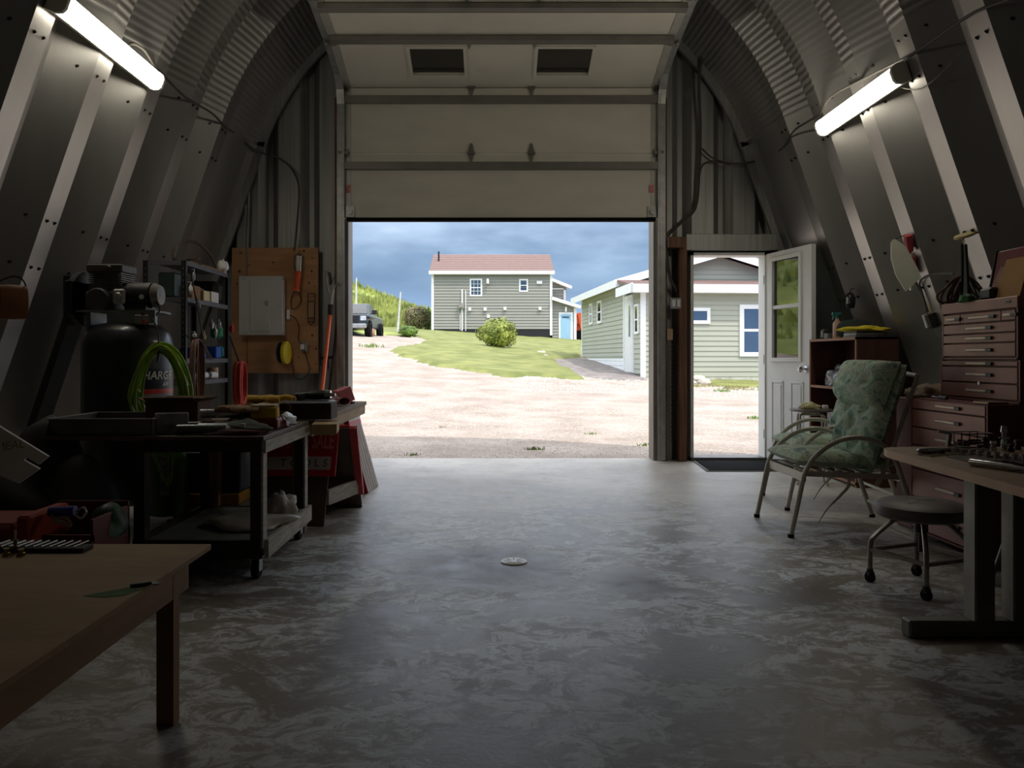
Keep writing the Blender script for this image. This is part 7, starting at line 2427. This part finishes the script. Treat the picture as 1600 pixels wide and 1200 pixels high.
def chest(name, label, x0, x1, y0, y1, z0, z1, rows, m, mfr, lid=0.0):
    """drawers on the face x0 (towards -X); rows = list of (height, [splits]) from the top"""
    t_ = thing(name, label, 'tool chest', ((x0 + x1) / 2, (y0 + y1) / 2, z0))
    mb = MB()
    mb.box(x0 + .02, x1, y0, y1, z0, z1)
    mb.box(x0, x0 + .02, y0, y0 + .014, z0, z1); mb.box(x0, x0 + .02, y1 - .014, y1, z0, z1); mb.box(x0, x0 + .02, y0, y1, z0, z0 + .012)
    mb.build('body', m, t_, world=True, bev=.002)
    if lid:
        mb = MB(); mb.box(x0 - .004, x1, y0 - .003, y1 + .003, z1 - lid, z1 + .004); l_ = mb.build('lid', mfr, t_, world=True, bev=.004)
        mb = MB(); mb.box(x0 - .008, x0 - .003, y0 + .05, y0 + .08, z1 - lid * .5, z1 - lid * .5 + .01); mb.build('lid_badge', M_BLACK, l_, world=True)
    z = z1 - lid - .004
    tot = z - z0 - .014
    s_ = tot / sum(r[0] for r in rows)
    for h, spl, in rows:
        hh = h * s_
        ycur = y0 + .016
        wtot = (y1 - y0 - .032)
        for f_ in spl:
            w_ = wtot * f_
            mb = MB(); mb.box(x0 - .002, x0 + .018, ycur + .002, ycur + w_ - .002, z - hh + .004, z - .003)
            d_ = mb.build('drawer', mfr, t_, world=True, bev=.002)
            pl = min(.17, w_ * .55)
            yc = ycur + w_ * .5
            mb = MB(); mb.box(x0 - .012, x0 - .002, yc - pl / 2, yc + pl / 2, z - hh * .5 - .006, z - hh * .5 + .008); mb.build('pull', M_PULL, d_, world=True, bev=.002)
            mb = MB(); mb.box(x0 - .013, x0 - .002, yc - pl / 2 - .045, yc - pl / 2, z - hh * .5 - .009, z - hh * .5 + .008); mb.build('pull_end', M_BLACK, d_, world=True, bev=.002)
            ycur += w_
        z -= hh
    return t_


rc1 = chest('roller_cabinet', 'lowest red-brown roller cabinet under the two upper tool chests', 2.385, 2.86, 3.70, 4.38, .06, .805, [(.5, [1]), (.9, [1]), (.9, [1]), (1.2, [1]), (1.4, [1]), (1.6, [1])], M_CHD, M_CHF)
for (x_, y_) in ((2.42, 3.74), (2.42, 4.34), (2.82, 3.74), (2.82, 4.34)): caster(rc1, x_, y_, .06, .024)
chest('tool_chest', 'middle red-brown tool chest with two deep drawers', 2.555, 2.86, 3.72, 4.38, .806, 1.022, [(.35, [1]), (1, [1]), (.95, [1])], M_CH, M_CHF)
chest('tool_chest', 'top red-brown tool chest with rows of shallow drawers and a closed lid', 2.565, 2.86, 3.75, 4.385, 1.023, 1.333, [(.85, [.18, .56, .26]), (.85, [1]), (.75, [1]), (1.1, [1])], M_CH, M_CHF, lid=.055)
mb = MB()
for (y_) in (3.93, ):
    mb.cyl((2.548, y_ + .1, .90), (2.554, y_ + .1, .90), .010, n=12)
lk = mb.build('lock', M_CHROME); lk['label'] = 'round chrome lock'
lk.parent = bpy.data.objects['tool_chest']; lk.location = -Vector(bpy.data.objects['tool_chest'].location)
# small things on the step of the roller cabinet
bx('latch_plate', 'brass-coloured latch plate lying on the cabinet step', 'hardware', 2.40, 2.50, 3.72, 3.84, .807, .818, mat('dull_brass', (132, 108, 82), .4, .5), .002)
t_ = thing('screwdriver', 'blue-grey screwdriver lying on the step of the roller cabinet', 'tool', (2.45, 4.2, .807), 1.4)
mb = MB(); mb.cyl((-.08, 0, .01), (.02, 0, .01), .010, n=10); mb.build('handle', mat('blue_grey_handle', (96, 108, 118), .4), t_, smooth=True)
mb = MB(); mb.cyl((.02, 0, .01), (.12, 0, .01), .003, n=8); mb.build('shaft', M_CHROME, t_)
# bag and box left of the cabinet
cloth_heap('sack', 'tan and grey cloth sack resting on the box beside the cabinets', 'bag', (2.62, 4.60, .79), (.12, .16, .075), mat('tan_grey_sack', (140, 122, 104), .85, var=.2, scale=14), 8, 0, .2, 2.4)
bx('carton', 'faded pinkish-brown carton standing between the chairs and the roller cabinet', 'box', 2.52, 2.84, 4.42, 4.80, 0, .79, mat('pinkish_card', (142, 104, 96), .8, var=.12, scale=3), .006)
# red case and papers on top
rcs = thing('red_case', 'dark red case leaning open on top of the tool chest at the frame edge', 'case', (2.72, 4.04, 1.34))
mb = MB(); TT = Matrix.Rotation(.18, 4, 'Y')
mb.box(-.03, .03, -.30, .13, 0, .27, T=TT); mb.build('shell', mat('dark_red_case', (118, 26, 32), .45, var=.1), rcs, bev=.008)
mb = MB(TT); mb.box(-.036, .036, .125, .138, -.0, .275); mb.build('edge', M_BLACK, rcs, bev=.003)
for (ya, yb_, zz, hh, m_, lb, rr) in ((-.22, .00, 0, .20, mat('kraft_envelope', (186, 142, 92), .8, var=.06), 'kraft paper envelope leaning on the red case', .0), (-.06, .07, 0, .17, mat('pink_paper', (160, 120, 112), .8), 'faded pink paper beside the kraft envelope', .0)):
    mb = MB(); mb.add([(-.02, ya, 0), (-.02, yb_, 0), (.03, yb_ - .05, hh), (.03, ya, hh)], [(0, 1, 2, 3)])
    o = mb.build('paper', m_, solid=.003); o.location = (2.63 if m_.name.startswith('kraft') else 2.645, 4.02, 1.339); tag(o, lb, 'paper')

# ================================================================= THINGS ON THE RIGHT WALL
def lean_T(p, side=1, yaw=0.0):
    """local x -> world Y (towards camera negative), y up along wall, z into the room"""
    th = math.atan(T_LEAN)
    n_ = Vector((-side * math.cos(th), 0, -math.sin(th)))
    up_ = Vector((-side * math.sin(th), 0, math.cos(th)))
    xx = Vector((0, -side, 0))
    return Matrix(((xx.x, up_.x, n_.x, p.x), (xx.y, up_.y, n_.y, p.y), (xx.z, up_.z, n_.z, p.z), (0, 0, 0, 1)))


hp = VP(1421, 400, .0)
rk = thing('tool_rack', 'white strip rack holding two red handled tools on the ribbed wall', 'rack', tuple(hp))
T_ = lean_T(hp)
mb = MB(T_); mb.box(-.05, .05, -.02, .02, .0, .03); mb.build('strip', M_WHITE, rk, world=True, bev=.003)
M_RH = mat('red_tool_handle', (176, 60, 72), .4, var=.1)
for (u, v0, v1, lb) in ((1419, 368, 393, 'upper red tapered tool handle in the white rack'), (1424, 402, 428, 'lower red tapered tool handle in the white rack')):
    p0, p1 = VP(u - 1, v0, .035), VP(u + 3, v1, .035)
    mb = MB(Matrix.Translation(-p1)); mb.tube([p0, (p0 + p1) / 2, p1], [.030, .034, .024], 8)
    t2 = thing('hand_saw' if v0 < 400 else 'file', lb, 'tool', tuple(p1))
    mb.build('handle', M_RH, t2, smooth=True)
    mb = MB(Matrix.Translation(-p1)); mb.tube([p1, p1 + (p1 - p0) * .12], .008, 6); mb.build('tip', M_BLACK, t2)
# white pointed sheet/blade hanging from a wire
bp = VP(1408, 372, .10)
sw_ = thing('saw_blade', 'long pale pointed blade hanging from a wire beside the red handles', 'tool', tuple(bp))
Yb = bp.y - .03
pts = [(1393, 376), (1397, 374), (1408, 386), (1418, 412), (1425, 436), (1409, 456), (1398, 430), (1393, 404)]
mb = MB()
vs = [P(u, v, Yb) + Vector((0, -(u - 1393) * .0038, 0)) for u, v in pts]; n_ = len(vs)
mb.add(vs + [p + Vector((.0, .012, 0)) for p in vs], [tuple(range(n_)), tuple(range(2 * n_ - 1, n_ - 1, -1))] + [(i, n_ + i, n_ + (i + 1) % n_, (i + 1) % n_) for i in range(n_)])
mb.build('blade', mat('pale_plastic', (206, 206, 192), .5, var=.05), sw_, world=True)
mb = MB(); mb.cyl(P(1392, 377, Yb), VP(1414, 367, .0), .004, n=6); mb.build('wire', M_BLACK, sw_, world=True)
# tan disc with straps and cables
dp_ = VP(1507, 368, .05)
hk = thing('cable_hanger', 'tan wooden disc hanger with black straps and cables on the ribbed wall', 'hanger', tuple(dp_))
mb = MB(Matrix.Translation(dp_) @ Matrix.Rotation(.15, 4, 'X') @ Matrix.Rotation(-.35, 4, 'Y')); mb.lathe([(0, -.008), (.062, -.008), (.064, 0), (.06, .008), (0, .012)], n=26); mb.build('disc', mat('tan_disc', (172, 156, 110), .6, var=.08), hk, world=True, smooth=True)
Yh_ = dp_.y - .02
for (u0, v0, u1, v1, u2, v2, r) in ((1503, 382, 1503, 440, 1500, 488, .010), (1509, 382, 1512, 440, 1512, 484, .009)):
    mb = MB(); mb.tube([P(u0, v0, Yh_), P(u1, v1, Yh_ - .02), P(u2, v2, Yh_ - .03)], r, 7, sub=4); mb.build('strap', M_BLACK, hk, world=True, smooth=True)
mb = MB()
for (u, v) in ((1500, 384), (1504, 383), (1508, 384), (1497, 374)): mb.tube([P(1506, 371, Yh_), P(u, v, Yh_)], .002, 5)
mb.build('hook_wire', mat('gold_wire', (170, 140, 70), .4, .6), hk, world=True)
rnd = random.Random(3)
for (nm, lb, u0, sgn, m_, cnt) in (('cable_coil', 'reddish-brown cable bundle hanging left of the black straps', 1500, -1, mat('red_brown_cable', (84, 50, 48), .6), 6),
                              ('cable_coil', 'dark cable loops hanging right of the black straps', 1512, 1, M_CABLE, 5)):
    c0 = P(u0, 432, Yh_ - .02); mb = MB(Matrix.Translation(-c0))
    for k in range(cnt):
        w_ = rnd.uniform(14, 40) * sgn
        b2 = 476 + rnd.uniform(-12, 8)
        mb.tube([P(u0, 432, Yh_ - .02), P(u0 + w_ * .5, 440 + rnd.uniform(0, 10), Yh_ - .02), P(u0 + w_, b2 - 12, Yh_ - .03), P(u0 + w_ * .8, b2, Yh_ - .03), P(u0 + w_ * .3, b2 - 10, Yh_ - .03), P(u0, 440, Yh_ - .02)], .006, 6, sub=5)
    o = mb.build(nm, m_, smooth=True); o.location = c0; tag(o, lb, 'cable')
cloth_heap('rag', 'green rag draped over the front edge of the top tool chest', 'cloth', (2.57, 4.16, 1.335), (.04, .05, .035), mat('green_rag', (70, 118, 76), .8), 5)
bx('torch', 'dark green torch body standing on the tool chest lid under the straps', 'torch', 2.58, 2.66, 3.98, 4.08, 1.338, 1.40, mat('black_green', (28, 36, 28), .5), .012)
# electrical box and cords
eb = VP(1453, 502, .04)
ebx = thing('junction_box', 'metal junction box with two cables on the rib beside the tool chest', 'electrical box', tuple(eb))
T_ = lean_T(eb)
mb = MB(T_); mb.box(-.035, .035, -.055, .055, -.04, .02); mb.build('box', mat('dark_box', (70, 68, 66), .5, .4), ebx, world=True, bev=.004)
mb = MB(T_); mb.box(-.036, .03, -.05, .05, .02, .024)
mb = MB(); mb.box(-.012, .012, -.02, .004, -.05, .05, T=Matrix.Translation(P(1446, 502, eb.y + .02)) @ Matrix.Rotation(-.3, 4, 'Y')); mb.build('outlet_face', M_WHITE, ebx, world=True, bev=.002)
mb = MB(); mb.tube([VP(1448, 488, .03), VP(1442, 465, .02), VP(1433, 445, .02), VP(1421, 432, .03), VP(1415, 436, .04)], .007, 6, sub=5)
mb.tube([VP(1450, 488, .03), VP(1440, 455, .02), VP(1437, 442, .02), VP(1446, 432, .02), VP(1465, 428, .02), VP(1490, 428, .03)], .007, 6, sub=5); mb.build('cable', M_CABLE, ebx, world=True, smooth=True)
for k, (v, lb) in enumerate(((443, 'upper white plug dangling beside the junction cable'), (451, 'lower white plug dangling beside the junction cable'))):
    c0 = VP(1424, v, .06); o = MB().box(-.012, .012, -.012, .012, -.014, .014).build('plug', M_WHITE, bev=.004); o.location = c0; tag(o, lb, 'plug')

# ================================================================= DESK on the right
DZ_ = .65
dk = thing('desk', 'wood-topped metal desk with a T foot in the right foreground', 'desk', (1.95, 2.5, 0))
M_DTOP = mat('desk_laminate', (146, 116, 86), .5, var=.12, scale=3, stretch=(1, 4, 1))
M_DEDGE = mat('desk_edge_band', (176, 132, 92), .5, var=.08)
poly = [(1.50, 1.50), (2.42, 1.50), (2.42, 3.30), (1.78, 3.30), (1.70, 3.285), (1.655, 3.25), (1.633, 3.18), (1.625, 3.10)]
mb = MB(); mb.prism(poly, .03, T=Matrix.Translation((0, 0, DZ_ - .03))); mb.build('edge_band', M_DEDGE, dk, world=True)
mb = MB(); mb.prism([(x_ + (.004 if x_ < 2 else -.004), y_ + (.004 if y_ < 2 else -.004)) for x_, y_ in poly], .001, T=Matrix.Translation((0, 0, DZ_))); mb.build('top', M_DTOP, dk, world=True)
M_DLEG = mat('olive_grey_leg', (104, 102, 92), .5, .3, var=.08)
M_DLEGE = mat('lit_leg_edge', (150, 146, 136), .5, .3)
for Yl in (2.85, 1.75):
    f_ = MB().box(1.53, 2.32, Yl - .03, Yl + .03, 0, .065).build('foot_bar', M_DLEG, dk, world=True, bev=.006)
    for xa in (1.776, 1.917):
        mb = MB(); mb.box(xa, xa + .068, Yl - .03, Yl + .03, .065, DZ_ - .03); mb.build('column', M_DLEG, dk, world=True)
        mb = MB(); mb.box(xa - .010, xa, Yl - .035, Yl + .03, .065, DZ_ - .03); mb.build('column_lit_edge', M_DLEGE, dk, world=True)  # paler strip paints the light caught on the column's left edge
mb = MB(); mb.box(1.75, 2.3, 1.6, 3.2, DZ_ - .06, DZ_ - .031); mb.build('under_frame', M_DLEG, dk, world=True)
dm = FL(1540, 772)
bx('desk_pad', 'dark thin mat under the chrome tools on the desk', 'mat', 1.74, 2.3, 1.9, 2.95, DZ_ + .0015, DZ_ + .004, mat('dark_desk_mat', (84, 78, 74), .6, var=.15), .001)
# tripod-like pale rod behind the desk
a = FL(1548, 912); b_ = P(1578, 822, a.y + .1)
mb = MB(Matrix.Translation(-a)); mb.cyl(a + Vector((0, 0, .01)), a + (b_ - a) * 1.6, .010, n=8); mb.cyl(a, a + Vector((0, 0, .02)), .015, n=8)
o = mb.build('stand_leg', mat('dull_rod', (120, 114, 106), .4, .5), smooth=True); o.location = a; tag(o, 'slanting metal stand leg on the floor behind the desk columns', 'stand')


def dpnt(u, v, z=DZ_):
    Y = (CAMH - z) * F / (v - 560)
    return Vector((XU(u, Y), Y, z + .002))


def wrench(name, label, p, rz, L, m, w_=.011):
    t_ = thing(name, label, 'wrench', tuple(p), rz)
    mb = MB(); mb.box(-L / 2, L / 2, -w_ / 2, w_ / 2, 0, .006)
    mb.lathe([(.006, 0), (.014, 0), (.014, .008), (.006, .008), (.006, 0)], (L / 2 + .008, 0, 0), 14)
    mb.prism([(0, -.006), (-.012, -.014), (-.026, -.013), (-.026, -.006), (-.016, -.004), (-.016, .004), (-.026, .006), (-.026, .013), (-.012, .014), (0, .006)][::-1], .008, T=Matrix.Translation((-L / 2, 0, 0)))
    mb.build('shank', m, t_, bev=.001)
    return t_


pp = thing('pliers', 'grey slip-joint pliers with splayed handles at the left of the desk top', 'pliers', tuple(dpnt(1475, 709)), .35)
mb = MB()
mb.tube([(-.11, -.02, .01), (-.05, -.012, .012), (0, 0, .012), (.10, .028, .01), (.17, .03, .01)], .009, 7, sub=4); mb.build('handle', mat('grey_steel_tool', (112, 110, 100), .4, .6), pp, smooth=True)
mb = MB(); mb.tube([(-.10, .03, .012), (-.05, .016, .014), (0, 0, .014), (.09, -.035, .01), (.16, -.045, .01)], .009, 7, sub=4); mb.build('handle', mat('grey_steel_tool', (112, 110, 100)), pp, smooth=True)
mb = MB(); mb.prism([(-.02, -.018), (.03, -.015), (.035, .015), (-.02, .02)], .018); mb.tube([(-.11, -.02, .01), (-.125, 0, .014), (-.10, .03, .012)], .010, 6, sub=3); mb.build('jaw', mat('grey_steel_tool', (112, 110, 100)), pp, smooth=True)
cl_ = thing('pencil', 'thin yellowish rod lying in front of the pliers on the desk', 'rod', tuple(dpnt(1480, 713)), .5)
mb = MB(); mb.cyl((-.11, 0, .004), (.08, 0, .004), .003, n=6); mb.build('rod', mat('yellowish_rod', (160, 146, 96), .5), cl_)
rk2 = thing('socket_rail', 'long chrome socket rail at the front of the desk tools', 'tool', tuple(dpnt(1545, 722)), -1.22)
mb = MB(); mb.box(-.17, .17, -.008, .008, 0, .012); mb.box(-.17, .17, -.009, -.006, .012, .016); mb.build('rail', M_CHROME, rk2, bev=.001)
for k in range(9):
    mb = MB(); mb.cyl((-.14 + k * .034, 0, .012), (-.14 + k * .034, 0, .034 + .001 * k), .010, n=12); mb.build('socket', M_CHROME, rk2)
rk3 = thing('ratchet_handle', 'thick chrome ratchet handle right of the socket rail', 'tool', tuple(dpnt(1588, 738)), -1.18)
mb = MB(); mb.tube([(-.16, 0, .012), (-.02, 0, .012), (.02, 0, .012), (.10, 0, .012)], [.012, .012, .008, .009], 10); mb.lathe([(0, 0), (.022, 0), (.024, .012), (.02, .024), (0, .026)], (.125, 0, 0), 18); mb.build('handle', M_CHROME, rk3, smooth=True)
for k, (u, v, h, r, lb) in enumerate(((1569, 704, .10, .012, 'tall chrome valve fitting standing upright on the desk'), (1540, 702, .05, .014, 'dark socket standing behind the chrome rail'), (1552, 705, .04, .012, 'short steel socket left of the tall fitting'),
                                     (1508, 700, .03, .012, 'small steel cup near the pliers'), (1590, 703, .04, .013, 'brown-black socket at the frame edge of the desk'), (1580, 706, .03, .012, 'low socket right of the tall fitting'), (1530, 706, .028, .012, 'small dark nut beside the chrome rail end'))):
    p = dpnt(u, v)
    t_ = thing('valve_fitting' if k == 0 else 'socket', lb, 'fitting' if k == 0 else 'socket', tuple(p))
    mb = MB(); mb.lathe([(0, 0), (r, 0), (r, h * .35), (r * .7, h * .42), (r * .7, h * .7), (r * 1.1, h * .74), (r * .9, h), (0, h)], n=14); mb.build('body', M_CHROME if k in (0, 2) else mat('dark_steel', (62, 58, 54), .4, .7), t_, smooth=True)
    if k == 0: mb = MB(); mb.bar((-.02, 0, h * .5), (.02, 0, h * .5), .008, .008); mb.build('cross_handle', M_CHROME, t_)
for k, (u, v, rz, L, lb) in enumerate(((1560, 716, -.9, .14, 'steel wrench lying behind the chrome socket rail'), (1583, 722, -1.3, .16, 'chrome wrench nearest the frame edge'), (1520, 706, .2, .10, 'short wrench by the pliers handles'), (1597, 730, -1.0, .14, 'dark wrench half out of frame on the desk'))):
    wrench('wrench', lb, dpnt(u, v) + Vector((0, 0, .003)), rz, L, M_CHROME if k % 2 == 0 else mat('dark_steel', (62, 58, 54), .4, .7))
gl = thing('bench_clamp', 'pale angled metal clamp standing at the back of the desk', 'clamp', tuple(dpnt(1481, 698)), .2)
mb = MB(); mb.bar((0, 0, 0), (.008, 0, .055), .018, .018); mb.bar((.008, 0, .055), (-.05, 0, .065), .012, .010); mb.build('arm', M_GALV, gl, bev=.002)
wv = thing('wire_basket', 'low dark wire basket of small parts at the back of the desk', 'basket', tuple(dpnt(1515, 699)), .05)
mb = MB(); a, b_, h = .07, .05, .06
for z in (.004, h):
    for (p, q) in (((-a, -b_), (a, -b_)), ((a, -b_), (a, b_)), ((a, b_), (-a, b_)), ((-a, b_), (-a, -b_))): mb.cyl((p[0], p[1], z), (q[0], q[1], z), .0025, n=5)
for k in range(5):
    for yy in (-b_, b_): mb.cyl((-a + k * a / 2, yy, 0.004), (-a + k * a / 2, yy, h), .002, n=5)
mb.build('wire', M_BLACK, wv)
mb = MB()
rnd = random.Random(4)
for k in range(14): mb.box(-.012, .012, -.006, .006, 0, .01, T=Matrix.Translation((rnd.uniform(-.05, .05), rnd.uniform(-.035, .035), .004 + rnd.random() * .02)) @ Matrix.Rotation(rnd.random() * 3, 4, 'Z'))
mb.build('small_parts', mat('rusty_steel', (88, 58, 44), .6, .4, var=.3, scale=30), wv, kind='stuff')
